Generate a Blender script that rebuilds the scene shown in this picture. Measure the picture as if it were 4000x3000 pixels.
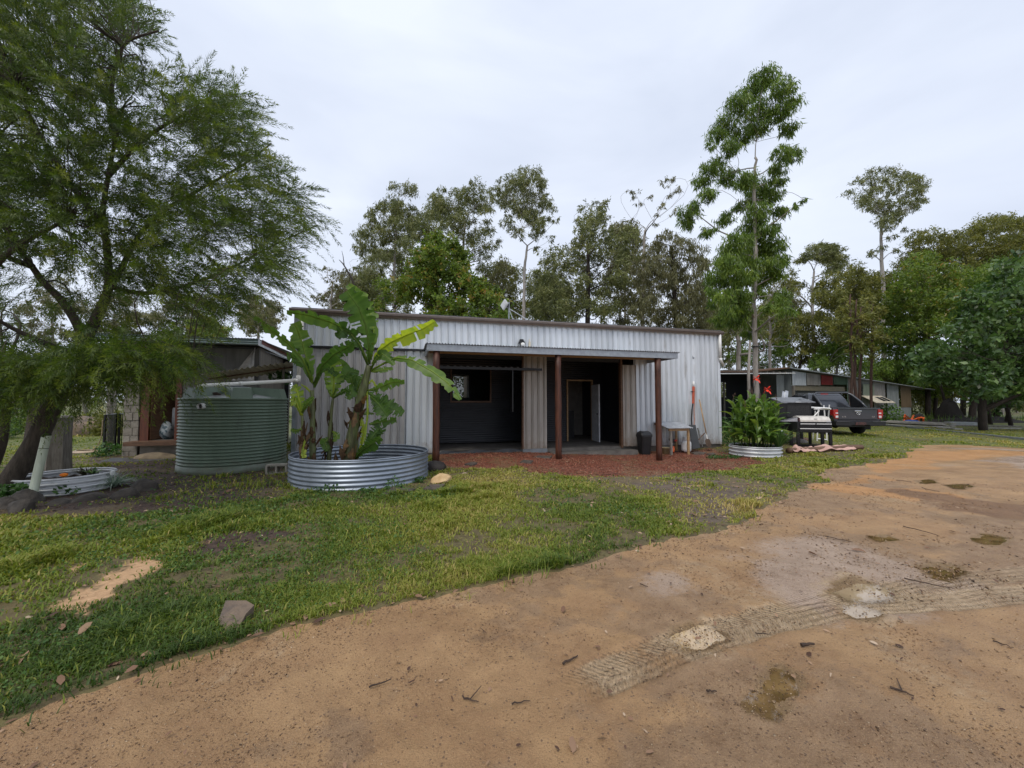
import bpy, bmesh, math, random
import numpy as np
from mathutils import Vector, Matrix
random.seed(7); RNG = np.random.default_rng(11)
for _o in list(bpy.data.objects): bpy.data.objects.remove(_o)
SC = bpy.context.scene
COL = SC.collection

# ------------------------------------------------------------------ camera
FPX, CAMH = 1540.0, 1.5
PITCH = math.atan(70/1540)
cd = bpy.data.cameras.new('camera'); cam = bpy.data.objects.new('camera', cd); COL.objects.link(cam)
cam.location = (0, 0, CAMH); cam.rotation_euler = (math.pi/2 + PITCH, 0, 0)
cd.sensor_fit = 'HORIZONTAL'; cd.sensor_width = 36; cd.lens = 36*FPX/4000
cd.clip_start = 0.05; cd.clip_end = 2000
SC.camera = cam
# ------------------------------------------------------------------ sky and sun (overcast)
SUN_EL, SUN_ROT = math.radians(58), math.radians(205)
W = bpy.data.worlds.new('World'); SC.world = W; W.use_nodes = True
wn = W.node_tree; wn.nodes.clear()
def wnode(t, **k):
    n = wn.nodes.new(t)
    for a, b in k.items(): setattr(n, a, b)
    return n
wo = wnode('ShaderNodeOutputWorld'); wb = wnode('ShaderNodeBackground'); wb.inputs['Strength'].default_value = 0.10
sky = wnode('ShaderNodeTexSky', sky_type='NISHITA', sun_disc=False, sun_elevation=SUN_EL, sun_rotation=SUN_ROT, air_density=1.0, dust_density=3.0, ozone_density=1.0)
tc = wnode('ShaderNodeTexCoord')
mp = wnode('ShaderNodeMapping'); mp.inputs['Scale'].default_value = (1.0, 1.0, 2.6)
cn = wnode('ShaderNodeTexNoise'); cn.inputs['Scale'].default_value = 1.7; cn.inputs['Detail'].default_value = 5; cn.inputs['Roughness'].default_value = .48; cn.inputs['Distortion'].default_value = .5
cr = wnode('ShaderNodeValToRGB')
cr.color_ramp.elements[0].position = .30; cr.color_ramp.elements[0].color = (5.7, 6.3, 7.6, 1)
cr.color_ramp.elements[1].position = .68; cr.color_ramp.elements[1].color = (7.6, 8.15, 9.3, 1)
mx = wnode('ShaderNodeMixRGB'); mx.inputs['Fac'].default_value = .93
wn.links.new(tc.outputs['Generated'], mp.inputs['Vector']); wn.links.new(mp.outputs[0], cn.inputs['Vector'])
wn.links.new(cn.outputs['Fac'], cr.inputs['Fac']); wn.links.new(sky.outputs[0], mx.inputs[1]); wn.links.new(cr.outputs[0], mx.inputs[2])
wn.links.new(mx.outputs[0], wb.inputs['Color']); wn.links.new(wb.outputs[0], wo.inputs['Surface'])
sl = bpy.data.lights.new('sun', 'SUN'); sl.energy = 1.45; sl.angle = math.radians(24); sl.color = (1.0, .93, .83)
so = bpy.data.objects.new('sun', sl); COL.objects.link(so)
_d = Vector((math.sin(SUN_ROT)*math.cos(SUN_EL), math.cos(SUN_ROT)*math.cos(SUN_EL), math.sin(SUN_EL)))
so.rotation_euler = (-_d).to_track_quat('-Z', 'Y').to_euler(); so.location = (0, -5, 20)
SC.view_settings.view_transform = 'Standard'; SC.view_settings.look = 'None'
SC.view_settings.exposure = 0.32; SC.view_settings.gamma = 1.0

# ------------------------------------------------------------------ geometry helpers
CP, SP = math.cos(PITCH), math.sin(PITCH)
def ray(u, v):
    x = (u-2000)/FPX; y = (1500-v)/FPX
    d = np.array([x, CP-SP*y, SP+CP*y]); return d/d[1]
def at(u, v, Y):                      # the point at depth Y seen at photo pixel (u, v)
    d = ray(u, v); return np.array([d[0]*Y, Y, CAMH+d[2]*Y])
def sstep(a, b, x):
    t = np.clip((x-a)/(b-a), 0, 1); return t*t*(3-2*t)
def terrain(x, y):
    x = np.asarray(x, float); y = np.asarray(y, float)
    z = -0.22*np.exp(-((x-5.4)**2/(2*2.9**2)+(y-11.7)**2/(2*2.0**2)))
    z = z + .12*sstep(13, 17, y)*sstep(6, 12, x)
    z = z + .02*np.sin(x*.9+1.3)*np.sin(y*.7)*sstep(2, 5, np.hypot(x, y))*sstep(40, 10, y)
    return z
def gp(u, v):                         # ground point seen at photo pixel
    d = ray(u, v); z = 0.0
    for _ in range(6):
        Y = (z-CAMH)/d[2]; z = float(terrain(d[0]*Y, Y))
    return np.array([d[0]*Y, Y, z])
def V3(*a): return np.array(a, float)
def unit(v):
    v = np.asarray(v, float); return v/(np.linalg.norm(v)+1e-12)

class MB:
    def __init__(s): s.v = []; s.f = []; s.n = 0; s.sh = []
    def add(s, v, f, sh=None):
        v = np.asarray(v, float).reshape(-1, 3)
        for q in f: s.f.append([int(i)+s.n for i in q])
        s.v.append(v); s.n += len(v)
        s.sh.append(np.full(len(v), .5) if sh is None else np.broadcast_to(np.asarray(sh, float), (len(v),)))
        return s
    def box(s, c, size, rz=0, rx=0, ry=0, axes=None, bev=0.0):
        hx, hy, hz = np.array(size)/2
        P = np.array([[x, y, z] for z in (-hz, hz) for y in (-hy, hy) for x in (-hx, hx)])
        Fc = [[0,2,3,1],[4,5,7,6],[0,1,5,4],[2,6,7,3],[0,4,6,2],[1,3,7,5]]
        if bev > 0:
            b = min(bev, hx*.9, hy*.9, hz*.9); bm = bmesh.new(); vs = [bm.verts.new(p) for p in P]
            for q in Fc: bm.faces.new([vs[i] for i in q])
            bmesh.ops.bevel(bm, geom=bm.edges[:], offset=b, segments=2, profile=.6, affect='EDGES'); bm.verts.index_update()
            P = np.array([v.co[:] for v in bm.verts]); Fc = [[v.index for v in f.verts] for f in bm.faces]; bm.free()
        if axes is not None: R = np.array(axes).T
        else: R = np.array(Matrix.Rotation(rz,3,'Z') @ Matrix.Rotation(ry,3,'Y') @ Matrix.Rotation(rx,3,'X'))
        return s.add(P@R.T+np.asarray(c, float), Fc)
    def tube(s, path, rad, n=6, cap=True, sh=None):
        path = np.asarray(path, float); m = len(path); rad = np.broadcast_to(np.asarray(rad, float), (m,))
        T = np.gradient(path, axis=0); T /= (np.linalg.norm(T, axis=1, keepdims=True)+1e-9)
        ref = V3(0,0,1) if abs(T[0][2]) < .9 else V3(1,0,0)
        a = np.linspace(0, 2*math.pi, n, endpoint=False); P = []
        for i in range(m):
            e = unit(np.cross(T[i], ref)); g = np.cross(T[i], e); ref = np.cross(e, T[i]) if np.linalg.norm(np.cross(e,T[i]))>.1 else ref
            P.append(path[i]+rad[i]*(np.outer(np.cos(a), e)+np.outer(np.sin(a), g)))
        Fc = [[i*n+j, i*n+(j+1)%n, (i+1)*n+(j+1)%n, (i+1)*n+j] for i in range(m-1) for j in range(n)]
        if cap: Fc += [list(range(n))[::-1], list(range((m-1)*n, m*n))]
        return s.add(np.concatenate(P), Fc, sh)
    def lathe(s, c, prof, n=32, cap_top=False, cap_bot=False, a0=0, a1=2*math.pi):
        prof = np.asarray(prof, float); m = len(prof); full = abs(a1-a0-2*math.pi) < 1e-6
        a = np.linspace(a0, a1, n, endpoint=not full)
        P = np.concatenate([np.stack([r*np.cos(a), r*np.sin(a), np.full(n, z)], 1) for r, z in prof])+np.asarray(c, float)
        nn = n if full else n-1
        Fc = [[i*n+j, i*n+(j+1)%n, (i+1)*n+(j+1)%n, (i+1)*n+j] for i in range(m-1) for j in range(nn)]
        if cap_bot: Fc.append(list(range(n))[::-1])
        if cap_top: Fc.append(list(range((m-1)*n, m*n)))
        return s.add(P, Fc)
    def prism(s, poly, h0, h1, axes=None, o=(0,0,0)):
        poly = np.asarray(poly, float); n = len(poly)
        ax = np.eye(3) if axes is None else np.array(axes)
        P = np.concatenate([poly@ax[:2]+ax[2]*h0, poly@ax[:2]+ax[2]*h1])+np.asarray(o, float)
        return s.add(P, [list(range(n))[::-1], list(range(n, 2*n))]+[[i, (i+1)%n, n+(i+1)%n, n+i] for i in range(n)])
    def grid(s, P, sh=None):            # P: (m, n, 3)
        m, n = P.shape[:2]
        Fc = [[i*n+j, i*n+j+1, (i+1)*n+j+1, (i+1)*n+j] for i in range(m-1) for j in range(n-1)]
        return s.add(P.reshape(-1, 3), Fc, sh)
    def ico(s, c, r, sub=2, noise=0.0, seed=0, flat=0.0):
        bm = bmesh.new(); bmesh.ops.create_icosphere(bm, subdivisions=sub, radius=1); bm.verts.index_update()
        P = np.array([v.co[:] for v in bm.verts]); Fc = [[v.index for v in f.verts] for f in bm.faces]; bm.free()
        if noise:
            g = np.random.default_rng(seed); D = np.zeros(len(P))
            for _k in range(9):
                w = g.normal(size=3)*(1+_k*.45); D += np.sin(P@w+g.uniform(0, 6.3))/(1+.35*_k)
            P = P*(1+noise*D[:, None]*.35)
        if flat: P[:, 2] = np.maximum(P[:, 2], -flat)
        return s.add(P*np.asarray(r, float)+np.asarray(c, float), Fc)
    def arrays(s): return np.concatenate(s.v), s.f, np.concatenate(s.sh)

def link(name, me, m, parent=None, smooth=False):
    o = bpy.data.objects.new(name, me); COL.objects.link(o)
    if m is not None and not me.materials: me.materials.append(m)
    if smooth: me.polygons.foreach_set('use_smooth', np.ones(len(me.polygons), bool))
    if parent is not None: o.parent = parent
    return o
def obj(name, mb, m, parent=None, smooth=False, attr=False):
    """one mesh object; vertices given in world space, stored relative to the thing's base"""
    v, f, sh = mb.arrays()
    p = parent; off = np.zeros(3)
    while p is not None: off = off+np.array(p.location); p = p.parent
    o0 = V3(0,0,0)
    if parent is None:
        o0 = np.array([v[:,0].mean(), v[:,1].mean(), v[:,2].min()]); off = o0
    me = bpy.data.meshes.new(name); me.from_pydata((v-off).tolist(), [], f); me.update()
    if attr:
        a = me.attributes.new('shade', 'FLOAT', 'POINT'); a.data.foreach_set('value', sh.astype(np.float32))
    o = link(name, me, m, parent, smooth)
    if parent is None: o.location = o0
    return o
def tri_obj(name, V, T, m, parent=None, sh=None):
    """large triangle mesh straight from numpy arrays"""
    off = np.zeros(3); p = parent
    while p is not None: off = off+np.array(p.location); p = p.parent
    o0 = None
    if parent is None: o0 = np.array([V[:,0].mean(), V[:,1].mean(), V[:,2].min()]); off = o0
    me = bpy.data.meshes.new(name); nv, nt = len(V), len(T)
    me.vertices.add(nv); me.vertices.foreach_set('co', (V-off).astype(np.float32).ravel())
    me.loops.add(nt*3); me.loops.foreach_set('vertex_index', T.astype(np.int32).ravel())
    me.polygons.add(nt); me.polygons.foreach_set('loop_start', np.arange(0, nt*3, 3, dtype=np.int32))
    me.polygons.foreach_set('loop_total', np.full(nt, 3, dtype=np.int32)); me.update(calc_edges=True)
    if sh is not None:
        a = me.attributes.new('shade', 'FLOAT', 'POINT'); a.data.foreach_set('value', sh.astype(np.float32))
    o = link(name, me, m, parent)
    if o0 is not None: o.location = o0
    return o
def tag(o, label, cat, group=None, kind=None):
    if label: o['label'] = label
    if cat: o['category'] = cat
    if group: o['group'] = group
    if kind: o['kind'] = kind
    return o
def thing(name, label, cat, loc, group=None):
    o = bpy.data.objects.new(name, None); COL.objects.link(o); o.location = tuple(float(q) for q in loc); o.empty_display_size = .1
    return tag(o, label, cat, group)
def struct(o): o['kind'] = 'structure'; return o

# ------------------------------------------------------------------ materials
def _n(nt, t, **k):
    n = nt.nodes.new(t)
    for a, b in k.items():
        if a.startswith('i_'): n.inputs[a[2:].replace('_', ' ')].default_value = b
        else: setattr(n, a, b)
    return n
def c4(c): return (c[0], c[1], c[2], 1)
MATS = {}
def pm(name, col, rough=.6, metal=0.0, col2=None, scale=6.0, detail=6, bump=0.0, bscale=30.0, spec=.5, stretch=(1,1,1), rnd=0.0, lo=.35, hi=.65, coat=0.0, stain=None, splash=None):
    if name in MATS: return MATS[name]
    m = bpy.data.materials.new(name); m.use_nodes = True; nt = m.node_tree; b = nt.nodes['Principled BSDF']
    b.inputs['Roughness'].default_value = rough; b.inputs['Metallic'].default_value = metal
    b.inputs['Specular IOR Level'].default_value = spec; b.inputs['Coat Weight'].default_value = coat
    if col2 is None: col2 = tuple(q*.72 for q in col)
    t = _n(nt, 'ShaderNodeTexCoord'); mpn = _n(nt, 'ShaderNodeMapping'); mpn.inputs['Scale'].default_value = stretch
    nt.links.new(t.outputs['Object'], mpn.inputs['Vector'])
    no = _n(nt, 'ShaderNodeTexNoise', i_Scale=scale, i_Detail=detail, i_Roughness=.6); nt.links.new(mpn.outputs[0], no.inputs['Vector'])
    r = _n(nt, 'ShaderNodeValToRGB'); r.color_ramp.elements[0].position = lo; r.color_ramp.elements[1].position = hi
    r.color_ramp.elements[0].color = c4(col2); r.color_ramp.elements[1].color = c4(col)
    nt.links.new(no.outputs['Fac'], r.inputs['Fac']); out = r.outputs[0]
    if stain:                          # (colour, scale, threshold): rust or dirt blotches
        n2 = _n(nt, 'ShaderNodeTexNoise', i_Scale=stain[1], i_Detail=8, i_Roughness=.7); nt.links.new(mpn.outputs[0], n2.inputs['Vector'])
        r2 = _n(nt, 'ShaderNodeValToRGB'); r2.color_ramp.elements[0].position = stain[2]; r2.color_ramp.elements[1].position = stain[2]+.18
        nt.links.new(n2.outputs['Fac'], r2.inputs['Fac'])
        mm = _n(nt, 'ShaderNodeMixRGB'); mm.inputs[2].default_value = c4(stain[0]); nt.links.new(r2.outputs[0], mm.inputs[0]); nt.links.new(out, mm.inputs[1]); out = mm.outputs[0]
    if splash:                         # mud thrown up on the lowest half metre of the sheet
        sx = _n(nt, 'ShaderNodeSeparateXYZ'); nt.links.new(t.outputs['Object'], sx.inputs[0]); ns_ = _n(nt, 'ShaderNodeTexNoise', i_Scale=5, i_Detail=8, i_Roughness=.75); nt.links.new(t.outputs['Object'], ns_.inputs['Vector'])
        ma_ = _n(nt, 'ShaderNodeMath', operation='MULTIPLY_ADD'); nt.links.new(ns_.outputs['Fac'], ma_.inputs[0]); ma_.inputs[1].default_value = 1.3; ma_.inputs[2].default_value = -.55
        su_ = _n(nt, 'ShaderNodeMath', operation='SUBTRACT'); nt.links.new(ma_.outputs[0], su_.inputs[0]); nt.links.new(sx.outputs['Z'], su_.inputs[1]); mr_ = _n(nt, 'ShaderNodeMapRange'); mr_.inputs['From Min'].default_value = -.25; mr_.inputs['From Max'].default_value = .25; mr_.inputs['To Max'].default_value = .75; nt.links.new(su_.outputs[0], mr_.inputs['Value'])
        mm_ = _n(nt, 'ShaderNodeMixRGB'); mm_.inputs[2].default_value = c4(splash); nt.links.new(mr_.outputs[0], mm_.inputs[0]); nt.links.new(out, mm_.inputs[1]); out = mm_.outputs[0]
    if rnd:
        oi = _n(nt, 'ShaderNodeObjectInfo'); hs = _n(nt, 'ShaderNodeHueSaturation'); ma = _n(nt, 'ShaderNodeMapRange')
        ma.inputs['To Min'].default_value = 1-rnd; ma.inputs['To Max'].default_value = 1+rnd
        nt.links.new(oi.outputs['Random'], ma.inputs['Value']); nt.links.new(ma.outputs[0], hs.inputs['Value']); nt.links.new(out, hs.inputs['Color']); out = hs.outputs[0]
    nt.links.new(out, b.inputs['Base Color'])
    if bump:
        bn = _n(nt, 'ShaderNodeTexNoise', i_Scale=bscale, i_Detail=6, i_Roughness=.65); nt.links.new(mpn.outputs[0], bn.inputs['Vector'])
        bu = _n(nt, 'ShaderNodeBump', i_Strength=bump, i_Distance=.02); nt.links.new(bn.outputs['Fac'], bu.inputs['Height']); nt.links.new(bu.outputs[0], b.inputs['Normal'])
    MATS[name] = m; return m
def leafmat(name, cols, rough=.5, trans=.35, spec=.4):
    """leaf blade: the colour of each leaf runs through cols by its 'shade' attribute"""
    if name in MATS: return MATS[name]
    m = bpy.data.materials.new(name); m.use_nodes = True; nt = m.node_tree; b = nt.nodes['Principled BSDF']
    b.inputs['Roughness'].default_value = rough; b.inputs['Specular IOR Level'].default_value = spec
    a = _n(nt, 'ShaderNodeAttribute', attribute_name='shade'); r = _n(nt, 'ShaderNodeValToRGB')
    e = r.color_ramp.elements
    while len(e) < len(cols): e.new(.5)
    for i, c in enumerate(cols): e[i].position = i/(len(cols)-1); e[i].color = c4(c)
    nt.links.new(a.outputs['Fac'], r.inputs['Fac']); nt.links.new(r.outputs[0], b.inputs['Base Color'])
    tr = _n(nt, 'ShaderNodeBsdfTranslucent'); hs = _n(nt, 'ShaderNodeHueSaturation'); hs.inputs['Value'].default_value = 1.3; hs.inputs['Saturation'].default_value = 1.1
    nt.links.new(r.outputs[0], hs.inputs['Color']); nt.links.new(hs.outputs[0], tr.inputs['Color'])
    ms = _n(nt, 'ShaderNodeMixShader'); ms.inputs[0].default_value = trans
    nt.links.new(b.outputs[0], ms.inputs[1]); nt.links.new(tr.outputs[0], ms.inputs[2]); nt.links.new(ms.outputs[0], nt.nodes['Material Output'].inputs['Surface'])
    MATS[name] = m; return m

M_ZINC = pm('zinc_wall', (.68,.71,.74), .40, .38, (.57,.60,.63), 1.2, 5, .06, 9, stretch=(2.5,2.5,.35), rnd=.10, stain=((.34,.32,.29), 1.3, .60), splash=(.22,.14,.085))
M_ZINC_OLD = pm('zinc_wall_weathered', (.46,.45,.45), .5, .3, (.33,.32,.32), 1.5, 6, .08, 9, stretch=(2.5,2.5,.4), rnd=.10, stain=((.22,.19,.16), 1.5, .55), splash=(.20,.13,.08))
M_ZINC_WARM = pm('zinc_wall_stained', (.47,.44,.40), .55, .2, (.34,.31,.27), 1.6, 6, .08, 9, stretch=(3,3,.4), rnd=.06, stain=((.26,.17,.10), 1.6, .57), splash=(.20,.12,.07))
M_GALV = pm('galvanised', (.62,.64,.66), .36, .6, (.42,.43,.45), 7, 5, .05, 20, stain=((.20,.19,.18), 3.0, .66))
M_GALVDARK = pm('galvanised_dull', (.40,.43,.46), .45, .5, (.27,.29,.31), 5, 5, .05, 20)
M_STEELPURL = pm('steel_purlin', (.36,.39,.42), .42, .55, (.28,.30,.33), 9, 3)
M_BROWNTRIM = pm('brown_gutter', (.115,.085,.068), .38, 0, (.085,.062,.05), 3, 3, coat=.15)
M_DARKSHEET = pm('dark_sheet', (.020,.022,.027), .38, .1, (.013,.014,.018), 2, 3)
M_POST = pm('stained_timber', (.105,.033,.015), .55, 0, (.035,.012,.007), 3.5, 8, .25, 24, stretch=(6,6,.8), stain=((.012,.006,.005), 2.2, .60))
M_TIMBERPALE = pm('pale_timber', (.42,.27,.13), .65, 0, (.30,.18,.09), 5, 6, .15, 30, stretch=(1,1,5))
M_TIMBERBROWN = pm('brown_timber', (.16,.085,.045), .6, 0, (.09,.045,.025), 6, 6, .2, 30, stretch=(1,1,4))
M_TIMBERRED = pm('red_timber', (.15,.045,.02), .5, 0, (.07,.02,.01), 4, 6, .2, 30, stretch=(4,4,.7))
M_TIMBERGREY = pm('weathered_timber', (.27,.25,.22), .85, 0, (.14,.12,.10), 5, 8, .4, 26, stretch=(5,5,.7))
M_CONC = pm('concrete', (.17,.155,.135), .75, 0, (.09,.08,.07), 3, 8, .25, 40)
M_CONCBLUE = pm('concrete_kerb', (.22,.24,.26), .8, 0, (.15,.16,.17), 3, 8, .2, 40)
M_BLOCK = pm('concrete_block', (.36,.33,.28), .85, 0, (.25,.23,.19), 6, 8, .4, 60)
M_STONEBLOCK = pm('stone_block', (.30,.27,.23), .85, 0, (.18,.16,.13), 4, 8, .6, 16, rnd=.14)
M_PVC = pm('white_pvc', (.78,.76,.70), .35, 0, (.68,.66,.58), 2, 3)
M_PVCGREEN = pm('aged_pvc', (.55,.60,.48), .45, 0, (.42,.46,.35), 5, 6, stretch=(3,3,.7))
M_WHITE = pm('white_paint', (.78,.78,.77), .4, 0, (.70,.70,.68), 3, 3)
M_CREAM = pm('cream_plastic', (.66,.60,.48), .5, 0, (.50,.44,.33), 3, 5, stain=((.28,.2,.12), 3, .62))
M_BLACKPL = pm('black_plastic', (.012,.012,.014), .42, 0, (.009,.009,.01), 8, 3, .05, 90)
M_BLACKMET = pm('black_steel', (.012,.012,.013), .35, .3, (.008,.008,.009), 8, 3)
M_RUBBER = pm('rubber', (.014,.014,.015), .8, 0, (.01,.01,.01), 10, 3, .1, 60)
M_TANK = pm('tank_green', (.130,.180,.130), .40, 0, (.100,.142,.102), 1.4, 6, .05, 12, stretch=(2.5,2.5,.35), stain=((.060,.070,.055), 1.6, .56), splash=(.10,.075,.05))
M_TANKLID = pm('tank_lid_wet_sheen', (.36,.36,.35), .25, 0, (.09,.10,.085), 2.6, 6)  # pale blotches put the white sheen of the wet top into the colour
M_SOIL = pm('soil', (.045,.030,.020), .9, 0, (.022,.014,.010), 14, 8, .7, 40)
M_BARK = pm('bark_brown', (.085,.066,.050), .9, 0, (.038,.029,.022), 5, 8, .7, 22, stretch=(4,4,.8))
M_BARKDARK = pm('bark_dark', (.05,.038,.030), .9, 0, (.022,.016,.013), 5, 8, .6, 22, stretch=(4,4,.8))
M_BARKGREY = pm('bark_grey', (.34,.31,.28), .8, 0, (.19,.17,.15), 3, 8, .3, 16, stretch=(4,4,.6), stain=((.10,.075,.055), 2.2, .58))
M_BARKPALE = pm('bark_pale', (.42,.39,.36), .8, 0, (.27,.24,.22), 2.5, 8, .2, 16, stretch=(4,4,.6))
M_ROCKDARK = pm('dark_rock', (.085,.070,.056), .75, 0, (.030,.025,.021), 6, 8, .6, 18)
M_ROCKTAN = pm('sandstone', (.62,.45,.24), .8, 0, (.40,.25,.11), 5, 8, .7, 14)
M_ROCKGREY = pm('grey_rock', (.22,.155,.10), .7, 0, (.075,.058,.048), 5.0, 8, .5, 26)
M_SLATE = pm('flat_slate', (.105,.082,.064), .7, 0, (.055,.044,.037), 8, 8, .4, 40, rnd=.25)
M_LOG = pm('burnt_log', (.038,.028,.022), .7, 0, (.012,.009,.008), 6, 8, .7, 20)
M_GLASS = pm('dark_glass', (.015,.018,.022), .06, 0, (.012,.014,.018), 2, 2, spec=.7)
M_PINK = pm('pink_cloth', (.56,.36,.30), .9, 0, (.45,.27,.22), 6, 4, .2, 40)
M_ORANGE = pm('orange_paint', (.72,.13,.02), .45, 0, (.55,.09,.015), 6, 5)
M_ORANGEPIPE = pm('orange_conduit', (.58,.11,.05), .5, 0, (.42,.075,.035), 4, 4)
M_BLUE = pm('blue_plastic', (.02,.06,.28), .4, 0, (.015,.045,.2), 4, 3)
M_REDPL = pm('red_plastic', (.5,.03,.02), .4, 0, (.4,.025,.015), 4, 3)
M_RED = pm('canna_red', (.85,.06,.02), .5, 0, (.70,.035,.012), 9, 3)
M_FLOWER = pm('marigold', (.9,.27,.01), .6, 0, (.75,.18,.01), 9, 3)
# ================================================================== GROUND
def noise2(x, y, s, seed=0):
    """smooth value noise, about -1..1"""
    g = np.random.default_rng(1000+seed); T = g.uniform(-1, 1, (64, 64))
    X = np.asarray(x)*s+17.3; Y = np.asarray(y)*s+5.1
    xi = np.floor(X).astype(int); yi = np.floor(Y).astype(int); fx = X-xi; fy = Y-yi
    fx = fx*fx*(3-2*fx); fy = fy*fy*(3-2*fy)
    a = T[xi % 64, yi % 64]; b = T[(xi+1) % 64, yi % 64]; c = T[xi % 64, (yi+1) % 64]; d = T[(xi+1) % 64, (yi+1) % 64]
    return (a*(1-fx)+b*fx)*(1-fy)+(c*(1-fx)+d*fx)*fy
def fbm(x, y, s, seed=0, oct=4):
    r = 0
    for k in range(oct): r = r+noise2(x, y, s*2**k, seed+k*7)*.55**k
    return r
def sdf(poly, x, y):
    """signed distance to a polygon, positive inside"""
    poly = np.asarray(poly)[:, :2]; x = np.asarray(x, float); y = np.asarray(y, float)
    best = np.full(x.shape, 1e9); ins = np.zeros(x.shape, bool); n = len(poly)
    for i in range(n):
        ax, ay = poly[i]; bx, by = poly[(i+1) % n]; dx, dy = bx-ax, by-ay
        t = np.clip(((x-ax)*dx+(y-ay)*dy)/(dx*dx+dy*dy+1e-12), 0, 1)
        best = np.minimum(best, (x-ax-t*dx)**2+(y-ay-t*dy)**2)
        cnd = ((ay > y) != (by > y))
        xx = (bx-ax)*(y-ay)/(by-ay+1e-15)+ax
        ins ^= cnd & (x < xx)
    return np.where(ins, 1, -1)*np.sqrt(best)
def pxpoly(pts): return [gp(u, v)[:2] for u, v in pts]
K = 1.808
TRACK = pxpoly([(u*K, v*K) for u, v in [(0,1565),(150,1502),(300,1456),(480,1402),(600,1364),(760,1326),(900,1292),(1080,1260),(1250,1217),(1330,1196),(1440,1166),(1560,1141),(1640,1111),(1668,1086),(1720,1058),(1800,1040),(1765,1028),(1800,1018),(1880,1003),(1945,988),(1962,973),(1990,963),(2080,961),(2212,969)]])
TRACK += [(40, 17), (60, 5), (40, -30), (-25, -30), (-9, -3.2), (-4.0, .35)]
GRAVEL = pxpoly([(1690,1768),(1700,1812),(1770,1830),(1900,1832),(2000,1822),(2108,1840),(2221,1860),(2447,1858),(2617,1852),(2843,1836),(2985,1803),(2900,1778),(2800,1768),(2790,1752)])
MULCH = pxpoly([(350,1775),(560,1775),(700,1790),(1160,1800),(1160,1880),(1120,1935),(950,1960),(760,1985),(560,2000),(300,2010),(-60,2010),(-60,1915),(300,1900),(450,1850)])
MULCH2 = pxpoly([(690,2170),(800,2100),(900,2080),(1120,2070),(1180,2090),(1060,2120),(960,2150),(800,2180)])
SANDP = [pxpoly(p) for p in ([(150,2415),(240,2345),(300,2310),(360,2300),(400,2250),(480,2235),(530,2195),(640,2190),(600,2240),(520,2270),(510,2330),(420,2350),(340,2400),(240,2400)], [(195,2235),(320,2200),(350,2210),(290,2240)], [(480,2195),(560,2165),(640,2155),(700,2170),(620,2190)], [(755,2135),(800,2105),(860,2098),(850,2125),(790,2140)],
        [(1500,2045),(1540,2045),(1545,2090),(1520,2095)], [(1505,2100),(1545,2110),(1575,2160),(1550,2165)], [(1565,2170),(1615,2165),(1620,2205),(1575,2215)], [(1110,2200),(1200,2175),(1210,2185),(1130,2215)], [(2640,1900),(2740,1893),(2745,1903),(2660,1910)], [(1310,2210),(1375,2190),(1380,2200),(1320,2220)])]
MUD = pxpoly([(2250,1866),(2620,1858),(2950,1870),(3080,1890),(3080,1915),(2960,1960),(2900,2015),(2780,2045),(2560,2060),(2620,1990),(2500,1925),(2350,1895)])
MUDB = pxpoly([(1960,2110),(2060,2085),(2230,2090),(2280,2130),(2180,2165),(2040,2160)])
BROWNPATCH = pxpoly([(3370,1800),(3430,1775),(3520,1770),(3540,1785),(3470,1800)])
PUDS = [  # puddle outlines in photo pixels, muddiness
    ([(3255,2300),(3300,2270),(3345,2255),(3400,2270),(3460,2290),(3440,2315),(3370,2325),(3300,2322)], 0),
    ([(2940,2735),(2990,2690),(3030,2640),(3055,2600),(3090,2625),(3065,2680),(3035,2720),(2985,2755)], 1),
    ([(2640,2480),(2700,2440),(2760,2435),(2800,2460),(2770,2495),(2700,2505)], 2),
    ([(3330,2380),(3370,2365),(3400,2375),(3380,2400),(3345,2405)], 0),
    ([(3610,2215),(3660,2198),(3735,2205),(3720,2220),(3650,2228)], 1),
    ([(3640,2235),(3700,2228),(3725,2238),(3690,2250)], 1),
    ([(3820,2100),(3870,2080),(3920,2090),(3900,2110),(3850,2118)], 1),
    ([(3705,1893),(3780,1886),(3800,1898),(3740,1904)], 1), ([(3590,1875),(3640,1868),(3650,1880),(3600,1884)], 1),
    ([(3425,2095),(3470,2090),(3490,2100),(3440,2106)], 1)]
PUDW = [(np.array(pxpoly(p)), k) for p, k in PUDS]
TYRE = np.array([gp(u, v)[:2] for u, v in [(2170,2720),(2350,2630),(2560,2545),(2780,2470),(3000,2408),(3250,2365),(3500,2345),(3750,2330),(4000,2310),(4300,2285)]])
TYRE2 = np.array([gp(u, v)[:2] for u, v in [(2700,2470),(2900,2425),(3100,2375),(3300,2330),(3600,2275),(3900,2240),(4200,2205)]])
def pathdist(path, x, y):
    best = np.full(x.shape, 1e9); side = np.zeros(x.shape); along = np.zeros(x.shape); L = 0
    for i in range(len(path)-1):
        a, b = path[i], path[i+1]; d = b-a; l = np.hypot(*d); t = np.clip(((x-a[0])*d[0]+(y-a[1])*d[1])/l**2, 0, 1)
        dx = x-a[0]-t*d[0]; dy = y-a[1]-t*d[1]; q = np.hypot(dx, dy); m = q < best
        best = np.where(m, q, best); side = np.where(m, np.sign(d[0]*dy-d[1]*dx)*q, side); along = np.where(m, L+t*l, along); L += l
    return side, along
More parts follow.
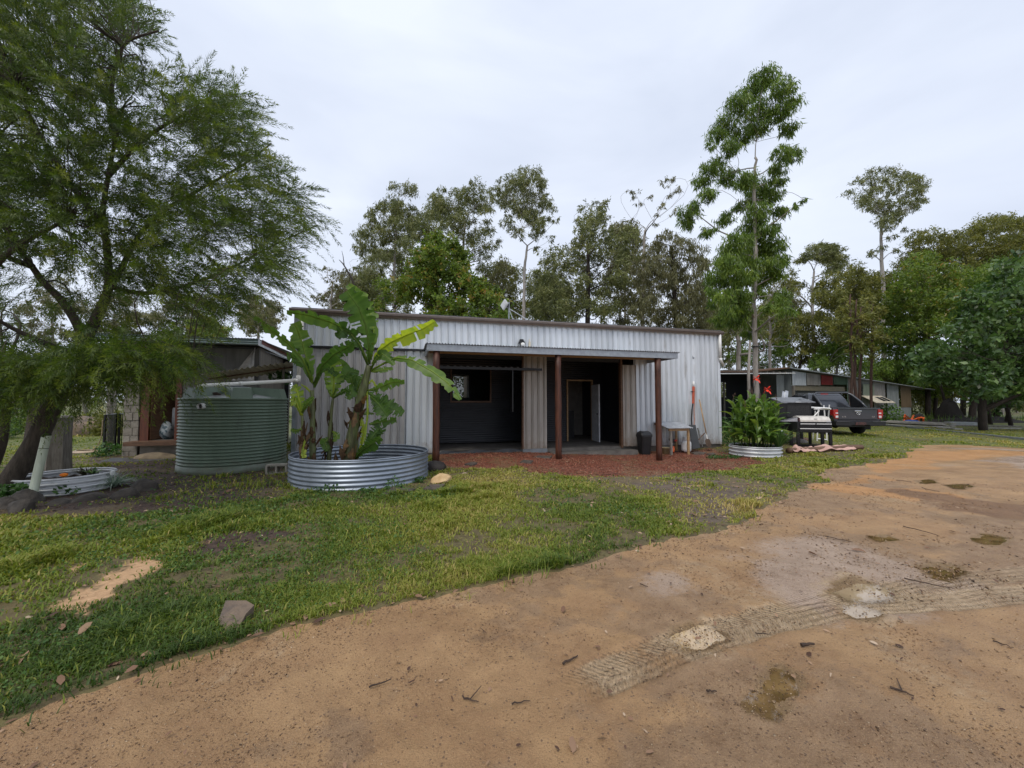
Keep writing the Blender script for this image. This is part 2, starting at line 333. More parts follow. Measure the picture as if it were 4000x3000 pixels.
def masks(x, y):
    e = .10*fbm(x, y, 1.6, 3)+.05*fbm(x, y, 7, 5)
    r = np.hypot(x, y); far = np.clip(r/6, .35, 2.0)
    k = {}
    k['track'] = sdf(TRACK, x, y)+e*far*.8
    k['gravel'] = sdf(GRAVEL, x, y)+e*1.6
    k['mulch'] = np.maximum(sstep(-.35, .25, sdf(MULCH, x, y)+e*3), sstep(-.1, .15, sdf(MULCH2, x, y)+e*1.2))
    s = np.zeros(np.shape(x))
    for p, w_ in zip(SANDP, (1, .8, .75, .8, .7, .6, .8, .3, .7, .3)): s = np.maximum(s, w_*sstep(-.07, .09, sdf(p, x, y)+e*.9-.05*(w_ < .9)))
    k['sand'] = s
    k['mud'] = np.maximum(sstep(-.15, .35, sdf(MUD, x, y)+e*2.2+.22*fbm(x, y, 2.2, 21)-.15), .8*sstep(-.1, .25, sdf(MUDB, x, y)+e*1.5))
    k['dry'] = np.clip(sstep(-.1, .2, sdf(BROWNPATCH, x, y)+e*2)*.8+sstep(.25, .7, fbm(x, y, .9, 40))*.5, 0, 1)
    return k
# one polar sheet round the camera reaching the horizon, cut into lawn, track and gravel by where each lies
ang = np.concatenate([np.arange(-62, 62, .28), np.arange(62, 298, 4.0)]); ang = np.radians(ang)
rad = [0.35]
while rad[-1] < 900: rad.append(rad[-1]*(1.0115 if .9 < rad[-1] < 34 else 1.12))
rad = np.array(rad); na, nr = len(ang), len(rad)
RR, AA = np.meshgrid(rad, ang, indexing='ij'); GX = (RR*np.sin(AA)).ravel(); GY = (RR*np.cos(AA)).ravel()
GM = masks(GX, GY); GZ = terrain(GX, GY)
near = sstep(45, 15, np.hypot(GX, GY))
GZ = GZ+near*(.010*fbm(GX, GY, 2.5, 60)+.004*fbm(GX, GY, 14, 61))
intrack = sstep(-.03, .06, GM['track']); GZ = GZ-.018*intrack
pud = np.zeros(len(GX))
PUDZ = []
for P, kd in PUDW:
    dd = sdf(P, GX, GY)+.02*fbm(GX, GY, 9, 70); w = sstep(-.12, .06, dd); GZ = GZ-.014*w; pud = np.maximum(pud, sstep(-.16, .03, dd))
ts, ta = pathdist(TYRE, GX, GY); ts2, ta2 = pathdist(TYRE2, GX, GY)
tm = sstep(.17, .11, np.abs(ts))*sstep(0, .4, ta); tm2 = sstep(.16, .10, np.abs(ts2))*sstep(0, .4, ta2)
GZ = GZ-.012*np.maximum(tm, tm2)+.008*(sstep(.26, .17, np.abs(ts))-tm)*sstep(0, .25, ta)
GV = np.stack([GX, GY, GZ], 1)
ii, jj = np.meshgrid(np.arange(nr-1), np.arange(na), indexing='ij'); j2 = (jj+1) % na
Q = np.stack([ii*na+jj, (ii+1)*na+jj, (ii+1)*na+j2, ii*na+j2], -1).reshape(-1, 4)
fx = GX[Q].mean(1); fy = GY[Q].mean(1)
mT = GM['track'][Q]; mG = GM['gravel'][Q]; big = np.hypot(fx, fy) > 40
isT = np.where(big, mT.mean(1) > 0, mT.max(1) > -.01); isG = mG.max(1) > -.01
# at each border the lawn sheet dips under its neighbour, so the two cross along a clean line
DIP = -.14*np.clip(np.maximum(GM['track'], GM['gravel']), -.06, .25)-.0*GX; DIP = np.where(np.hypot(GX, GY) > 40, 0, DIP+.14*-.06*0)
isL = np.where(big, ~(mT.mean(1) > 0), (np.maximum(mT, mG)).min(1) < .03)
def submesh(name, sel, m, attrs, dz=None):
    q = Q[sel]; idx, inv = np.unique(q, return_inverse=True); inv = inv.reshape(q.shape)
    me = bpy.data.meshes.new(name); me.vertices.add(len(idx)); vv = GV[idx].copy(); vv[:, 2] += 0 if dz is None else dz[idx]; me.vertices.foreach_set('co', vv.astype(np.float32).ravel())
    me.loops.add(inv.size); me.loops.foreach_set('vertex_index', inv.astype(np.int32).ravel())
    me.polygons.add(len(inv)); me.polygons.foreach_set('loop_start', np.arange(0, inv.size, 4, dtype=np.int32)); me.polygons.foreach_set('loop_total', np.full(len(inv), 4, dtype=np.int32))
    me.update(calc_edges=True)
    for k, a in attrs.items():
        at_ = me.attributes.new(k, 'FLOAT', 'POINT'); at_.data.foreach_set('value', np.asarray(a)[idx].astype(np.float32))
    me.polygons.foreach_set('use_smooth', np.ones(len(me.polygons), bool))
    return struct(link(name, me, m))
def gmat(name, base, layers, rough=(.55,.85), bump=(.5, 60), fine=None):
    """base = (dark, light, noise scale); layers = [(attribute, dark, light, scale)] mixed over it"""
    m = bpy.data.materials.new(name); m.use_nodes = True; nt = m.node_tree; b = nt.nodes['Principled BSDF']
    t = _n(nt, 'ShaderNodeTexCoord'); L = nt.links.new
    def two(dk, lt, sc, lo=.36, hi=.66, det=8):
        no = _n(nt, 'ShaderNodeTexNoise', i_Scale=sc, i_Detail=det, i_Roughness=.68); L(t.outputs['Object'], no.inputs['Vector'])
        r = _n(nt, 'ShaderNodeValToRGB'); r.color_ramp.elements[0].position = lo; r.color_ramp.elements[1].position = hi
        r.color_ramp.elements[0].color = c4(dk); r.color_ramp.elements[1].color = c4(lt); L(no.outputs['Fac'], r.inputs['Fac']); return r.outputs[0]
    out = two(*base)
    for (an, dk, lt, sc) in layers:
        a = _n(nt, 'ShaderNodeAttribute', attribute_name=an); no = _n(nt, 'ShaderNodeTexNoise', i_Scale=22, i_Detail=6, i_Roughness=.7); L(t.outputs['Object'], no.inputs['Vector'])
        ad = _n(nt, 'ShaderNodeMath', operation='MULTIPLY_ADD'); L(no.outputs['Fac'], ad.inputs[0]); ad.inputs[1].default_value = .9; ad.inputs[2].default_value = -.45
        su = _n(nt, 'ShaderNodeMath', operation='ADD'); L(a.outputs['Fac'], su.inputs[0]); L(ad.outputs[0], su.inputs[1])
        mr = _n(nt, 'ShaderNodeMapRange', interpolation_type='SMOOTHSTEP'); mr.inputs['From Min'].default_value = .25; mr.inputs['From Max'].default_value = .75; L(su.outputs[0], mr.inputs['Value'])
        mu = _n(nt, 'ShaderNodeMath', operation='MULTIPLY'); L(mr.outputs[0], mu.inputs[0]); sg = _n(nt, 'ShaderNodeMapRange'); sg.inputs['From Max'].default_value = .08; L(a.outputs['Fac'], sg.inputs['Value']); L(sg.outputs[0], mu.inputs[1])
        mm = _n(nt, 'ShaderNodeMixRGB'); L(mu.outputs[0], mm.inputs[0]); L(out, mm.inputs[1]); L(two(dk, lt, sc), mm.inputs[2]); out = mm.outputs[0]
    if fine:                            # grains: small light and dark stones
        for (sc, thr, colr, w) in fine:
            vo = _n(nt, 'ShaderNodeTexVoronoi', i_Scale=sc); L(t.outputs['Object'], vo.inputs['Vector'])
            sp = _n(nt, 'ShaderNodeSeparateColor'); L(vo.outputs['Color'], sp.inputs[0])
            gt = _n(nt, 'ShaderNodeMath', operation='GREATER_THAN'); L(sp.outputs[0], gt.inputs[0]); gt.inputs[1].default_value = thr
            lt2 = _n(nt, 'ShaderNodeMath', operation='LESS_THAN'); L(vo.outputs['Distance'], lt2.inputs[0]); lt2.inputs[1].default_value = .42
            m1 = _n(nt, 'ShaderNodeMath', operation='MULTIPLY'); L(gt.outputs[0], m1.inputs[0]); L(lt2.outputs[0], m1.inputs[1])
            m2 = _n(nt, 'ShaderNodeMath', operation='MULTIPLY'); L(m1.outputs[0], m2.inputs[0]); m2.inputs[1].default_value = w
            mm = _n(nt, 'ShaderNodeMixRGB'); L(m2.outputs[0], mm.inputs[0]); L(out, mm.inputs[1]); mm.inputs[2].default_value = c4(colr); out = mm.outputs[0]
    L(out, b.inputs['Base Color'])
    rn = _n(nt, 'ShaderNodeTexNoise', i_Scale=1.1, i_Detail=5); L(t.outputs['Object'], rn.inputs['Vector'])
    rr = _n(nt, 'ShaderNodeMapRange'); rr.inputs['From Min'].default_value = .35; rr.inputs['From Max'].default_value = .65; rr.inputs['To Min'].default_value = rough[0]; rr.inputs['To Max'].default_value = rough[1]
    L(rn.outputs['Fac'], rr.inputs['Value']); L(rr.outputs[0], b.inputs['Roughness'])
    bn = _n(nt, 'ShaderNodeTexNoise', i_Scale=bump[1], i_Detail=8, i_Roughness=.7); L(t.outputs['Object'], bn.inputs['Vector'])
    bn2 = _n(nt, 'ShaderNodeTexNoise', i_Scale=14, i_Detail=4, i_Roughness=.6); L(t.outputs['Object'], bn2.inputs['Vector']); bu0 = _n(nt, 'ShaderNodeBump', i_Strength=.35, i_Distance=.05); L(bn2.outputs['Fac'], bu0.inputs['Height']); bu = _n(nt, 'ShaderNodeBump', i_Strength=bump[0], i_Distance=.015); L(bn.outputs['Fac'], bu.inputs['Height']); L(bu0.outputs[0], bu.inputs['Normal']); L(bu.outputs[0], b.inputs['Normal'])
    return m, nt, b, rr, bu, t
M_LAWN, *_ = gmat('lawn_soil', ((.070,.050,.022), (.15,.125,.045), 9), [
    ('mulch', (.030,.018,.012), (.085,.050,.034), 18), ('mud', (.070,.050,.036), (.165,.122,.084), 9), ('dry', (.12,.085,.035), (.17,.13,.05), 8), ('sand', (.42,.25,.13), (.60,.38,.21), 14), ('farlawn', (.085,.10,.022), (.15,.16,.045), 3)], (.6,.9), (.9, 45))
M_TRACK, nt, b, rr, bu, t = gmat('track_sand', ((.310,.176,.082), (.465,.286,.138), 1.6), [
    ('damp', (.245,.145,.074), (.365,.235,.130), 4.5), ('wet', (.36,.255,.185), (.50,.375,.285), 3.0), ('orange', (.42,.205,.070), (.54,.285,.110), 3), ('brown', (.17,.085,.036), (.25,.135,.06), 5), ('pale', (.40,.275,.155), (.58,.43,.27), 16), ('pud', (.20,.12,.05), (.29,.19,.09), 8)], (.34,.62), (1.0, 110),  # wet layer: lilac sky sheen of the wet sand put into its colour
    [(190, .74, (.52,.35,.18), .5), (210, .72, (.13,.072,.036), .6), (75, .94, (.10,.06,.04), .7)])
# tread pattern pressed by tyres: relief from the distance along and across each wheel path
L = nt.links.new
def treadh(sa, la, ma):
    a1 = _n(nt, 'ShaderNodeAttribute', attribute_name=sa); a2 = _n(nt, 'ShaderNodeAttribute', attribute_name=la); a3 = _n(nt, 'ShaderNodeAttribute', attribute_name=ma)
    ab = _n(nt, 'ShaderNodeMath', operation='ABSOLUTE'); L(a1.outputs['Fac'], ab.inputs[0])
    s1 = _n(nt, 'ShaderNodeMath', operation='MULTIPLY_ADD'); L(ab.outputs[0], s1.inputs[0]); s1.inputs[1].default_value = .7; L(a2.outputs['Fac'], s1.inputs[2])
    k = _n(nt, 'ShaderNodeMath', operation='MULTIPLY'); L(s1.outputs[0], k.inputs[0]); k.inputs[1].default_value = 2*math.pi/.038
    si = _n(nt, 'ShaderNodeMath', operation='SINE'); L(k.outputs[0], si.inputs[0])
    k2 = _n(nt, 'ShaderNodeMath', operation='MULTIPLY'); L(a1.outputs['Fac'], k2.inputs[0]); k2.inputs[1].default_value = 2*math.pi/.055
    co = _n(nt, 'ShaderNodeMath', operation='COSINE'); L(k2.outputs[0], co.inputs[0])
    ad = _n(nt, 'ShaderNodeMath', operation='ADD'); L(si.outputs[0], ad.inputs[0]); L(co.outputs[0], ad.inputs[1])
    mu = _n(nt, 'ShaderNodeMath', operation='MULTIPLY'); L(ad.outputs[0], mu.inputs[0]); L(a3.outputs['Fac'], mu.inputs[1]); return mu.outputs[0]
sm = _n(nt, 'ShaderNodeMath', operation='ADD'); L(treadh('ts', 'ta', 'tm'), sm.inputs[0]); L(treadh('ts2', 'ta2', 'tm2'), sm.inputs[1])
b2 = _n(nt, 'ShaderNodeBump', i_Strength=.8, i_Distance=.006); L(sm.outputs[0], b2.inputs['Height']); L(bu.outputs[0], b2.inputs['Normal']); L(b2.outputs[0], b.inputs['Normal'])
aw = _n(nt, 'ShaderNodeAttribute', attribute_name='wet'); s = _n(nt, 'ShaderNodeMath', operation='MULTIPLY_ADD'); L(aw.outputs['Fac'], s.inputs[0]); s.inputs[1].default_value = -.26; L(rr.outputs[0], s.inputs[2]); L(s.outputs[0], b.inputs['Roughness'])
M_GRAVEL, *_ = gmat('red_gravel', ((.10,.032,.017), (.25,.090,.050), 30), [('gdirt', (.12,.058,.026), (.22,.115,.055), 6)], (.5,.8), (1.0, 60))
wet_sheen = sstep(-.1, .9, fbm(GX, GY, .5, 90)+.7*sstep(4, 9, GX)*sstep(4, 7, GY)-.15)*sstep(0, .8, GM['track'])
ORANGEB = pxpoly([(2900,1930),(3100,1895),(3280,1880),(3420,1800),(3560,1755),(4000,1760),(4000,1790),(3700,1800),(3560,1830),(3430,1870),(3250,1900),(3560,1905),(4000,1990),(4000,2010),(3800,2000),(3500,1945),(3250,1915),(3050,1925)])
orangem = sstep(-.25, .35, sdf(ORANGEB, GX, GY)+.3*fbm(GX, GY, 1.3, 95))
BROWNB = pxpoly([(3300,1900),(3560,1908),(3800,1945),(4000,1975),(4000,2060),(3850,2020),(3650,1965),(3450,1925)])
brownm = sstep(-.2, .3, sdf(BROWNB, GX, GY)+.25*fbm(GX, GY, 1.7, 97)); wet_sheen = wet_sheen*(1-orangem)*(1-brownm)
palem = np.clip(np.maximum(tm*.75, tm2*.55)*(0.75+.45*fbm(GX, GY, 1.6, 99))+sstep(-.30, .1, np.maximum(sdf(PUDW[2][0], GX, GY), np.maximum(sdf(PUDW[0][0], GX, GY), sdf(PUDW[3][0], GX, GY)))+.12*fbm(GX, GY, 5, 98))*.62+sstep(.6, 1.0, fbm(GX, GY, .8, 111))*.4, 0, 1)
far = sstep(13, 20, np.hypot(GX, GY))*np.clip(.75+.5*fbm(GX, GY, .35, 120), 0, 1)
A_ = dict(mulch=GM['mulch'], mud=GM['mud'], dry=GM['dry'], sand=GM['sand'], farlawn=far)
submesh('lawn', isL, M_LAWN, A_, DIP)
submesh('dirt_track', isT, M_TRACK, dict(wet=wet_sheen, damp=.75*sstep(-.2, .9, fbm(GX, GY, .8, 140)+.45*fbm(GX, GY, 5, 141)+.85*sstep(-1.2, 2.2, GX)*sstep(9, 4.0, GY)-.1), orange=orangem, brown=brownm, pale=palem, pud=pud, ts=ts, ta=ta, tm=tm, ts2=ts2, ta2=ta2, tm2=tm2))
submesh('gravel_bed', isG, M_GRAVEL, dict(gdirt=sstep(-.1, .45, fbm(GX, GY, 1.2, 130)+.3*sstep(.5, 0, GM['gravel']))))
def pudmat(name, c1, c2):
    m = bpy.data.materials.new(name); m.use_nodes = True; nt = m.node_tree; b = nt.nodes['Principled BSDF']; b.inputs['Roughness'].default_value = .02; b.inputs['Specular IOR Level'].default_value = 1.0
    t = _n(nt, 'ShaderNodeTexCoord'); no = _n(nt, 'ShaderNodeTexNoise', i_Scale=7, i_Detail=5); nt.links.new(t.outputs['Object'], no.inputs['Vector']); r = _n(nt, 'ShaderNodeValToRGB'); r.color_ramp.elements[0].position = .4; r.color_ramp.elements[1].position = .62; r.color_ramp.elements[0].color = c4(c2); r.color_ramp.elements[1].color = c4(c1); nt.links.new(no.outputs['Fac'], r.inputs['Fac']); nt.links.new(r.outputs[0], b.inputs['Base Color'])
    a = _n(nt, 'ShaderNodeAttribute', attribute_name='shade'); n2 = _n(nt, 'ShaderNodeTexNoise', i_Scale=38, i_Detail=5, i_Roughness=.7); nt.links.new(t.outputs['Object'], n2.inputs['Vector']); ad = _n(nt, 'ShaderNodeMath', operation='MULTIPLY_ADD'); nt.links.new(n2.outputs['Fac'], ad.inputs[0]); ad.inputs[1].default_value = .8; nt.links.new(a.outputs['Fac'], ad.inputs[2])
    mr = _n(nt, 'ShaderNodeMapRange', interpolation_type='SMOOTHSTEP'); mr.inputs['From Min'].default_value = .48; mr.inputs['From Max'].default_value = 1.25; nt.links.new(ad.outputs[0], mr.inputs['Value']); tr = _n(nt, 'ShaderNodeBsdfTransparent'); ms = _n(nt, 'ShaderNodeMixShader'); nt.links.new(mr.outputs[0], ms.inputs[0]); nt.links.new(tr.outputs[0], ms.inputs[1]); nt.links.new(b.outputs[0], ms.inputs[2]); nt.links.new(ms.outputs[0], nt.nodes['Material Output'].inputs['Surface']); return m
M_PUD = [pudmat('puddle_clear', (.40,.30,.19), (.34,.25,.15)), pudmat('puddle_brown', (.10,.060,.024), (.21,.130,.055)), pudmat('puddle_milky', (.55,.40,.22), (.45,.31,.16))]
for P, kd in PUDW:                      # water standing in the hollows, thinning out over the wet sand at its rim
    c = P.mean(0); pts = []
    for a in np.linspace(0, 2*math.pi, 60, endpoint=False):
        d = np.array([math.cos(a), math.sin(a)]); lo, hi = 0, 3.0
        for _ in range(16):
            q = c+d*(lo+hi)/2
            if float(sdf(P, np.array([q[0]]), np.array([q[1]]))[0])> -.13: lo = (lo+hi)/2
            else: hi = (lo+hi)/2
        pts.append(c+d*lo)
    pts = np.array(pts); msk = np.hypot(GX-c[0], GY-c[1]) < .8
    sd_ = sdf(P, GX[msk], GY[msk]); inside = (sd_ > -.05) & (sd_ < -.02)
    zz = GZ[msk][inside]; zl = (np.median(zz) if len(zz) else float(terrain(*c)))
    mb = MB(); n_ = 60; rings = [(.0, 1.0), (.35, .9), (.6, .62), (.8, .32), (1.0, .0)]; v = [[c[0], c[1], zl]]; sh_ = [1.0]
    for k, s_ in rings[1:]:
        for p in pts: q = c+(p-c)*k; v.append([q[0], q[1], zl]); sh_.append(s_)
    f = [[0, 1+i, 1+(i+1) % n_] for i in range(n_)]+[[1+k*n_+i, 1+(k+1)*n_+i, 1+(k+1)*n_+(i+1) % n_, 1+k*n_+(i+1) % n_] for k in range(3) for i in range(n_)]
    mb.add(v, f, np.array(sh_)); struct(obj('puddle', mb, M_PUD[kd], None, False, True))
def gz(x, y): return float(terrain(x, y))
# ================================================================== MAIN SHED
SA = gp(1140, 1789); SA[2] = 0.0
SB = gp(2805, 1735); SB = SA+(V3(-5.896+13.222, 10.638+3.459, 0)-V3(-5.896, 10.638, 0)); SL = float(np.linalg.norm(SB-SA)); SU = (SB-SA)/SL; SN = V3(SU[1], -SU[0], 0)
SYAW = math.atan2(SU[1], SU[0]); ZA = V3(0, 0, 1)
def S(s, d, z): return SA+SU*s+SN*d+ZA*z
def onwall(u, v, d):
    P0 = SA+SN*d; r = ray(u, v); O = V3(0, 0, CAMH); t = np.dot(P0-O, SN)/np.dot(r, SN); p = O+r*t; q = p-SA
    return float(np.dot(q, SU)), float(p[2]), p
def rib(s, pitch=.2, w=.056, h=.042):
    """break points of a pan-and-rib sheet between s[0] and s[1]: (s, offset)"""
    out = []; k = math.floor(s[0]/pitch)
    while k*pitch < s[1]+pitch:
        c = k*pitch+pitch/2
        for q, o in ((-w/2-.012, 0), (-w/2, h), (-.012, h), (0, h-.026), (.012, h), (w/2, h), (w/2+.012, 0)):
            out.append((c+q, o))
        k += 1
    ins = [(a, o) for a, o in out if s[0]+1e-4 < a < s[1]-1e-4]
    def val(x):
        for (a, o), (b_, o2) in zip(out, out[1:]):
            if a <= x <= b_: return o+(o2-o)*(x-a)/(b_-a+1e-9)
        return 0
    return [(s[0], val(s[0]))]+ins+[(s[1], val(s[1]))]
def vsheet(name, s0, s1, z0, z1, m, parent, d=0.0, bow=0.004):
    mb = MB(); pr = rib((s0, s1)); zs = np.linspace(z0, z1, max(2, int((z1-z0)/.5)+2)); ph = random.uniform(0, 6)
    P = np.array([[S(s, d+o+bow*math.sin(ph+2.1*z+s*1.3), z) for s, o in pr] for z in zs])
    mb.grid(P); mb.add(P.reshape(-1, 3)-SN*.004, [])
    return obj(name, mb, m, parent)
shed = thing('metal_shed', 'long galvanised sheet-metal shed with brown gutter and open dark bays', 'shed', S(SL/2, 0, 0))
def sheets(s0, s1, z0, z1, m, d=0.0, name='wall_sheet'):
    n = max(1, round((s1-s0)/.8)); e = np.linspace(s0, s1, n+1)
    for k, (a, b_) in enumerate(zip(e, e[1:])): vsheet(name, a, b_+(.012 if k < n-1 else 0), z0, z1, m, shed, d+.003*(k % 2))
sheets(.10, 10.24, 2.98, 3.93, M_ZINC)
sheets(10.24, SL-.06, .03, 3.93, M_ZINC)
sheets(.08, .46, .03, 2.98, M_ZINC_OLD)
sheets(2.92, 3.66, .03, 2.98, M_ZINC)
sheets(6.40, 7.12, .06, 2.98, M_ZINC_WARM)
def sbox(name, s0, s1, d0, d1, z0, z1, m, parent=shed, bev=0):
    mb = MB(); mb.box(S((s0+s1)/2, (d0+d1)/2, (z0+z1)/2), (abs(s1-s0), abs(d1-d0), z1-z0), rz=SYAW, bev=bev); return obj(name, mb, m, parent)
door = sbox('sliding_door', .44, 2.90, .008, .030, .05, 2.95, M_ZINC_OLD)   # big sliding leaf: its sheets are sub-parts
for k in range(3):
    a = .44+k*.82
    mb = MB(); pr = rib((a, a+.82)); zs = np.linspace(.05, 2.95, 7)
    mb.grid(np.array([[S(s, .034+o+.005*math.sin(k*2+1.9*z), z) for s, o in pr] for z in zs])); obj('door_sheet', mb, M_ZINC_OLD, door)
sbox('door_track', .40, 5.0, .05, .10, 2.955, 3.02, M_BLACKMET)
sbox('door_stile', 2.875, 2.905, .03, .085, .05, 2.95, M_GALVDARK, door)
leaf = sbox('sliding_door', 9.80, 10.27, .045, .06, .05, 2.72, M_ZINC_WARM)
mb = MB(); pr = rib((9.80, 10.27)); mb.grid(np.array([[S(s, .064+o, z) for s, o in pr] for z in np.linspace(.05, 2.72, 6)])); obj('door_sheet', mb, M_ZINC_WARM, leaf)
# trim
mb = MB(); prof = [(0,0),(.02,-.10),(.10,-.115),(.115,-.06),(.135,-.05),(.135,.0),(.10,.03),(0,.035)]
for s0, s1 in ((-.12, SL+.10),):
    P = np.array([[S(s, .03+a, 3.985+b_) for a, b_ in prof+[prof[0]]] for s in np.linspace(s0, s1, 24)]); mb.grid(P)
    mb.add(P[0][:-1], [list(range(len(prof)))]); mb.add(P[-1][:-1], [list(range(len(prof)))[::-1]])
obj('gutter', mb, M_BROWNTRIM, shed)
sbox('corner_flashing', -.02, .11, -.10, .036, 0, 3.94, M_GALVDARK)
sbox('corner_flashing', SL-.09, SL+.02, -.10, .036, .02, 3.94, M_ZINC)
sbox('jamb_flashing', 3.64, 3.72, -.06, .040, .03, 2.98, M_ZINC); sbox('jamb_flashing', 6.37, 6.41, -.10, .03, .0, 2.98, M_TIMBERBROWN)
sbox('jamb_flashing', 7.10, 7.15, -.10, .045, .0, 2.98, M_ZINC_WARM); sbox('jamb_flashing', 9.74, 9.80, -.10, .04, .0, 2.98, M_TIMBERBROWN)
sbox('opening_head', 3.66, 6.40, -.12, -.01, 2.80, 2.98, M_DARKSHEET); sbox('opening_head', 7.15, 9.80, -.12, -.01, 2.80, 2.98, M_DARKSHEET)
D_IN, D_BK = -2.0, -7.2
mb = MB(); P = np.array([[S(s, d, z) for s in np.linspace(-.1, SL+.1, 30)] for d, z in ((.05, 4.03), (D_BK-.2, 3.55))]); mb.grid(P); mb.grid(P+ZA*.02); obj('roof', mb, M_ZINC, shed)
def wallrect(name, a, b_, z0, z1, m, holes=()):
    """flat wall from a to b (shed coordinates s, d) with rectangular holes (t0, t1, z0, z1)"""
    mb = MB(); ts = sorted({0, 1, *[h[0] for h in holes], *[h[1] for h in holes]}); zz = sorted({z0, z1, *[h[2] for h in holes], *[h[3] for h in holes]})
    for t0, t1 in zip(ts, ts[1:]):
        for y0, y1 in zip(zz, zz[1:]):
            if any(h[0]-1e-6 <= t0 and t1 <= h[1]+1e-6 and h[2]-1e-6 <= y0 and y1 <= h[3]+1e-6 for h in holes): continue
            p = [S(a[0]+(b_[0]-a[0])*t, a[1]+(b_[1]-a[1])*t, z) for t, z in ((t0, y0), (t1, y0), (t1, y1), (t0, y1))]; mb.add(p, [[0,1,2,3]])
    return obj(name, mb, m, shed)
wallrect('side_wall', (0, -.02), (0, D_BK), 0, 4.0, M_ZINC_OLD); wallrect('side_wall', (SL, -.02), (SL, D_BK), 0, 4.0, M_ZINC_OLD)
bs0, bz1, _ = onwall(1769, 1470, D_BK); bs1, bz0, _ = onwall(1824, 1553, D_BK)
wallrect('back_wall', (0, D_BK), (SL, D_BK), 0, 3.6, M_DARKSHEET, [(bs0/SL, bs1/SL, bz0, bz1)])
mgl = bpy.data.materials.new('dimming_pane'); mgl.use_nodes = True; _nt = mgl.node_tree; _t = _n(_nt, 'ShaderNodeBsdfTransparent'); _t.inputs[0].default_value = (.20,.20,.19,1); _g = _n(_nt, 'ShaderNodeBsdfGlossy', i_Roughness=.15); _m = _n(_nt, 'ShaderNodeMixShader'); _m.inputs[0].default_value = .06; _nt.links.new(_t.outputs[0], _m.inputs[1]); _nt.links.new(_g.outputs[0], _m.inputs[2]); _nt.links.new(_m.outputs[0], _nt.nodes['Material Output'].inputs['Surface'])  # grey tint added to dim the bright view through the back window
mb = MB(); mb.add([S(bs0, D_BK+.02, bz0), S(bs1, D_BK+.02, bz0), S(bs1, D_BK+.02, bz1), S(bs0, D_BK+.02, bz1)], [[0,1,2,3]]); obj('back_window_pane', mb, mgl, shed)
sbox('back_window_frame', bs0-.02, bs1+.1, D_BK+.01, D_BK+.07, bz1, bz1+.08, M_WHITE); sbox('back_window_frame', bs1, bs1+.09, D_BK+.01, D_BK+.07, bz0, bz1, M_WHITE)
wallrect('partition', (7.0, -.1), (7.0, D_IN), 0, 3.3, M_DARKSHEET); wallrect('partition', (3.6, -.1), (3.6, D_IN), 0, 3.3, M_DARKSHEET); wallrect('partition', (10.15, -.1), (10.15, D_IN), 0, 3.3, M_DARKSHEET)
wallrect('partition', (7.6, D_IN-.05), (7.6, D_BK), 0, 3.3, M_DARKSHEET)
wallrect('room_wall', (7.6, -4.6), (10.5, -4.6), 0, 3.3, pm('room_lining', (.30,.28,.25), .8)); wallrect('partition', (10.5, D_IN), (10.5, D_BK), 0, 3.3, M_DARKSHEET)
# inner front of the bays: horizontal corrugated sheet with a timber framed window and a doorway
def hsheet(s0, s1, z0, z1):
    mb = MB(); zs = np.arange(z0, z1+.001, .0125 if False else .019); P = np.array([[S(s, D_IN+.012*math.cos(z*2*math.pi/.076), z) for s in (s0, s1)] for z in zs]); mb.grid(P)
    return obj('lining_sheet', mb, M_DARKSHEET, shed, smooth=True)
ws0, wz1, _ = onwall(1765, 1442, D_IN); ws1, wz0, _ = onwall(1913, 1566, D_IN)
ds0, dz1, _ = onwall(2217, 1488, D_IN); ds1, _, _ = onwall(2309, 1487, D_IN)
for a in ((3.6, ws0, .10, 3.2), (ws1, 7.0, .10, 3.2), (ws0, ws1, .10, wz0), (ws0, ws1, wz1, 3.2), (7.0, ds0, .06, 3.2), (ds1, 10.15, .06, 3.2), (ds0, ds1, dz1, 3.2)): hsheet(*a)
wf = sbox('window_frame', ws0-.05, ws1+.05, D_IN-.02, D_IN+.05, wz0-.06, wz0, M_TIMBERBROWN)
for a in ((ws0-.05, ws1+.05, wz1, wz1+.06), (ws0-.05, ws0, wz0, wz1), (ws1, ws1+.05, wz0, wz1)): sbox('frame_board', a[0], a[1], D_IN-.02, D_IN+.05, a[2], a[3], M_TIMBERBROWN, wf)
for a in ((ds0-.05, ds0, .05, dz1+.05), (ds1, ds1+.05, .05, dz1+.05), (ds0, ds1, dz1, dz1+.05)): sbox('door_frame', a[0], a[1], D_IN-.05, D_IN+.05, a[2], a[3], M_TIMBERPALE)
fr = ray(2373, 1737); Yf = (.07-CAMH)/fr[2]; FP = V3(fr[0]*Yf, Yf, .07); HP = S(ds1, D_IN+.06, .07); dv = unit(FP-HP); dn = V3(dv[1], -dv[0], 0)
od = MB(); od.box(HP+dv*.41+ZA*1.03, (.82, .04, 2.05), axes=(dv, dn, ZA)); od = obj('entry_door', od, pm('door_white', (.62,.63,.66), .45), shed)
mb = MB(); 
for sg in (1, -1): mb.ico(HP+dv*.75+ZA*1.0+dn*.06*sg, (.03,.03,.03), 2); mb.tube([HP+dv*.75+ZA*1.0, HP+dv*.75+ZA*1.0+dn*.05*sg], .012)
obj('knob', mb, M_BLACKMET, od, True)
sbox('floor_slab', -.02, SL+.02, D_BK, -.03, -.35, .045, M_CONC)
sbox('slab_edge', 3.6, 6.37, -.03, .02, -.3, .0, M_CONC); sbox('pillar_kerb', 6.36, 7.15, .0, .10, -.2, .06, M_CONCBLUE); sbox('step_slab', 7.2, 10.1, .0, .42, -.3, -.04, M_CONC)
mb = MB(); P = []
for k in range(14): P.append([S(3.75+k*.2, .02+.05*random.random(), -.05+.012*random.random()), S(3.75+k*.2, .0, .06+.03*math.sin(k*1.3)), S(3.75+k*.2, -.12, .055)])
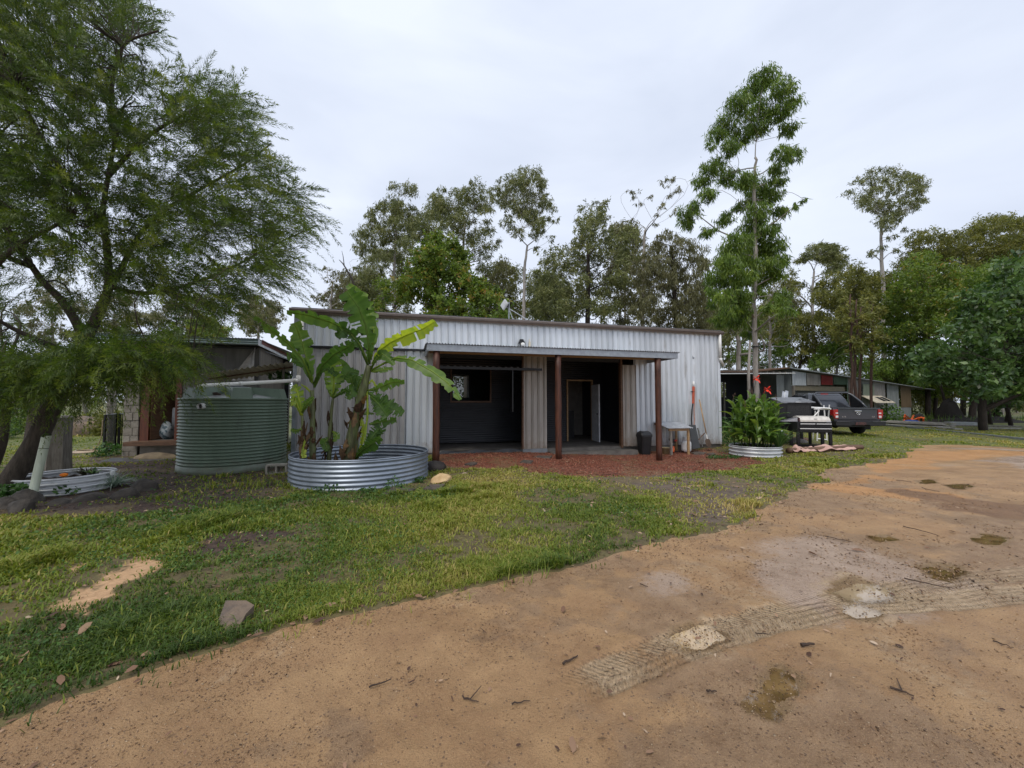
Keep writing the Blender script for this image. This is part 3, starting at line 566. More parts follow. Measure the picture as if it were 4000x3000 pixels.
mb.grid(np.array(P)); obj('plastic_membrane', mb, M_BLACKPL, shed)
sbox('cupboard', 8.75, 9.35, -3.4, -2.9, .05, 1.15, M_BLACKPL)
# rack beam with a ribbed sheet edge inside the first bay, overlapping the pillar
sbox('rack_beam', 3.75, 6.95, .13, .19, 2.46, 2.53, M_DARKSHEET); mb = MB(); pr = rib((3.75, 6.2), .19, .05, .03)
mb.grid(np.array([[S(s, q, 2.53+o) for s, o in pr] for q in (-.1, .20)])); mb.grid(np.array([[S(s, .20, 2.533+o), S(s, .20, 2.528)] for s, o in pr])); obj('rack_sheet', mb, pm('rack_iron', (.10,.10,.105), .5, .4), shed)
sbox('rack_stay', 6.02, 6.06, -.1, .1, 1.2, 2.46, M_BLACKMET)
# ------------------------------------------------------------------ awning
AD = 1.5
aw = thing('awning', 'corrugated steel awning on three dark stained timber posts', 'awning', S(7.1, AD/2, 0))
a0, a1 = 3.42, 10.78
def abox(name, s0, s1, d0, d1, z0, z1, m, parent=aw): return sbox(name, s0, s1, d0, d1, z0, z1, m, parent)
ss = np.arange(a0-.05, a1+.06, .019); ZT = lambda d: 2.985+.012*(AD-d)
mb = MB(); P = np.array([[S(s, d, ZT(d)+.017*math.cos(s*2*math.pi/.076)) for s in ss] for d in (.03, .8, AD+.09)]); mb.grid(P); mb.grid(P-ZA*.004); obj('roof_sheet', mb, M_GALV, aw, True)
abox('front_beam', a0, a1, AD+.0, AD+.05, 2.80, 2.965, M_STEELPURL); abox('beam_lip', a0+.01, a1-.01, AD-.05, AD-.002, 2.80, 2.815, M_STEELPURL)
abox('side_beam', a0, a0+.05, .04, AD-.003, 2.80, 2.965, M_STEELPURL); abox('side_beam', a1-.05, a1, .04, AD-.003, 2.80, 2.965, M_STEELPURL)
abox('soffit_batten', a0+.06, a1-.06, AD-.12, AD-.07, 2.83, 2.90, M_TIMBERPALE); abox('soffit_batten', a0+.06, a1-.06, .55, .62, 2.85, 2.93, M_TIMBERPALE)
for (s, d) in ((a0+.02, AD+.055), (a0+.09, AD+.055), (a1-.06, AD+.055)):
    for z in (2.845, 2.92): mb = MB(); mb.box(S(s, d, z), (.022, .02, .022), rz=SYAW); obj('beam_bolt', mb, M_GALVDARK, aw)
for k, (u, v) in enumerate(((1702,1805), (2182,1800), (2575,1797))):
    s, z, p = onwall(u, v, AD-.06); zb = gz(p[0], p[1])-.12
    mb = MB(); zs = np.linspace(zb, 2.80, 9); g = np.random.default_rng(k); mb.tube([[p[0]+g.normal()*.003, p[1]+g.normal()*.003, q] for q in zs], .088+.003*g.normal(size=9), 18); obj('post', mb, M_POST, aw, True)
# ------------------------------------------------------------------ fixtures on the shed
mb = MB()
def pipe(name, pts, r, m, label, cat, n=12, elbow=None):
    mb = MB(); mb.tube(pts, r, n); o = obj(name, mb, m, None, True); return tag(o, label, cat)
pL = S(.20, .11, 3.9); pE = onwall(1166, 1486, .11)[2]; pT = at(795, 1507, 9.1)
dp = thing('rain_pipe', 'cream PVC downpipe running from the shed corner across to the green tank', 'pipe', (pE[0], pE[1], 0))
mb = MB(); mb.tube([pL, [pE[0], pE[1], pE[2]+.0]], .048, 14); obj('downpipe', mb, M_PVC, dp, True)
mb = MB(); hv = unit(pT-pE); mb.tube([pE-hv*.03, pE+hv*.12], .058, 14); mb.tube([pE+ZA*.13, pE-ZA*.04], .058, 14); mb.ico(pE, (.058,.058,.058), 2); obj('elbow', mb, M_PVC, dp, True)
mb = MB(); mb.tube([pE+hv*.05, pT, pT+hv*.1-ZA*.03], .048, 14); mb.tube([pE+(pT-pE)*.62, pE+(pT-pE)*.66], .054, 14); obj('cross_pipe', mb, M_PVC, dp, True)
mb = MB(); mb.tube([S(.1, .04, 2.12+.0), S(.1, .17, 2.12)], .008); mb.lathe(S(.12, .11, pE[2]-.02), [(.056,-.0),(.06,.02),(.056,.04)], 12); obj('bracket', mb, M_WHITE, dp)
rp = thing('rain_pipe', 'short white downpipe kinked round the shed corner by the garden tap', 'pipe', S(SL-.03, .08, 3.0)); rp['label'] = 'short white downpipe with a kinked end under the brown gutter'
mb = MB(); mb.tube([S(SL-.02, .09, 3.9), S(SL-.02, .09, 3.05)], .05, 12); obj('downpipe', mb, M_WHITE, rp, True)
mb = MB(); mb.tube([S(SL-.02, .09, 3.06), S(SL+.0, .09, 2.98), S(SL+.2, -.02, 2.80)], .05, 12); obj('elbow', mb, M_WHITE, rp, True)
# flood light
c = onwall(2037, 1342, .10)[2]; fl = thing('flood_light', 'small black flood light with cable loop on the upper shed wall', 'light', c)
mb = MB(); mb.prism([(-.10,0),(.10,0),(.05,.13),(-.05,.13)], -.05, .04, axes=(SU, ZA, SN), o=c+ZA*.0); obj('housing', mb, M_BLACKPL, fl)
mb = MB(); mb.ico(c+SU*.03-ZA*.03+SN*.05, (.07,.05,.06), 2); obj('lamp_head', mb, M_WHITE, fl, True)
mb = MB(); a = np.linspace(0, 5.4, 20); mb.tube([c+SU*(.03+.12*math.cos(q))+ZA*(-.02+.13*math.sin(q))-SN*.06 for q in a], .008, 5); obj('cable', mb, M_BLACKPL, fl)
mb = MB(); mb.box(c-ZA*.13+SU*.0, (.17,.05,.04), rz=SYAW, ry=-.5); mb.box(c-SN*.06+ZA*.03, (.07,.03,.16), rz=SYAW); obj('bracket', mb, M_BLACKMET, fl)
c = onwall(2069, 1345, .05)[2]; sn = thing('wall_sensor', 'small cream tapered sensor stick on the upper shed wall', 'sensor', c)
mb = MB(); mb.lathe(c, [(.028,-.09),(.032,-.05),(.032,.05),(.012,.10),(.009,.16)], 10, True, True); obj('body', mb, M_CREAM, sn, True); mb = MB(); mb.box(c-ZA*.12, (.03,.03,.06), rz=SYAW); obj('clip', mb, M_BLUE, sn)
# antenna on the roof
c = S(onwall(1988, 1245, -.25)[0], -.25, 4.0); an = thing('roof_antenna', 'square white panel antenna on a braced pole above the shed roof', 'antenna', c)
tp = at(1986, 1180, c[1]); mb = MB(); mb.tube([c-ZA*.03, V3(c[0], c[1], tp[2])], .022, 8); obj('pole', mb, M_GALVDARK, an)
pc = at(1970, 1190, c[1]-.1); nx = unit(V3(-.75, -.6, .15)); e1 = unit(np.cross(nx, ZA)); e2 = np.cross(e1, nx); f1 = unit(e1+e2); f2 = unit(e2-e1)
mb = MB(); mb.box(pc, (.27, .27, .05), axes=(f1, f2, nx), bev=.02); obj('panel', mb, pm('antenna_grey', (.50,.51,.52), .5), an, True)
mb = MB(); mb.box(pc-nx*.09+ZA*.0, (.10,.12,.12), axes=(e1, e2, nx)); mb.tube([pc-nx*.08, V3(c[0], c[1], pc[2])], .018); obj('bracket', mb, M_BLACKPL, an)
for q in (at(2082, 1258, c[1]+1.0), at(2006, 1250, c[1]+.5)):
    mb = MB(); mb.tube([V3(c[0], c[1], at(1990, 1205, c[1])[2]), V3(q[0], q[1], q[2]-.03)], .013, 6); obj('stay', mb, M_GALV, an)
# rusty marks and bolt heads that read on the right wall
for (u, v) in ((2703,1392), (2709,1397)):
    c = onwall(u, v, .012)[2]; mb = MB(); mb.ico(c, (.035,.02,.05), 1, .5, 3); obj('patch', mb, M_GALVDARK, shed)
# ================================================================== TANK, BEDS AND THE LEFT COTTAGE
def ring_bed(name, label, c, r, h, m, pitch=.076, amp=.011, n=64, soil_z=None, squash=1.0):
    t = thing(name, label, 'garden bed', c)
    zs = np.linspace(0, h, max(8, int(h/pitch*8))); mb = MB()
    prof = [(r+amp*math.cos(z*2*math.pi/pitch), z) for z in zs]
    prof2 = [(a-.006, z) for a, z in prof][::-1]
    mb.lathe(c-ZA*.06, prof+[(r+.012, h+.004), (r-.012, h+.006)]+prof2, n); obj('side_wall', mb, m, t, True)
    mb = MB(); a = np.linspace(0, 2*math.pi, n+1); mb.tube([c+V3((r-.002)*math.cos(q), (r-.002)*math.sin(q), h-.055) for q in a], .013, 8, False); obj('rim', mb, m, t, True)
    sz = h*.55 if soil_z is None else soil_z
    mb = MB(); g = np.random.default_rng(3); v = [c+V3(0, 0, sz+.03)]; fs = []
    for k in range(1, 7):
        for q in range(40):
            an = q*2*math.pi/40; rr_ = (r-.015)*k/6; v.append(c+V3(rr_*math.cos(an), rr_*math.sin(an), sz+(.025*g.normal() if k < 6 else 0)))
    fs = [[0, 1+q, 1+(q+1) % 40] for q in range(40)]+[[1+(k-1)*40+q, 1+k*40+q, 1+k*40+(q+1) % 40, 1+(k-1)*40+(q+1) % 40] for k in range(1, 6) for q in range(40)]
    mb.add(v, fs); obj('soil', mb, M_SOIL, t, True); return t
M_BEDBLUE = pm('bed_zinc_blue', (.30,.34,.40), .40, .45, (.20,.23,.27), 2.2, 5, .05, 20, stain=((.10,.10,.11), 2.5, .62))
M_BEDWHITE = pm('bed_zinc_bright', (.66,.67,.68), .34, .3, (.50,.51,.52), 3, 4)
BC = V3(-2.97, 7.87, 0); BC[2] = gz(BC[0], BC[1])
ring_bed('raised_garden_bed', 'large round corrugated steel garden bed holding the banana plants', BC, 1.273, .56, M_BEDBLUE, soil_z=.16)
LC = at(260, 1900, 6.85); LC = V3(-7.68, 6.85, 0); LC[2] = gz(LC[0], LC[1])
ring_bed('raised_garden_bed', 'low round corrugated garden bed with an orange flower beside the leaning trunk', LC, .62, .33, M_BEDWHITE, .085, .026, 48, soil_z=.16)
mb = MB(); mb.box(LC+V3(.62, .18, .26), (.03, .09, .07), rz=.3); j = obj('seam_strap', mb, M_WHITE, None); j.parent = bpy.data.objects['raised_garden_bed.001']; j.location = j.location-j.parent.location
# tank
TC = V3(-6.43, 9.21, 0); TC[2] = gz(TC[0], TC[1])-.03; TR = 1.04
tank = thing('water_tank', 'round green corrugated rainwater tank beside the shed corner', 'water tank', TC)
zs = np.linspace(.17, 1.56, 230); prof = [(TR+.01, -.05), (TR+.015, .05), (TR+.01, .16)]+[(TR+.014*math.cos(z*2*math.pi/.069)-.004, z) for z in zs]+[(TR+.02, 1.57), (TR+.022, 1.61), (TR-.02, 1.615)]
mb = MB(); mb.lathe(TC, prof, 96); obj('body', mb, M_TANK, tank, True)
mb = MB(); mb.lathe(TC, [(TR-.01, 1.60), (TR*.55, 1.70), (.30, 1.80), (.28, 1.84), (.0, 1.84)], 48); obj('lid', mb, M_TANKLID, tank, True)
for k in range(6):                      # moulded wedge ribs on the shoulder
    a = math.radians(-110+k*60); e = V3(math.cos(a), math.sin(a), 0); t_ = V3(-e[1], e[0], 0); o = TC
    mb = MB(); ww = (.20, .15)
    v = [o+e*(TR-.02)+t_*q*ww[0]+ZA*1.60 for q in (-1, 1)]+[o+e*(TR-.07)+t_*q*ww[1]+ZA*1.83 for q in (-1, 1)]+[o+e*.42+t_*q*.24+ZA*1.86 for q in (-1, 1)]+[o+e*.42+t_*q*.30+ZA*1.60 for q in (-1, 1)]
    mb.add(v, [[0,1,3,2],[2,3,5,4],[4,5,7,6],[0,2,4,6],[1,7,5,3]]); obj('lid_rib', mb, M_TANK, tank)
sp = at(830, 1586, 8.45); e = unit(V3(sp[0]-TC[0], sp[1]-TC[1], 0)); o = V3(TC[0]+e[0]*TR, TC[1]+e[1]*TR, sp[2])
mb = MB(); mb.tube([o-e*.02, o+e*.085], .062, 20, False); mb.tube([o+e*.085, o-e*.02], .05, 20, False); ot = obj('overflow_outlet', mb, M_WHITE, tank, True)
mb = MB(); mb.lathe((0,0,0), [(0,0),(.051,0)], 16); v_, f_, _ = mb.arrays(); mb = MB(); t_ = V3(-e[1], e[0], 0); mb.add(np.array([o+e*.03+t_*p[0]+ZA*p[1] for p in v_]), f_); obj('outlet_mesh', mb, M_BLACKPL, ot)
mb = MB(); mb.ico(TC+V3(.0, 0, 1.87), (.22,.22,.04), 2); obj('inlet_strainer', mb, M_BLACKPL, tank, True)
mb = MB(); lb = at(920, 1545, TC[1]-.75); mb.ico(TC+V3(-.1, -.62, 1.69), (.14,.10,.05), 2, .7, 5); obj('leaf_debris', mb, pm('wet_leaves', (.05,.028,.02), .6), tank)
# hollow concrete block
c = gp(1085, 1822); c = V3(-4.92, 8.35, gz(-4.92, 8.35)); bl = thing('concrete_block', 'hollow grey concrete block lying on its side by the tank', 'block', c)
ax = unit(V3(1, .22, 0)); ay = V3(-ax[1], ax[0], 0); mb = MB()
for q in (-.185, 0, .185): mb.box(c+ax*q+ZA*.10, (.035, .19, .19), axes=(ax, ay, ZA))
for z in (.018, .182): 
    for q in (-.0925, .0925): mb.box(c+ax*q+ZA*z, (.15, .19, .034), axes=(ax, ay, ZA))
obj('shell', mb, M_BLOCK, bl)
def rock(name, label, cat, c, r, m, seed, noise=.35, group=None, rz=0, flat=.35, sub=3):
    mb = MB(); mb.ico((0,0,0), r, sub, noise, seed, flat); v, f, _ = mb.arrays(); R = np.array(Matrix.Rotation(rz, 3, 'Z')); v = v@R.T
    mb = MB(); mb.add(v+np.asarray(c)+V3(0, 0, flat*r[2]*.6), f); o = obj(name, mb, m, None); return tag(o, label, cat, group)
def facet(name, label, cat, c, r, m, seed, group=None, rz=0, n=9):
    """angular stone: convex hull of a few points"""
    g = np.random.default_rng(seed); P = g.normal(size=(n+6, 3)); P /= np.linalg.norm(P, axis=1, keepdims=True); P *= g.uniform(.8, 1.1, (len(P), 1)); P[:, 2] = np.clip(P[:, 2], -.35, .8)
    bm = bmesh.new(); [bm.verts.new(p) for p in P]; r_ = bmesh.ops.convex_hull(bm, input=bm.verts[:]); bmesh.ops.delete(bm, geom=[q for q in r_['geom_interior'] if isinstance(q, bmesh.types.BMVert)], context='VERTS')
    bmesh.ops.bevel(bm, geom=bm.edges[:], offset=.06, segments=1, affect='EDGES'); bm.verts.index_update()
    v = np.array([q.co[:] for q in bm.verts])*np.array(r); f = [[q.index for q in h.verts] for h in bm.faces]; bm.free()
    R = np.array(Matrix.Rotation(rz, 3, 'Z')); mb = MB(); mb.add(v@R.T+np.asarray(c)+V3(0, 0, .25*r[2]), f); o = obj(name, mb, m, None); return tag(o, label, cat, group)
def slab(name, label, pts, h, m, group=None):
    P = np.array([gp(u, v) for u, v in pts]); c = P.mean(0); mb = MB(); n = len(P); z0 = c[2]-.03
    lo = np.c_[P[:, :2], np.full(n, z0)]; hi = np.c_[c[:2]+(P[:, :2]-c[:2])*.94, c[2]+h+.006*np.sin(np.arange(n)*2.1)]
    mb.add(np.concatenate([lo, hi]), [list(range(n, 2*n))]+[[i, (i+1) % n, n+(i+1) % n, n+i] for i in range(n)]); return tag(obj(name, mb, m, None), label, 'stone', group)
lc = gp(1725, 1868)
rock('log', 'short charred log lying at the foot of the awning post', 'log', V3(-1.72, 8.72, gz(-1.7, 8.7)), (.30, .17, .17), M_LOG, 4, .22, rz=-.2)
facet('sandstone_rock', 'pale yellow sandstone rock in front of the charred log', 'rock', gp(1717, 1888)-V3(0,-.1,0.02), (.235, .17, .17), M_ROCKTAN, 12, rz=.3, n=22)
slab('flagstone', 'brown square flagstone lying against the banana bed', [(1490,1938),(1535,1912),(1628,1918),(1580,1940)], .045, M_SLATE)
slab('flagstone', 'thin broken flagstone under the sandstone rock', [(1650,1916),(1680,1902),(1742,1896),(1722,1918),(1690,1921)], .04, M_SLATE)
slab('flagstone', 'small grey flagstone sitting alone in the grass', [(1742,1920),(1775,1902),(1803,1904),(1795,1921),(1765,1928)], .035, pm('grey_slate', (.10,.10,.10), .6, 0, (.06,.06,.062), 9, 6, .3, 40))
mb = MB(); 
P = np.array([gp(u, v) for u, v in ((850,2448),(880,2400),(960,2402),(992,2412),(960,2432),(925,2475),(890,2478))]); c = P.mean(0); n = len(P)
hi = np.c_[P[:, :2]*1.0, c[2]+np.array([.03, .095, .10, .085, .06, .02, .02])]; lo = np.c_[P[:, :2]*1.0+V3(0, -.01), np.full(n, c[2]-.04)]
mb.add(np.concatenate([lo, hi, [[c[0], c[1], c[2]+.075]]]), [[n+i, n+(i+1) % n, 2*n] for i in range(n)]+[[i, (i+1) % n, n+(i+1) % n, n+i] for i in range(n)])
tag(obj('rock', mb, M_ROCKGREY, None), 'flat angular grey-brown rock sitting in the grass near the track edge', 'rock')
rock('rock', 'round stone half sunk in grass beside the angular rock', 'rock', gp(1008, 2472)-V3(0,0,.015), (.035,.03,.03), M_ROCKGREY, 9, .2)
# stones round the low bed
for k, (u, v, rx, ry, rz_, sd, lb_) in enumerate(((70,1915,.30,.22,.17,31,'large dark boulder at the leaning trunk foot, under the white pipe'), (110,1965,.26,.2,.13,32,'dark boulder in front of the largest one by the trunk'), (80,1995,.17,.14,.12,33,'small round grey stone at the front of the trunk boulders'),
        (30,1985,.2,.16,.12,37,'mossy stone tucked beside the round grey stone'), (480,1945,.30,.16,.12,34,'long dark edging stone below the striped grass clump'), (570,1918,.26,.17,.14,35,'dark edging stone behind the striped grass clump end'), (330,1958,.34,.14,.08,36,'low flat stone in front of the low garden bed'), (230,1972,.25,.13,.06,38,'buried stone showing its top in front of low bed'))):
    rock('edging_stone', lb_, 'stone', gp(u, v)-V3(0,0,.02), (rx*.72, ry*.85, rz_*1.25), M_ROCKDARK, sd, .30, 'stones round the low garden bed', rz=.25*k)
# leaning pvc pipe
b0 = gp(135, 1920); b0 = at(135, 1900, 6.05); b1 = at(182, 1702, 6.15)
pp = thing('pvc_pipe', 'aged white PVC pipe leaning upright out of the boulders', 'pipe', b0-ZA*.06); mb = MB(); mb.tube([b0-unit(b1-b0)*.08, b1], .054, 16, False); mb.tube([b1, b0], .048, 16, False); obj('pipe', mb, M_PVCGREEN, pp, True)
mb = MB(); q = b0+(b1-b0)*.74; mb.tube([q, q+unit(b1-b0)*.008], .056, 16); obj('wire_tie', mb, M_BLACKMET, pp); mb = MB(); mb.ico(b1+ZA*.0, (.05,.05,.03), 2, .8, 4); obj('plant_tuft', mb, pm('moss', (.03,.045,.015), .9), pp)
# old timber stump with a flat cap
sc_ = at(205, 1850, 8.5); sc_[2] = gz(sc_[0], sc_[1]); st = thing('timber_stump', 'thick grey weathered timber stump with a capped top behind the leaning trunk', 'stump', sc_)
mb = MB(); g = np.random.default_rng(8); a = np.linspace(0, 2*math.pi, 18, endpoint=False); rr_ = 1+.09*g.normal(size=18); P = []
for z, k in ((-.1, 1.08), (.3, 1.0), (.8, .95), (1.12, .97), (1.16, 1.0), (1.2, .86)): P.append([sc_+V3(.30*k*rr_[i]*math.cos(q), .28*k*rr_[i]*math.sin(q), z) for i, q in enumerate(a)])
P = np.array(P); P = np.concatenate([P, P[:, :1]], 1); mb.grid(P); mb.add(P[-1][:-1], [list(range(18))]); obj('trunk', mb, M_TIMBERGREY, st)
sc2 = at(120, 1860, 7.9); sc2[2] = gz(*sc2[:2]); mb = MB(); mb.tube([sc2-ZA*.1, sc2+V3(.03,0,.6), sc2+V3(.08,.0,1.5), sc2+V3(.2,.05,2.0)], [.17,.15,.12,.10], 12); tag(obj('dead_tree', mb, M_BARK, None, True), 'broken dead grey trunk standing between the leaning tree and capped stump', 'tree trunk')
# orange flower, seedling pot
fc = LC+V3(.28, -.28, .16); fl = thing('marigold', 'single bright orange flower in the low garden bed', 'flower', fc); mb = MB(); mb.tube([fc, fc+V3(.01,0,.13)], .005); obj('stem', mb, pm('green_stem', (.06,.12,.03), .6), fl); mb = MB(); mb.ico(fc+ZA*.15, (.045,.045,.032), 2, .3, 2); obj('bloom', mb, M_FLOWER, fl)
pc = LC+V3(.34, .12, .17); pt = thing('seedling_pot', 'black seedling pot with a small green plant in the low bed', 'pot', pc); mb = MB(); mb.lathe(pc, [(.0,0),(.06,0),(.075,.10),(.066,.10),(.06,.08),(0,.08)], 16); obj('pot', mb, M_BLACKPL, pt, True)
# ------------------------------------------------------------------ cottage
HA = V3(-11.75, 10.28, 0); HU = unit(V3(3.96, 1.0, 0)); HN = V3(HU[1], -HU[0], 0); HYAW = math.atan2(HU[1], HU[0])
def Hc(s, d, z): return HA+HU*s+HN*d+ZA*z
def onhouse(u, v, d):
    r = ray(u, v); O = V3(0, 0, CAMH); P0 = HA+HN*d; t = np.dot(P0-O, HN)/np.dot(r, HN); p = O+r*t; q = p-HA; return float(np.dot(q, HU)), float(p[2])
house = thing('cottage', 'low stone and sheet cottage with corrugated fascia and open timber doorway', 'house', Hc(2.5, -1, 0))
def hbox(name, s0, s1, d0, d1, z0, z1, m, parent=house, bev=0):
    mb = MB(); mb.box(Hc((s0+s1)/2, (d0+d1)/2, (z0+z1)/2), (s1-s0, abs(d1-d0), z1-z0), rz=HYAW, bev=bev); return obj(name, mb, m, parent)
HD = -.55                                # wall plane behind the fascia
sR, zF = onhouse(1008, 1325, 0); sRb, zFb = onhouse(1008, 1345, 0); zB = zFb-.02
mb = MB(); zs = np.linspace(zB, zF, 40); P = np.array([[Hc(s, .012*math.cos(z*2*math.pi/.06), z) for s in (.35, sR)] for z in zs]); mb.grid(P); mb.grid(P-HN*.02); obj('fascia', mb, pm('fascia_sheet', (.20,.26,.27), .45, .3, (.14,.19,.20), 3, 4), house, True)
HDV = unit(V3(-1.5, 4.4, 0)); c0 = Hc(sR, -.02, 0)
mb = MB(); mb.add([c0+ZA*zB, c0+HDV*4.6+ZA*zB, c0+HDV*4.6+ZA*zF, c0+ZA*zF], [[0,1,2,3]]); mb.add([q-HU*.03 for q in (c0+ZA*zB, c0+HDV*4.6+ZA*zB, c0+HDV*4.6+ZA*zF, c0+ZA*zF)], [[3,2,1,0]]); obj('side_fascia', mb, M_GALV, house)
mb = MB(); k0 = c0+HDV*.35; mb.add([k0+ZA*(zF-.0), k0+HDV*4.4+ZA*(zF), k0+HDV*4.4-HU*1.5+ZA*(zF+.02), k0-HU*1.5+ZA*(zF+.02)], [[0,1,2,3]]); mb.add([k0+ZA*(zF+.05)+HU*.01, k0+HDV*4.4+ZA*(zF+.05)+HU*.01, k0+HDV*4.4+ZA*(zF-.09)+HU*.01, k0+ZA*(zF-.09)+HU*.01], [[0,1,2,3]]); obj('red_barge', mb, pm('red_roof', (.25,.055,.035), .55, .1, (.16,.03,.02), 4, 5), house)
mb = MB(); ss_ = np.arange(.35, sR+.02, .02); P = np.array([[Hc(s, d, z+.008*math.cos(s*2*math.pi/.076)) for s in ss_] for d, z in ((.03, zF+.015), (-5, zF+.03))]); mb.grid(P); obj('roof', mb, M_GALVDARK, house, True)
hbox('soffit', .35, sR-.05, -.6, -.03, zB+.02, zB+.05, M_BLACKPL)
# stone pier: courses of blocks, each its own piece
s0, _ = onhouse(480, 1700, HD); s1, _ = onhouse(541, 1700, HD); HS0 = s0
g = np.random.default_rng(5); z = -.1; row = 0
while z < zB-.05:
    h = .215; cut = s0+(s1-s0)*(.62 if row % 2 else .48)
    full = row % 2 == 1
    for (a, b_) in (((s0, s1),) if full and row % 3 == 1 else ((s0, cut), (cut, s1))):
        hbox('stone_block', a+.004, b_-.004, HD-.35, HD+.022+g.uniform(-.008, .012), z+.004, z+h-.004, M_STONEBLOCK, bev=.014)
    z += h; row += 1
hbox('mortar_core', s0+.015, s1-.015, HD-.33, HD+.005, -.1, zB, pm('mortar', (.25,.23,.20), .95))
dS, _ = onhouse(545, 1700, HD); dE, _ = onhouse(688, 1700, HD); fz = .43
hbox('door_post', dS, dS+.20, HD-.2, HD, fz-.02, zB, M_TIMBERRED); hbox('door_post', dE-.05, dE+.10, HD-.15, HD, fz-.02, zB, M_TIMBERRED)
hbox('doorway_floor', dS-.1, dE+.9, HD-3.0, HD-.0, fz-.10, fz-.02, M_CONC); hbox('door_step', dS-.12, dE+.25, HD-.02, HD+.45, fz-.13, fz-.02, M_TIMBERBROWN); hbox('step_riser', dS+.1, dE+.1, HD-.02, HD+.15, -.1, fz-.14, M_STONEBLOCK)
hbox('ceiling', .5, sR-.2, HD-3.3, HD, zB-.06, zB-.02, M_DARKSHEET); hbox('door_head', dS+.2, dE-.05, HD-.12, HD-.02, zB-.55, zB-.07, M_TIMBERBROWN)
ld = MB(); p0 = Hc(dS+.22, HD-.05, fz); dv2 = unit(HU*.42-HN*.9); ld.box(p0+dv2*.36+ZA*1.0, (.72, .04, 2.0), axes=(dv2, V3(-dv2[1], dv2[0], 0), ZA)); obj('open_door', ld, M_TIMBERBROWN, house)
hbox('wall', dE+.10, sR-.15, HD-.12, HD-.02, .1, zB, pm('grey_sheet_wall', (.13,.125,.115), .8, 0, (.08,.076,.07), 2, 7, .1, 12, stretch=(3,3,.5)))
mb = MB(); k0 = Hc(sR-.15, HD-.05, 0); mb.add([k0, k0+HDV*4.5, k0+HDV*4.5+ZA*zB, k0+ZA*zB], [[0,1,2,3]]); obj('side_wall', mb, pm('side_board', (.22,.20,.17), .85, 0, (.13,.12,.10), 2, 7, .1, 12, stretch=(3,3,.5)), house)
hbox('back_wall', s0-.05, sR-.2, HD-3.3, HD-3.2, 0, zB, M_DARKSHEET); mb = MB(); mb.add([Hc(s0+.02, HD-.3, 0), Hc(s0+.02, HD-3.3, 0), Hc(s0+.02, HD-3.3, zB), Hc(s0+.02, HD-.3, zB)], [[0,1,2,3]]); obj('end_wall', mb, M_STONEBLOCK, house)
mb = MB(); a_ = Hc(sR-.75, HD+.12, zB-.02); P = np.array([[a_+HU*(.1*t+.55*t*q)*1.0-ZA*(1.15*q)+HN*.06*math.sin(5*t) for t in np.linspace(0, 1, 7)] for q in np.linspace(0, 1, 6)])
P = np.array([[Hc(sR-.22-.62*q*(t), HD+.10+.05*math.sin(6*t+3*q), zB-.02-1.0*q) for t in np.linspace(0, 1, 8)] for q in np.linspace(0, 1, 8)]); mb.grid(P); obj('plastic_drape', mb, pm('clear_plastic', (.36,.35,.34), .3, 0, (.22,.21,.20), 4, 4), house, True)
# pale corrugated lean-to sheet over the gap between cottage and shed
lt = thing('lean_to_roof', 'cream corrugated plastic lean-to sheet above the tank', 'roof sheet', Hc(sR-.6, .3, 0)); e0, e1 = at(780, 1462, 9.9), at(1142, 1412, 10.6); ew = unit(e1-e0); bk = unit(V3(-.35, .94, .06))
ln = float(np.linalg.norm(e1-e0)); mb = MB(); tt = np.arange(0, ln, .02); P = np.array([[e0+ew*t+bk*q+ZA*(.022*math.cos(t*2*math.pi/.13)-.16*q) for t in tt] for q in (0, .6, 1.3)]); mb.grid(P); obj('sheet', mb, M_CREAM, lt, True)
mb = MB(); mb.tube([e0+bk*.5-ZA*.13, e1+bk*.5-ZA*.13], .02, 4); obj('batten', mb, M_TIMBERBROWN, lt)
for q in (.18, .85):
    p = e0+ew*ln*q+bk*.6; mb = MB(); mb.tube([[p[0], p[1], gz(p[0], p[1])-.05], [p[0], p[1], p[2]]], .035, 8); obj('post', mb, M_TIMBERGREY, lt)
# laundry things in the doorway
wm = Hc(dE-.30, HD-.85, fz-.02); w_ = thing('washing_machine', 'white top-loading washing machine inside the cottage doorway', 'washing machine', wm)
mb = MB(); mb.box(wm+ZA*.45, (.58,.58,.90), rz=HYAW, bev=.02); obj('cabinet', mb, pm('appliance', (.62,.64,.68), .35), w_); mb = MB(); mb.box(wm+ZA*.93+HN*-.18, (.56,.2,.12), rz=HYAW, bev=.02); obj('control_panel', mb, pm('appliance_grey', (.45,.47,.50), .35), w_); mb = MB(); mb.box(wm+ZA*.905+HN*.1, (.54,.36,.02), rz=HYAW); obj('lid', mb, M_WHITE, w_)
mb = MB(); wp = Hc(dE-.62, HD-.9, 0); mb.box(Hc(dE-.62, HD-.8, fz+.85), (.10,.06,1.7), rz=HYAW); obj('window_post', mb, M_TIMBERPALE, house)
bg = Hc(dE-.42, HD-.35, fz-.02); mb = MB(); mb.ico(bg+ZA*.24, (.20,.16,.26), 3, .25, 8); tag(obj('laundry_bag', mb, pm('patterned_bag', (.06,.10,.12), .6, 0, (.30,.34,.36), 9, 2, lo=.52, hi=.56), None), 'dark patterned bag on the cottage doorway floor', 'bag')
# big natural stone below the step
rock('rock', 'long pale sandstone boulder under the cottage door step', 'rock', gp(605, 1792)-V3(0,0,.03), (.52,.22,.18), pm('tan_boulder', (.26,.20,.12), .85, 0, (.15,.11,.07), 4, 8, .5, 20), 21, .12, rz=.15)
slab('flagstone', 'wet dark paving slab in the mulch before the cottage step', [(380,1806),(430,1792),(640,1788),(690,1796),(560,1804)], .02, pm('wet_slab', (.08,.08,.085), .35))
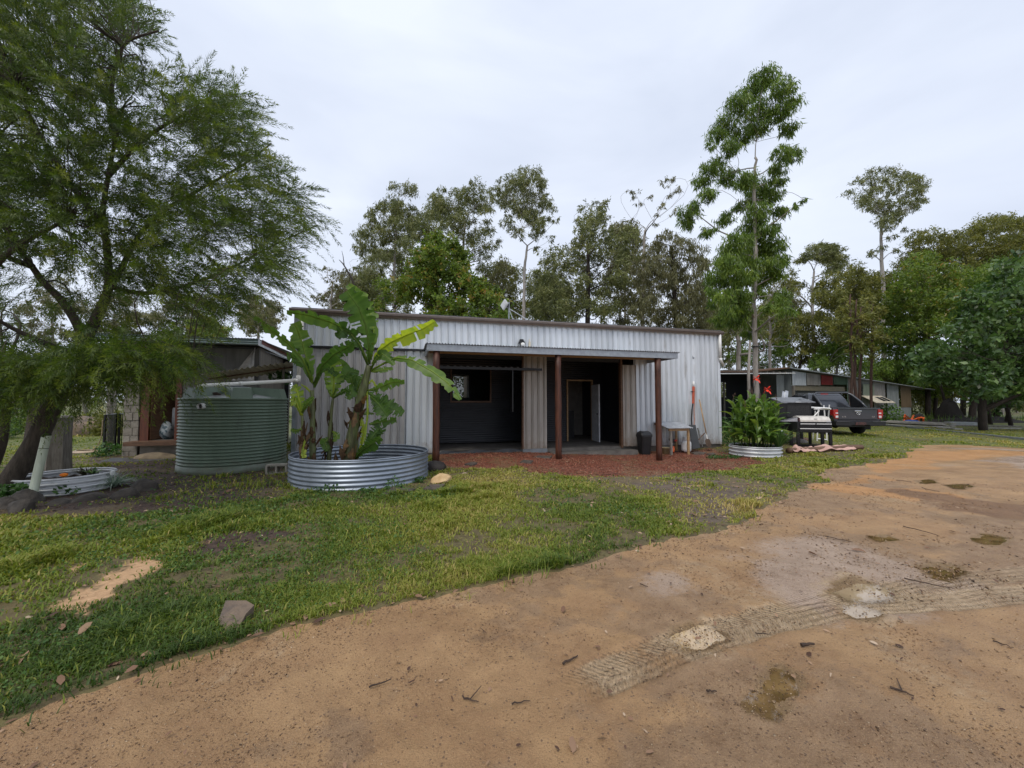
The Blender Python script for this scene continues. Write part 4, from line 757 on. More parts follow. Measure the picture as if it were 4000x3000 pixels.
# black pool fence: two panels meeting at a post, every baluster a part
def fence(label, p0, p1, h, n):
    t = thing('fence_panel', label, 'fence', (p0+p1)/2, 'black tubular fence panels by the cottage'); d = unit(p1-p0)
    for nm, z in (('top_rail', h), ('bottom_rail', .08)): mb = MB(); mb.tube([p0+ZA*z, p1+ZA*z], .022, 4); obj(nm, mb, M_BLACKMET, t)
    for q in (p0, p1): mb = MB(); mb.box(q+ZA*(h/2-.05), (.05,.05,h+.12)); obj('post', mb, M_BLACKMET, t)
    me = None
    for k in range(1, n):
        q = p0+(p1-p0)*k/n
        if me is None: mb = MB(); mb.tube([V3(0,0,.08), V3(0,0,h)], .010, 6); o = obj('baluster', mb, M_BLACKMET, t); me = o.data; o.location = tuple(q-np.array(t.location)); o.data.transform(Matrix.Translation((0,0,0))); base = o
        else: o = link('baluster', me, M_BLACKMET, t); o.location = tuple(q-np.array(t.location))
    v = np.array([q.co[:] for q in me.vertices]); c = v.mean(0)
    me.vertices.foreach_set('co', (v-V3(c[0], c[1], v[:, 2].min()-.08)).astype(np.float32).ravel())
f0 = gp(405, 1774); f1 = gp(447, 1758); f2 = gp(484, 1738)
fence('black fence panel with a hose hung on its end post', f0, f1, 1.12, 9); fence('black fence panel joining the stone pier of the cottage', f1+V3(.06,.06,0), Hc(s0-.05, HD-.9, 0), 1.12, 8)
tp = at(430, 1600, 15); bp = V3(tp[0], tp[1], 0); mb = MB(); mb.tube([bp-ZA*.1, bp+ZA*2.1], .10, 10); tag(obj('timber_post', mb, M_TIMBERGREY, None), 'grey timber post standing behind the black fence', 'post')
hc = gp(350, 1768); hs = thing('garden_hose', 'coiled pale hose on the grass with one end up the fence', 'hose', hc)
a = np.linspace(0, 2*math.pi*4.2, 150); mb = MB(); mb.tube([hc+V3((.42-.03*q/6.28)*math.cos(q)+.02*math.sin(q*3.1), (.40-.03*q/6.28)*math.sin(q), .025+.012*(q/6.28)) for q in a], .013, 6); obj('coil', mb, pm('hose', (.55,.42,.30), .5), hs)
mb = MB(); t = np.linspace(0, 1, 14); e_ = f0+V3(-.03,-.05,.95); mb.tube([hc*(1-q)+e_*q+V3(.12*math.sin(q*3.1), 0, -.15*math.sin(q*3.14)+.03) for q in t], .013, 6); obj('free_end', mb, pm('hose', (.55,.42,.30), .5), hs)
# ================================================================== ALONG THE SHED WALL
def W_(u, v, d): return onwall(u, v, d)[2]
c = W_(2517, 1762, .38); c[2] = gz(c[0], c[1]); bn = thing('rubbish_bin', 'black swing-top rubbish bin standing against the shed wall', 'bin', c)
mb = MB(); prof = [(.15,.165,0),(.17,.185,.35),(.19,.20,.58)]
for (a, b_, z), (a2, b2, z2) in zip(prof, prof[1:]): pass
def rrect(w, d, n=4):
    out = []
    for cx, cy, a0_ in ((1,1,0),(-1,1,90),(-1,-1,180),(1,-1,270)):
        for k in range(n): q = math.radians(a0_+90*k/(n-1)); r_ = .06; out.append(((w-r_)*cx+r_*math.cos(q), (d-r_)*cy+r_*math.sin(q)))
    return np.array(out)
def rloft(mb, c, secs, ax, ay, cap=(True, True)):
    P = np.array([[c+ax*p[0]+ay*p[1]+ZA*z for p in list(rrect(w, d))+[rrect(w, d)[0]]] for w, d, z in secs]); mb.grid(P); n = P.shape[1]-1
    if cap[0]: mb.add(P[0][:-1], [list(range(n))[::-1]])
    if cap[1]: mb.add(P[-1][:-1], [list(range(n))])
rloft(mb, c, [(.155,.14,0),(.175,.16,.3),(.195,.18,.58)], SU, SN); obj('body', mb, M_BLACKPL, bn)
mb = MB(); rloft(mb, c, [(.205,.19,.56),(.207,.19,.62),(.19,.16,.69),(.14,.10,.74)], SU, SN); obj('lid', mb, M_BLACKPL, bn)
# little wall table with a corrugated top
b0, b1 = W_(2553, 1648, .06), W_(2645, 1648, .06); f0, f1 = W_(2596, 1671, .80), W_(2706, 1672, .80); zb, zf = (b0[2]+b1[2])/2, (f0[2]+f1[2])/2
s_0 = onwall(2553, 1648, .06)[0]; s_1 = onwall(2706, 1672, .80)[0]; s_1 = max(s_1, onwall(2645, 1648, .06)[0])
tb = thing('outdoor_table', 'small timber stand with a corrugated iron top against the shed wall', 'table', S((s_0+s_1)/2, .4, gz(*S((s_0+s_1)/2, .4, 0)[:2])))
mb = MB(); q = np.arange(s_0, s_1, .012); P = np.array([[S(s, d, zb+(zf-zb)*(d-.06)/.74+.008*math.cos(s*2*math.pi/.076)) for s in q] for d in (.06, .45, .84)]); mb.grid(P); mb.grid(P-ZA*.003); obj('top_sheet', mb, M_GALV, tb, True)
def wbox(name, s0, s1, d0, d1, z0, z1, m, par): return sbox(name, s0, s1, d0, d1, z0, z1, m, par)
wbox('front_rail', s_0+.08, s_1-.10, .72, .77, zf-.10, zf-.02, M_TIMBERPALE, tb); wbox('back_rail', s_0+.02, s_1-.10, .07, .12, zb-.10, zb-.02, M_TIMBERBROWN, tb)
for s, d in ((s_0+.12, .72), (s_1-.17, .72), (s_0+.05, .10), (s_1-.15, .10)):
    p = S(s, d, 0); wbox('leg', s, s+.07, d, d+.05, gz(p[0], p[1])-.04, zf-.10 if d > .5 else zb-.1, M_TIMBERPALE if s > s_0+.3 else M_TIMBERGREY, tb)
c = W_(2681, 1757, .45); c[2] = gz(c[0], c[1])+.02; gb = thing('gas_bottle', 'white gas bottle under the corrugated stand', 'gas bottle', c)
mb = MB(); mb.lathe(c, [(.10,0),(.12,.01),(.155,.06),(.16,.12),(.16,.28),(.145,.33),(.09,.365),(0,.375)], 24, cap_bot=True); obj('cylinder', mb, M_WHITE, gb, True)
mb = MB(); mb.lathe(c, [(.09,.355),(.10,.37),(.10,.50),(.094,.50),(.094,.37)], 20, a0=.5, a1=5.2); obj('collar', mb, M_WHITE, gb, True); mb = MB(); mb.tube([c+ZA*.36, c+ZA*.44], .025, 8); mb.box(c+ZA*.45, (.07,.03,.02)); obj('valve', mb, pm('brass', (.4,.25,.06), .4, .8), gb)
c = W_(2600, 1757, .5); c[2] = gz(c[0], c[1]); bk_ = thing('bucket', 'small cream bucket under the corrugated stand', 'bucket', c); mb = MB(); mb.lathe(c, [(.0,0),(.10,0),(.125,.20),(.135,.20),(.135,.215),(.115,.215),(.105,.03),(0,.03)], 20); obj('pail', mb, pm('old_cream', (.40,.32,.18), .6), bk_, True); mb = MB(); a = np.linspace(0, math.pi, 12); mb.tube([c+V3(.13*math.cos(q), 0, .2+.05*math.sin(q)) for q in a], .004, 5); obj('handle', mb, M_GALVDARK, bk_)
c = W_(2628, 1745, .42); c[2] = gz(c[0], c[1])+.03; tm_ = thing('line_trimmer', 'red and black line trimmer leaning under the corrugated stand', 'trimmer', c)
mb = MB(); mb.box(c+ZA*.38, (.17,.13,.13), rz=SYAW, bev=.03); mb.ico(c+ZA*.42+SU*-.08, (.06,.06,.06), 2); obj('engine', mb, M_BLACKPL, tm_); mb = MB(); mb.box(c+ZA*.385+SU*.07+SN*.05, (.10,.06,.06), rz=SYAW, bev=.015); obj('starter_cover', mb, M_REDPL, tm_)
mb = MB(); mb.tube([c+ZA*.45-SU*.03, c+ZA*.80-SU*.02], .012, 8); obj('shaft', mb, M_GALVDARK, tm_); mb = MB(); mb.tube([c+ZA*.03-SU*.05, c+ZA*.10+SU*.0, c+ZA*.20+SU*.02], [.09,.07,.04], 10); obj('guard', mb, M_ORANGE, tm_); mb = MB(); mb.tube([c+ZA*.03+SU*.05, c+ZA*.015+SU*.62+SN*.1], .012, 8); obj('extension_shaft', mb, M_BLACKMET, tm_)
# dark board leaning
P = [W_(2690, 1661, .22), W_(2715, 1661, .22), W_(2733, 1751, .60), W_(2703, 1755, .60)]; mb = MB(); nn = unit(np.cross(P[1]-P[0], P[3]-P[0])); P = np.array(P); mb.add(np.concatenate([P, P-nn*.03]), [[0,1,2,3],[7,6,5,4],[0,4,5,1],[1,5,6,2],[2,6,7,3],[3,7,4,0]]); tag(obj('leaning_board', mb, pm('slate_board', (.045,.048,.052), .6), None), 'dark grey board leaning on the shed wall beside the gas bottle', 'board')
# electrical conduit with orange tape
cd_ = thing('conduit', 'white capped conduit wrapped in orange tape running up the shed wall', 'pipe', V3(*W_(2709, 1500, .05)[:2], 0.0)); top = W_(2709, 1492, .06); b_ = W_(2709, 1670, .06)
mb = MB(); mb.tube([top, W_(2709, 1512, .06)], .032, 10); mb.ico(top, (.032,.032,.032), 2); obj('cap', mb, M_WHITE, cd_, True); mb = MB(); mb.tube([W_(2709, 1510, .065), W_(2707, 1576, .065)], .036, 10); obj('orange_sleeve', mb, M_ORANGEPIPE, cd_)
mb = MB(); mb.tube([W_(2714, 1512, .06), W_(2713, 1576, .06), W_(2711, 1600, .06), W_(2713, 1640, .06), W_(2711, 1665, .06)], .018, 8); obj('pink_cable', mb, pm('pink_cable', (.55,.30,.24), .5), cd_); mb = MB(); mb.tube([W_(2706, 1576, .06), W_(2703, 1600, .07), W_(2701, 1640, .07), W_(2703, 1668, .06)], .022, 8); obj('grey_cable', mb, M_BLACKPL, cd_)
mb = MB(); 
for v in (1530,): mb.box(W_(2706, v, .07), (.13,.05,.025), rz=SYAW)
obj('saddle', mb, M_BLACKMET, cd_)
sh = thing('shovel', 'long shovel with pale wooden handle leaning near the shed corner', 'shovel', V3(*W_(2768, 1745, .5)[:2], gz(*W_(2768, 1745, .5)[:2]))); p0, p1 = W_(2732, 1561, .12), W_(2763, 1715, .48)
mb = MB(); mb.tube([p0, p1], .019, 10); obj('handle', mb, M_TIMBERPALE, sh, True); p2 = W_(2770, 1748, .56); mb = MB(); e = unit(p2-p1); mb.prism([(-.03,0),(.03,0),(.10,.08),(.10,.24),(0,.33),(-.10,.24),(-.10,.08)], -.004, .004, axes=(SU, e, unit(np.cross(SU, e))), o=p1-e*.03); obj('blade', mb, pm('rusty_steel', (.16,.11,.08), .6, .4), sh); mb = MB(); mb.tube([p1-e*.2, p1], .022, 10); obj('ferrule', mb, M_WHITE, sh)
mb = MB(); mb.tube([W_(2725, 1672, .12), W_(2745, 1747, .45)], .022, 8); tag(obj('crowbar', mb, M_BLACKMET, None), 'short black steel bar leaning between board and shovel', 'bar')
mb = MB(); mb.tube([W_(2752, 1692, .10), W_(2722, 1725, .35)], .018, 8); tag(obj('timber_offcut', mb, M_TIMBERBROWN, None), 'short brown stick propped across the black steel bar', 'stick')
for k, (u, v, r) in enumerate(((2462,1757,.16), (2482,1752,.12))): rock('rock', ('flat brown rock at the shed base beside the bin', 'round brown rock wedged between flat rock and bin')[k], 'rock', W_(u, v, .25)*V3(1,1,0)+ZA*(gz(*W_(u, v, .25)[:2])-.02), (r, .1, .09), M_ROCKGREY, 50+k, .25)
slab('flagstone', 'oval dark paving stone in the red gravel near the shovel', [(2697,1771),(2730,1765),(2762,1769),(2750,1777),(2710,1777)], .03, M_SLATE)
slab('flagstone', 'smaller paving stone next to the oval one in red gravel', [(2758,1777),(2785,1770),(2797,1774),(2785,1781)], .03, M_SLATE)
slab('flagstone', 'long mossy stepping stone in gravel before the first bay', [(1812,1816),(1850,1808),(1868,1812),(1842,1822)], .03, M_SLATE)
slab('flagstone', 'thin slate offcut lying before the shed pillar', [(2030,1808),(2045,1800),(2085,1803),(2075,1811)], .03, M_SLATE)
slab('flagstone', 'brown flagstone at the edge of the pillar kerb', [(2080,1788),(2100,1782),(2160,1784),(2150,1792)], .025, M_SLATE)
mb = MB(); p = S(SL, -.6, .75); mb.tube([p, p+SU*.55-SN*.1], .045, 10); tag(obj('waste_pipe', mb, M_WHITE, None, True), 'white waste pipe poking out of the shed end wall', 'pipe')
# ================================================================== CANNA BED
CC = gp(2950, 1790); CC = unit(V3(CC[0], CC[1], 0))*(math.hypot(CC[0], CC[1])+.70); CC[2] = gz(CC[0], CC[1])-.02
ring_bed('raised_garden_bed', 'small round striped corrugated bed filled with red-flowered cannas', CC, .70, .37, M_BEDWHITE, .105, .028, 48, soil_z=.27)
# ================================================================== BARBECUES AND SAWHORSE
def base(u, v): return gp(u, v)
cb = gp(3184, 1750); X_ = unit(V3(1, -.16, 0)); Y_ = V3(-X_[1], X_[0], 0)
def lbox(name, c, x, y, z, sx, sy, sz, m, par, bev=0): mb = MB(); mb.box(c+X_*x+Y_*y+ZA*z, (sx, sy, sz), axes=(X_, Y_, ZA), bev=bev); return obj(name, mb, m, par)
ct = thing('barbecue_cart', 'black drawer cart on legs with a white barbecue hood', 'barbecue', cb+Y_*.25)
c0 = cb+Y_*.25
bd = lbox('cabinet', c0, 0, 0, .69, 1.06, .52, .36, M_BLACKMET, ct, .012)
for nm, x, w, z in (('drawer', -.24, .47, .76), ('drawer', .25, .47, .76), ('drawer', 0, .98, .60)):
    dr = lbox(nm, c0, x+.02, -.27, z, w, .02, .12, M_BLACKMET, ct, .004); lbox('handle', c0, x+.02, -.295, z+.045, w-.02, .025, .022, M_WHITE, dr)
for x in (-.49, .49):
    for y in (-.22, .22): lbox('leg', c0, x, y, .25, .09, .06, .54, M_BLACKMET, ct)
lbox('bottom_rail', c0, 0, -.22, .05, .90, .04, .04, M_BLACKMET, ct); lbox('bottom_rail', c0, 0, .22, .05, .90, .04, .04, M_BLACKMET, ct)
mb = MB(); prof = [(-.25,0),(-.25,.06),(-.17,.15),(.05,.19),(.22,.16),(.25,0)]; P = np.array([[c0+X_*x+Y_*y+ZA*(.875+z) for y, z in prof] for x in (-.42, .50)]); mb.grid(P); mb.add(P[0], [list(range(6))]); mb.add(P[1], [list(range(6))[::-1]]); hd = obj('hood', mb, pm('enamel_cream', (.72,.68,.62), .3), ct)
mb = MB(); mb.prism([(0,0),(.50,0),(.50,.13)], -.18, .1, axes=(X_, ZA, Y_), o=c0-X_*.96+ZA*.875); obj('side_shelf', mb, pm('steel_bright', (.55,.56,.60), .25, .7), ct); lbox('hood_end', c0, -.435, 0, .94, .03, .46, .12, pm('enamel_plum', (.09,.03,.035), .4), ct); lbox('badge', c0, .05, -.243, .97, .10, .01, .012, M_BLACKPL, hd); lbox('name_plate', c0, .42, -.285, .875, .14, .012, .03, pm('steel_bright', (.55,.56,.60), .25, .7), ct, .006)
sm_b = gp(3110, 1737); c1 = sm_b+Y_*.35
sk = thing('smoker_oven', 'tall black smoker oven with sloping grey lid behind the cart', 'smoker', c1)
bx = lbox('cabinet', c1, 0, 0, .98, 1.10, .62, .98, M_BLACKMET, sk, .01)
mb = MB(); P = np.array([c1+X_*x+Y_*y+ZA*z for x, y, z in ((-.56,.30,1.68),(.54,.30,1.68),(.66,-.36,1.51),(-.44,-.36,1.51))]); mb.add(np.concatenate([P, P-ZA*.03]), [[0,3,2,1],[4,5,6,7],[0,1,5,4],[1,2,6,5],[2,3,7,6],[3,0,4,7]]); ld = obj('lid', mb, pm('lid_grey', (.22,.23,.25), .3, .4), sk)
mb = MB(); mb.prism([(-.32,1.46),(.30,1.46),(.30,1.66)], 0, .02, axes=(Y_, ZA, X_), o=c1-X_*.56); obj('lid_side', mb, M_BLACKMET, sk); lbox('lid_handle', c1, .10, -.37, 1.505, .18, .03, .03, M_GALV, ld); lbox('lid_seam', c1, .33, -.03, 1.612, .02, .60, .012, M_BLACKMET, ld)
lbox('mesh_panel', c1, .12, -.315, 1.17, .72, .012, .42, pm('mesh', (.035,.035,.037), .6, .3, (.012,.012,.012), 60, 2, lo=.45, hi=.55), sk)
for x in (-.50, .50):
    for y in (-.26, .26): lbox('leg', c1, x, y, .24, .07, .07, .52, M_BLACKMET, sk)
# sawhorse
sb = gp(3212, 1722); sw = thing('sawhorse', 'white painted timber sawhorse standing behind the barbecue cart', 'sawhorse', sb)
def beam(name, a, b_, w, m, par): mb = MB(); mb.tube([a, b_], w, 4); return obj(name, mb, m, par)
t0, t1 = at(3168, 1590, sb[1]+.2), at(3242, 1596, sb[1]-.1)
beam('top_rail', t0-V3(.3,0,0), t1, .032, M_WHITE, sw); beam('mid_rail', at(3180, 1598, sb[1]), at(3246, 1598, sb[1]), .024, M_WHITE, sw)
for (u, v, u2, v2) in ((3218,1583,3232,1722), (3197,1600,3192,1722), (3240,1582,3228,1720), (3185,1606,3175,1718)): beam('leg', at(u, v, sb[1]), at(u2, v2, sb[1]+(.35 if u2 in (3228,3175) else 0)), .026, M_WHITE, sw)
beam('brace', at(3176, 1630, sb[1]), at(3200, 1604, sb[1]), .024, M_WHITE, sw); beam('foot_brace', at(3190, 1713, sb[1]), at(3232, 1718, sb[1]), .024, M_WHITE, sw)
# logs, pole, cloths
a, b_ = gp(3078, 1772), gp(3368, 1757); lg = thing('timber_pole', 'long brown timber pole lying on the grass before the barbecues', 'log', a*.5+b_*.5)
mb = MB(); t = np.linspace(0, 1, 12); mb.tube([a+(b_-a)*q+V3(0, .02*math.sin(q*9), .085) for q in t], .085+.008*np.sin(t*17), 12); obj('pole', mb, M_TIMBERBROWN, lg, True)
def cloth(label, u0, u1, seed):
    n, m_ = 26, 9; g = np.random.default_rng(seed); P = np.zeros((n, m_, 3))
    for i in range(n):
        q = a+(b_-a)*((u0+(u1-u0)*i/(n-1)-3078)/(3368-3078))
        for j in range(m_):
            w = (j/(m_-1)-.5)*.42; P[i, j] = q+V3(-.0, w+.05, max(.178+.008*math.sin(i*1.1+seed)+.012*math.sin(i*.37+j*.9+seed)-abs(w)*.55, .035)+.06*math.exp(-((i-7)/2.5)**2)*(1+.5*math.sin(j*1.7)))
    mb = MB(); mb.grid(P); mb.grid(P-ZA*.008); tag(obj('pink_cloth', mb, M_PINK, None, True), label, 'cloth')
cloth('crumpled pink cloth bunched over the timber pole near the garden bed', 3090, 3175, 1); cloth('long pink cloth stretched along the timber pole', 3184, 3328, 4)
rock('log', 'short thick cut log lying under the barbecue cart', 'log', gp(3150, 1738)-V3(0,-.5,.02), (.42,.17,.17), M_TIMBERGREY, 61, .1); rock('log', 'brown curved log leaning behind the cart by the sawhorse', 'log', gp(3195, 1735)-V3(0,-.9,.0), (.36,.15,.15), M_TIMBERBROWN, 62, .15, rz=-.5); rock('rock', 'grey stone block behind the cart legs', 'rock', gp(3125, 1733)-V3(0,-.9,.0), (.3,.2,.25), M_ROCKGREY, 63, .2)
# ================================================================== UTE
UTH = math.radians(6); UF = V3(math.sin(UTH), math.cos(UTH), 0); UR = V3(UF[1], -UF[0], 0)
tl, tr = at(3262, 1640, 16.3), at(3443, 1640, 16.1); UO = (tl+tr)/2; UO[2] = float(terrain(*(UO+UF*1.2)[:2]))
ute = thing('ute', 'dark grey dual-cab ute parked on the grass with its tailgate facing out', 'ute', UO)
M_CAR = pm('car_grey', (.046,.050,.060), .26, .35, (.042,.046,.055), 3, 2, coat=.6)
M_LENS = pm('tail_red', (.42,.012,.010), .15, 0, (.30,.008,.007), 20, 2, coat=.8); M_CHROME = pm('chrome', (.75,.76,.78), .12, .95, (.6,.6,.62), 4, 2)
def C(x, y, z): return UO+UR*x+UF*y+ZA*z
def cprism(name, poly, y0, y1, m, par=ute, bev=.03):
    """cross-section polygon (x, z) swept along the car, edges rounded"""
    bm = bmesh.new(); n = len(poly); a = [bm.verts.new((x, y0, z)) for x, z in poly]; b_ = [bm.verts.new((x, y1, z)) for x, z in poly]
    bm.faces.new(a[::-1]); bm.faces.new(b_)
    for i in range(n): bm.faces.new([a[i], a[(i+1) % n], b_[(i+1) % n], b_[i]])
    bmesh.ops.recalc_face_normals(bm, faces=bm.faces[:])
    if bev: bmesh.ops.bevel(bm, geom=bm.edges[:], offset=bev, segments=2, profile=.6, affect='EDGES')
    bm.verts.index_update(); mb = MB(); mb.add([C(*v.co) for v in bm.verts], [[v.index for v in f.verts] for f in bm.faces]); bm.free(); return obj(name, mb, m, par)
def cbox(name, x0, x1, y0, y1, z0, z1, m, par=ute, bev=.01): return cprism(name, [(x0,z0),(x1,z0),(x1,z1),(x0,z1)], y0, y1, m, par, bev)
sec = [(-.86,.58),(.86,.58),(.925,.74),(.925,.98),(.90,1.14),(-.90,1.14),(-.925,.98),(-.925,.74)]
cprism('tub', sec, .05, 1.58, M_CAR); cprism('cab_body', [(x, z-.04 if z < .7 else z) for x, z in sec], 1.61, 3.95, M_CAR); cprism('bonnet', [(-.86,.50),(.86,.50),(.92,.72),(.90,.98),(.74,1.13),(-.74,1.13),(-.90,.98),(-.92,.72)], 3.96, 5.15, M_CAR, bev=.08)
cbox('tub_liner', -.80, .80, .10, 1.5, 1.12, 1.152, M_BLACKPL); 
tg = cprism('tailgate', [(-.745,.66),(.745,.66),(.745,1.135),(-.745,1.135)], -.005, .06, M_CAR, bev=.025)
cbox('tailgate_top', -.70, .70, -.03, .05, 1.085, 1.128, M_CAR, tg, .012); cbox('handle', -.14, .12, -.045, -.01, .985, 1.035, M_CHROME, tg, .012)
mb = MB(); a = np.linspace(0, 2*math.pi, 25); mb.tube([C(.01+.07*math.cos(q), -.018, .915+.055*math.sin(q)) for q in a], .010, 6, False); mb.tube([C(.01+x, -.018, .915+z) for x, z in ((-.062,.03),(-.02,.022),(.01,-.02),(.04,.02),(.07,.03))], .009, 6); obj('emblem', mb, M_CHROME, tg, True)
def badge(txt, x, z, size):
    cu = bpy.data.curves.new('badge', 'FONT'); cu.body = txt; cu.size = size; cu.extrude = .004; cu.align_x = 'CENTER'; o = bpy.data.objects.new('badge', cu); COL.objects.link(o)
    o.matrix_world = Matrix.Translation(C(x, -.012, z)) @ Matrix(((UR[0], 0, -UF[0]), (UR[1], 0, -UF[1]), (0, 1, 0))).to_4x4()
    bpy.context.view_layer.update(); dg = bpy.context.evaluated_depsgraph_get(); me = bpy.data.meshes.new_from_object(o.evaluated_get(dg)); mw = o.matrix_world.copy(); bpy.data.objects.remove(o)
    me.transform(Matrix.Translation(-Vector(ute.location)) @ mw); me.materials.clear(); return link('badge', me, M_CHROME, tg)
badge('XTR', -.54, .745, .085); badge('4x4', .56, .755, .075)
for s_ in (-1, 1):
    lm = cprism('tail_light', [(s_*.755,.70),(s_*.755,1.08),(s_*.935,1.07),(s_*.93,.85),(s_*.885,.70)], -.02, .20, M_LENS, bev=.012)
    for z in (.90, .735): cbox('reverse_lens', min(s_*.765, s_*.86), max(s_*.765, s_*.86), -.032, .0, z, z+(.05 if z > .8 else .09), pm('lens_white', (.75,.72,.72), .2), lm, .006)
cprism('bumper', [(-.93,.42),(-.36,.40),(-.32,.44),(.32,.44),(.36,.40),(.93,.42),(.93,.60),(-.93,.60)], -.14, .10, M_BLACKPL, bev=.02); cbox('bumper_step', -.92, -.42, -.17, -.13, .565, .60, pm('bumper_edge', (.06,.06,.065), .5)); cbox('bumper_step', .42, .92, -.17, -.13, .565, .60, pm('bumper_edge', (.06,.06,.065), .5))
cbox('number_plate', -.20, .20, -.152, -.142, .45, .565, pm('plate', (.10,.035,.03), .4, 0, (.03,.015,.015), 26, 2, lo=.45, hi=.55), bev=0)
# greenhouse: loft of rounded outlines
def outline(w, y0, y1): return [(-w, y0), (w, y0), (w, y1), (-w, y1)]
bm = bmesh.new(); lv = []
for (wr, wf, y0, y1, z) in ((.90,.88,1.62,4.0,1.12), (.80,.78,1.80,3.55,1.50), (.68,.66,1.98,3.05,1.76), (.60,.58,2.10,2.95,1.80)): lv.append([bm.verts.new((x, y, z)) for x, y in ((-wr,y0),(wr,y0),(wf,y1),(-wf,y1))])
for a, b_ in zip(lv, lv[1:]):
    for i in range(4): bm.faces.new([a[i], a[(i+1) % 4], b_[(i+1) % 4], b_[i]])
bm.faces.new(lv[-1]); bm.faces.new(lv[0][::-1]); bmesh.ops.bevel(bm, geom=bm.edges[:], offset=.04, segments=2, profile=.6, affect='EDGES'); bm.verts.index_update()
mb = MB(); mb.add([C(*v.co) for v in bm.verts], [[v.index for v in f.verts] for f in bm.faces]); bm.free(); obj('cab_roof', mb, M_CAR, ute, True)
def quad(name, pts, m, par=ute): mb = MB(); mb.add([C(*p) for p in pts], [[0,1,2,3]]); return obj(name, mb, m, par)
quad('rear_window', [(-.72,1.665,1.18),(.72,1.665,1.18),(.62,1.935,1.70),(-.62,1.935,1.70)], M_GLASS)
for s_ in (-1, 1):
    quad('side_window', [(s_*.895,1.85,1.17),(s_*.895,2.65,1.17),(s_*.735,2.60,1.66),(s_*.735,2.10,1.66)], M_GLASS); quad('side_window', [(s_*.895,2.72,1.17),(s_*.885,3.65,1.17),(s_*.735,3.10,1.66),(s_*.735,2.68,1.66)], M_GLASS)
quad('windscreen', [(-.80,3.98,1.16),(.80,3.98,1.16),(.62,3.12,1.72),(-.62,3.12,1.72)], M_GLASS)
quad('stop_light', [(-.16,1.955,1.735),(.16,1.955,1.735),(.16,1.97,1.765),(-.16,1.97,1.765)], M_LENS)
# sports bar
sb_ = MB(); hoop = [C(-.86,.72,1.14), C(-.84,.95,1.36), C(-.78,1.42,1.70), C(-.62,1.52,1.80), C(.62,1.52,1.80), C(.78,1.42,1.70), C(.84,.95,1.36), C(.86,.72,1.14)]
sb_.tube(hoop, .042, 10); sbo = obj('sports_bar', sb_, pm('bar_grey', (.09,.095,.105), .3, .5), ute, True)
for s_ in (-1, 1):
    mb = MB(); mb.add([C(s_*.86,.85,1.15), C(s_*.85,1.60,1.15), C(s_*.76,1.56,1.72), C(s_*.80,1.38,1.64), C(s_*.84,.98,1.34)], [[0,1,2,3,4]]); obj('bar_sail', mb, M_BLACKPL, sbo)
    for k in range(3): quad('sail_slot', [(s_*(.868+.0),1.12+.1*k,1.28+.09*k),(s_*.868,1.45,1.28+.09*k),(s_*.862,1.45,1.31+.09*k),(s_*.862,1.13+.1*k,1.31+.09*k)], pm('bar_grey', (.09,.095,.105), .3, .5), sbo)
for s_ in (-1, 1):
    for y in (1.18, 4.40):
        w = thing('w', None, None, (0,0,0)); bpy.data.objects.remove(w)
        prof = [(.20,-.12),(.30,-.125),(.365,-.115),(.385,-.08),(.385,.08),(.365,.115),(.30,.125),(.20,.12)]; a = np.linspace(0, 2*math.pi, 37)
        P = np.array([[C(s_*.79+h, y+r*math.cos(q), .385+r*math.sin(q)) for r, h in prof] for q in a]); mb = MB(); mb.grid(P); ty = obj('tyre', mb, M_RUBBER, ute, True)
        mb = MB(); P = np.array([[C(s_*(.79+h), y+r*math.cos(q), .385+r*math.sin(q)) for r, h in ((.215,.115),(.20,.06),(.09,.07),(0,.085))] for q in a]); mb.grid(P); obj('rim', mb, pm('alloy', (.22,.22,.23), .3, .7), ty, True)
        mb = MB(); q = np.linspace(0, math.pi, 15); P = np.array([[C(s_*(.935 if k else .90), y+.46*math.cos(t), .42+.44*math.sin(t)*1.0) for k in (0, 1)]+[C(s_*.90, y+.40*math.cos(t), .42+.385*math.sin(t))] for t in q]); mb.grid(P); obj('wheel_arch', mb, M_BLACKPL, ute, True)
cbox('mud_flap', .66, .92, .62, .65, .22, .58, M_RUBBER, bev=.005); cbox('mud_flap', -.92, -.66, .62, .65, .22, .58, M_RUBBER, bev=.005); cbox('underbody', -.62, .62, .25, 4.6, .34, .60, M_BLACKPL)
mb = MB(); mb.tube([C(0, 1.18, .385), C(.7, 1.18, .385)], .06); mb.tube([C(0, 1.18, .385), C(-.7, 1.18, .385)], .06); mb.ico(C(-.1, 1.18, .385), (.15,.15,.15), 2); obj('rear_axle', mb, M_BLACKPL, ute, True)
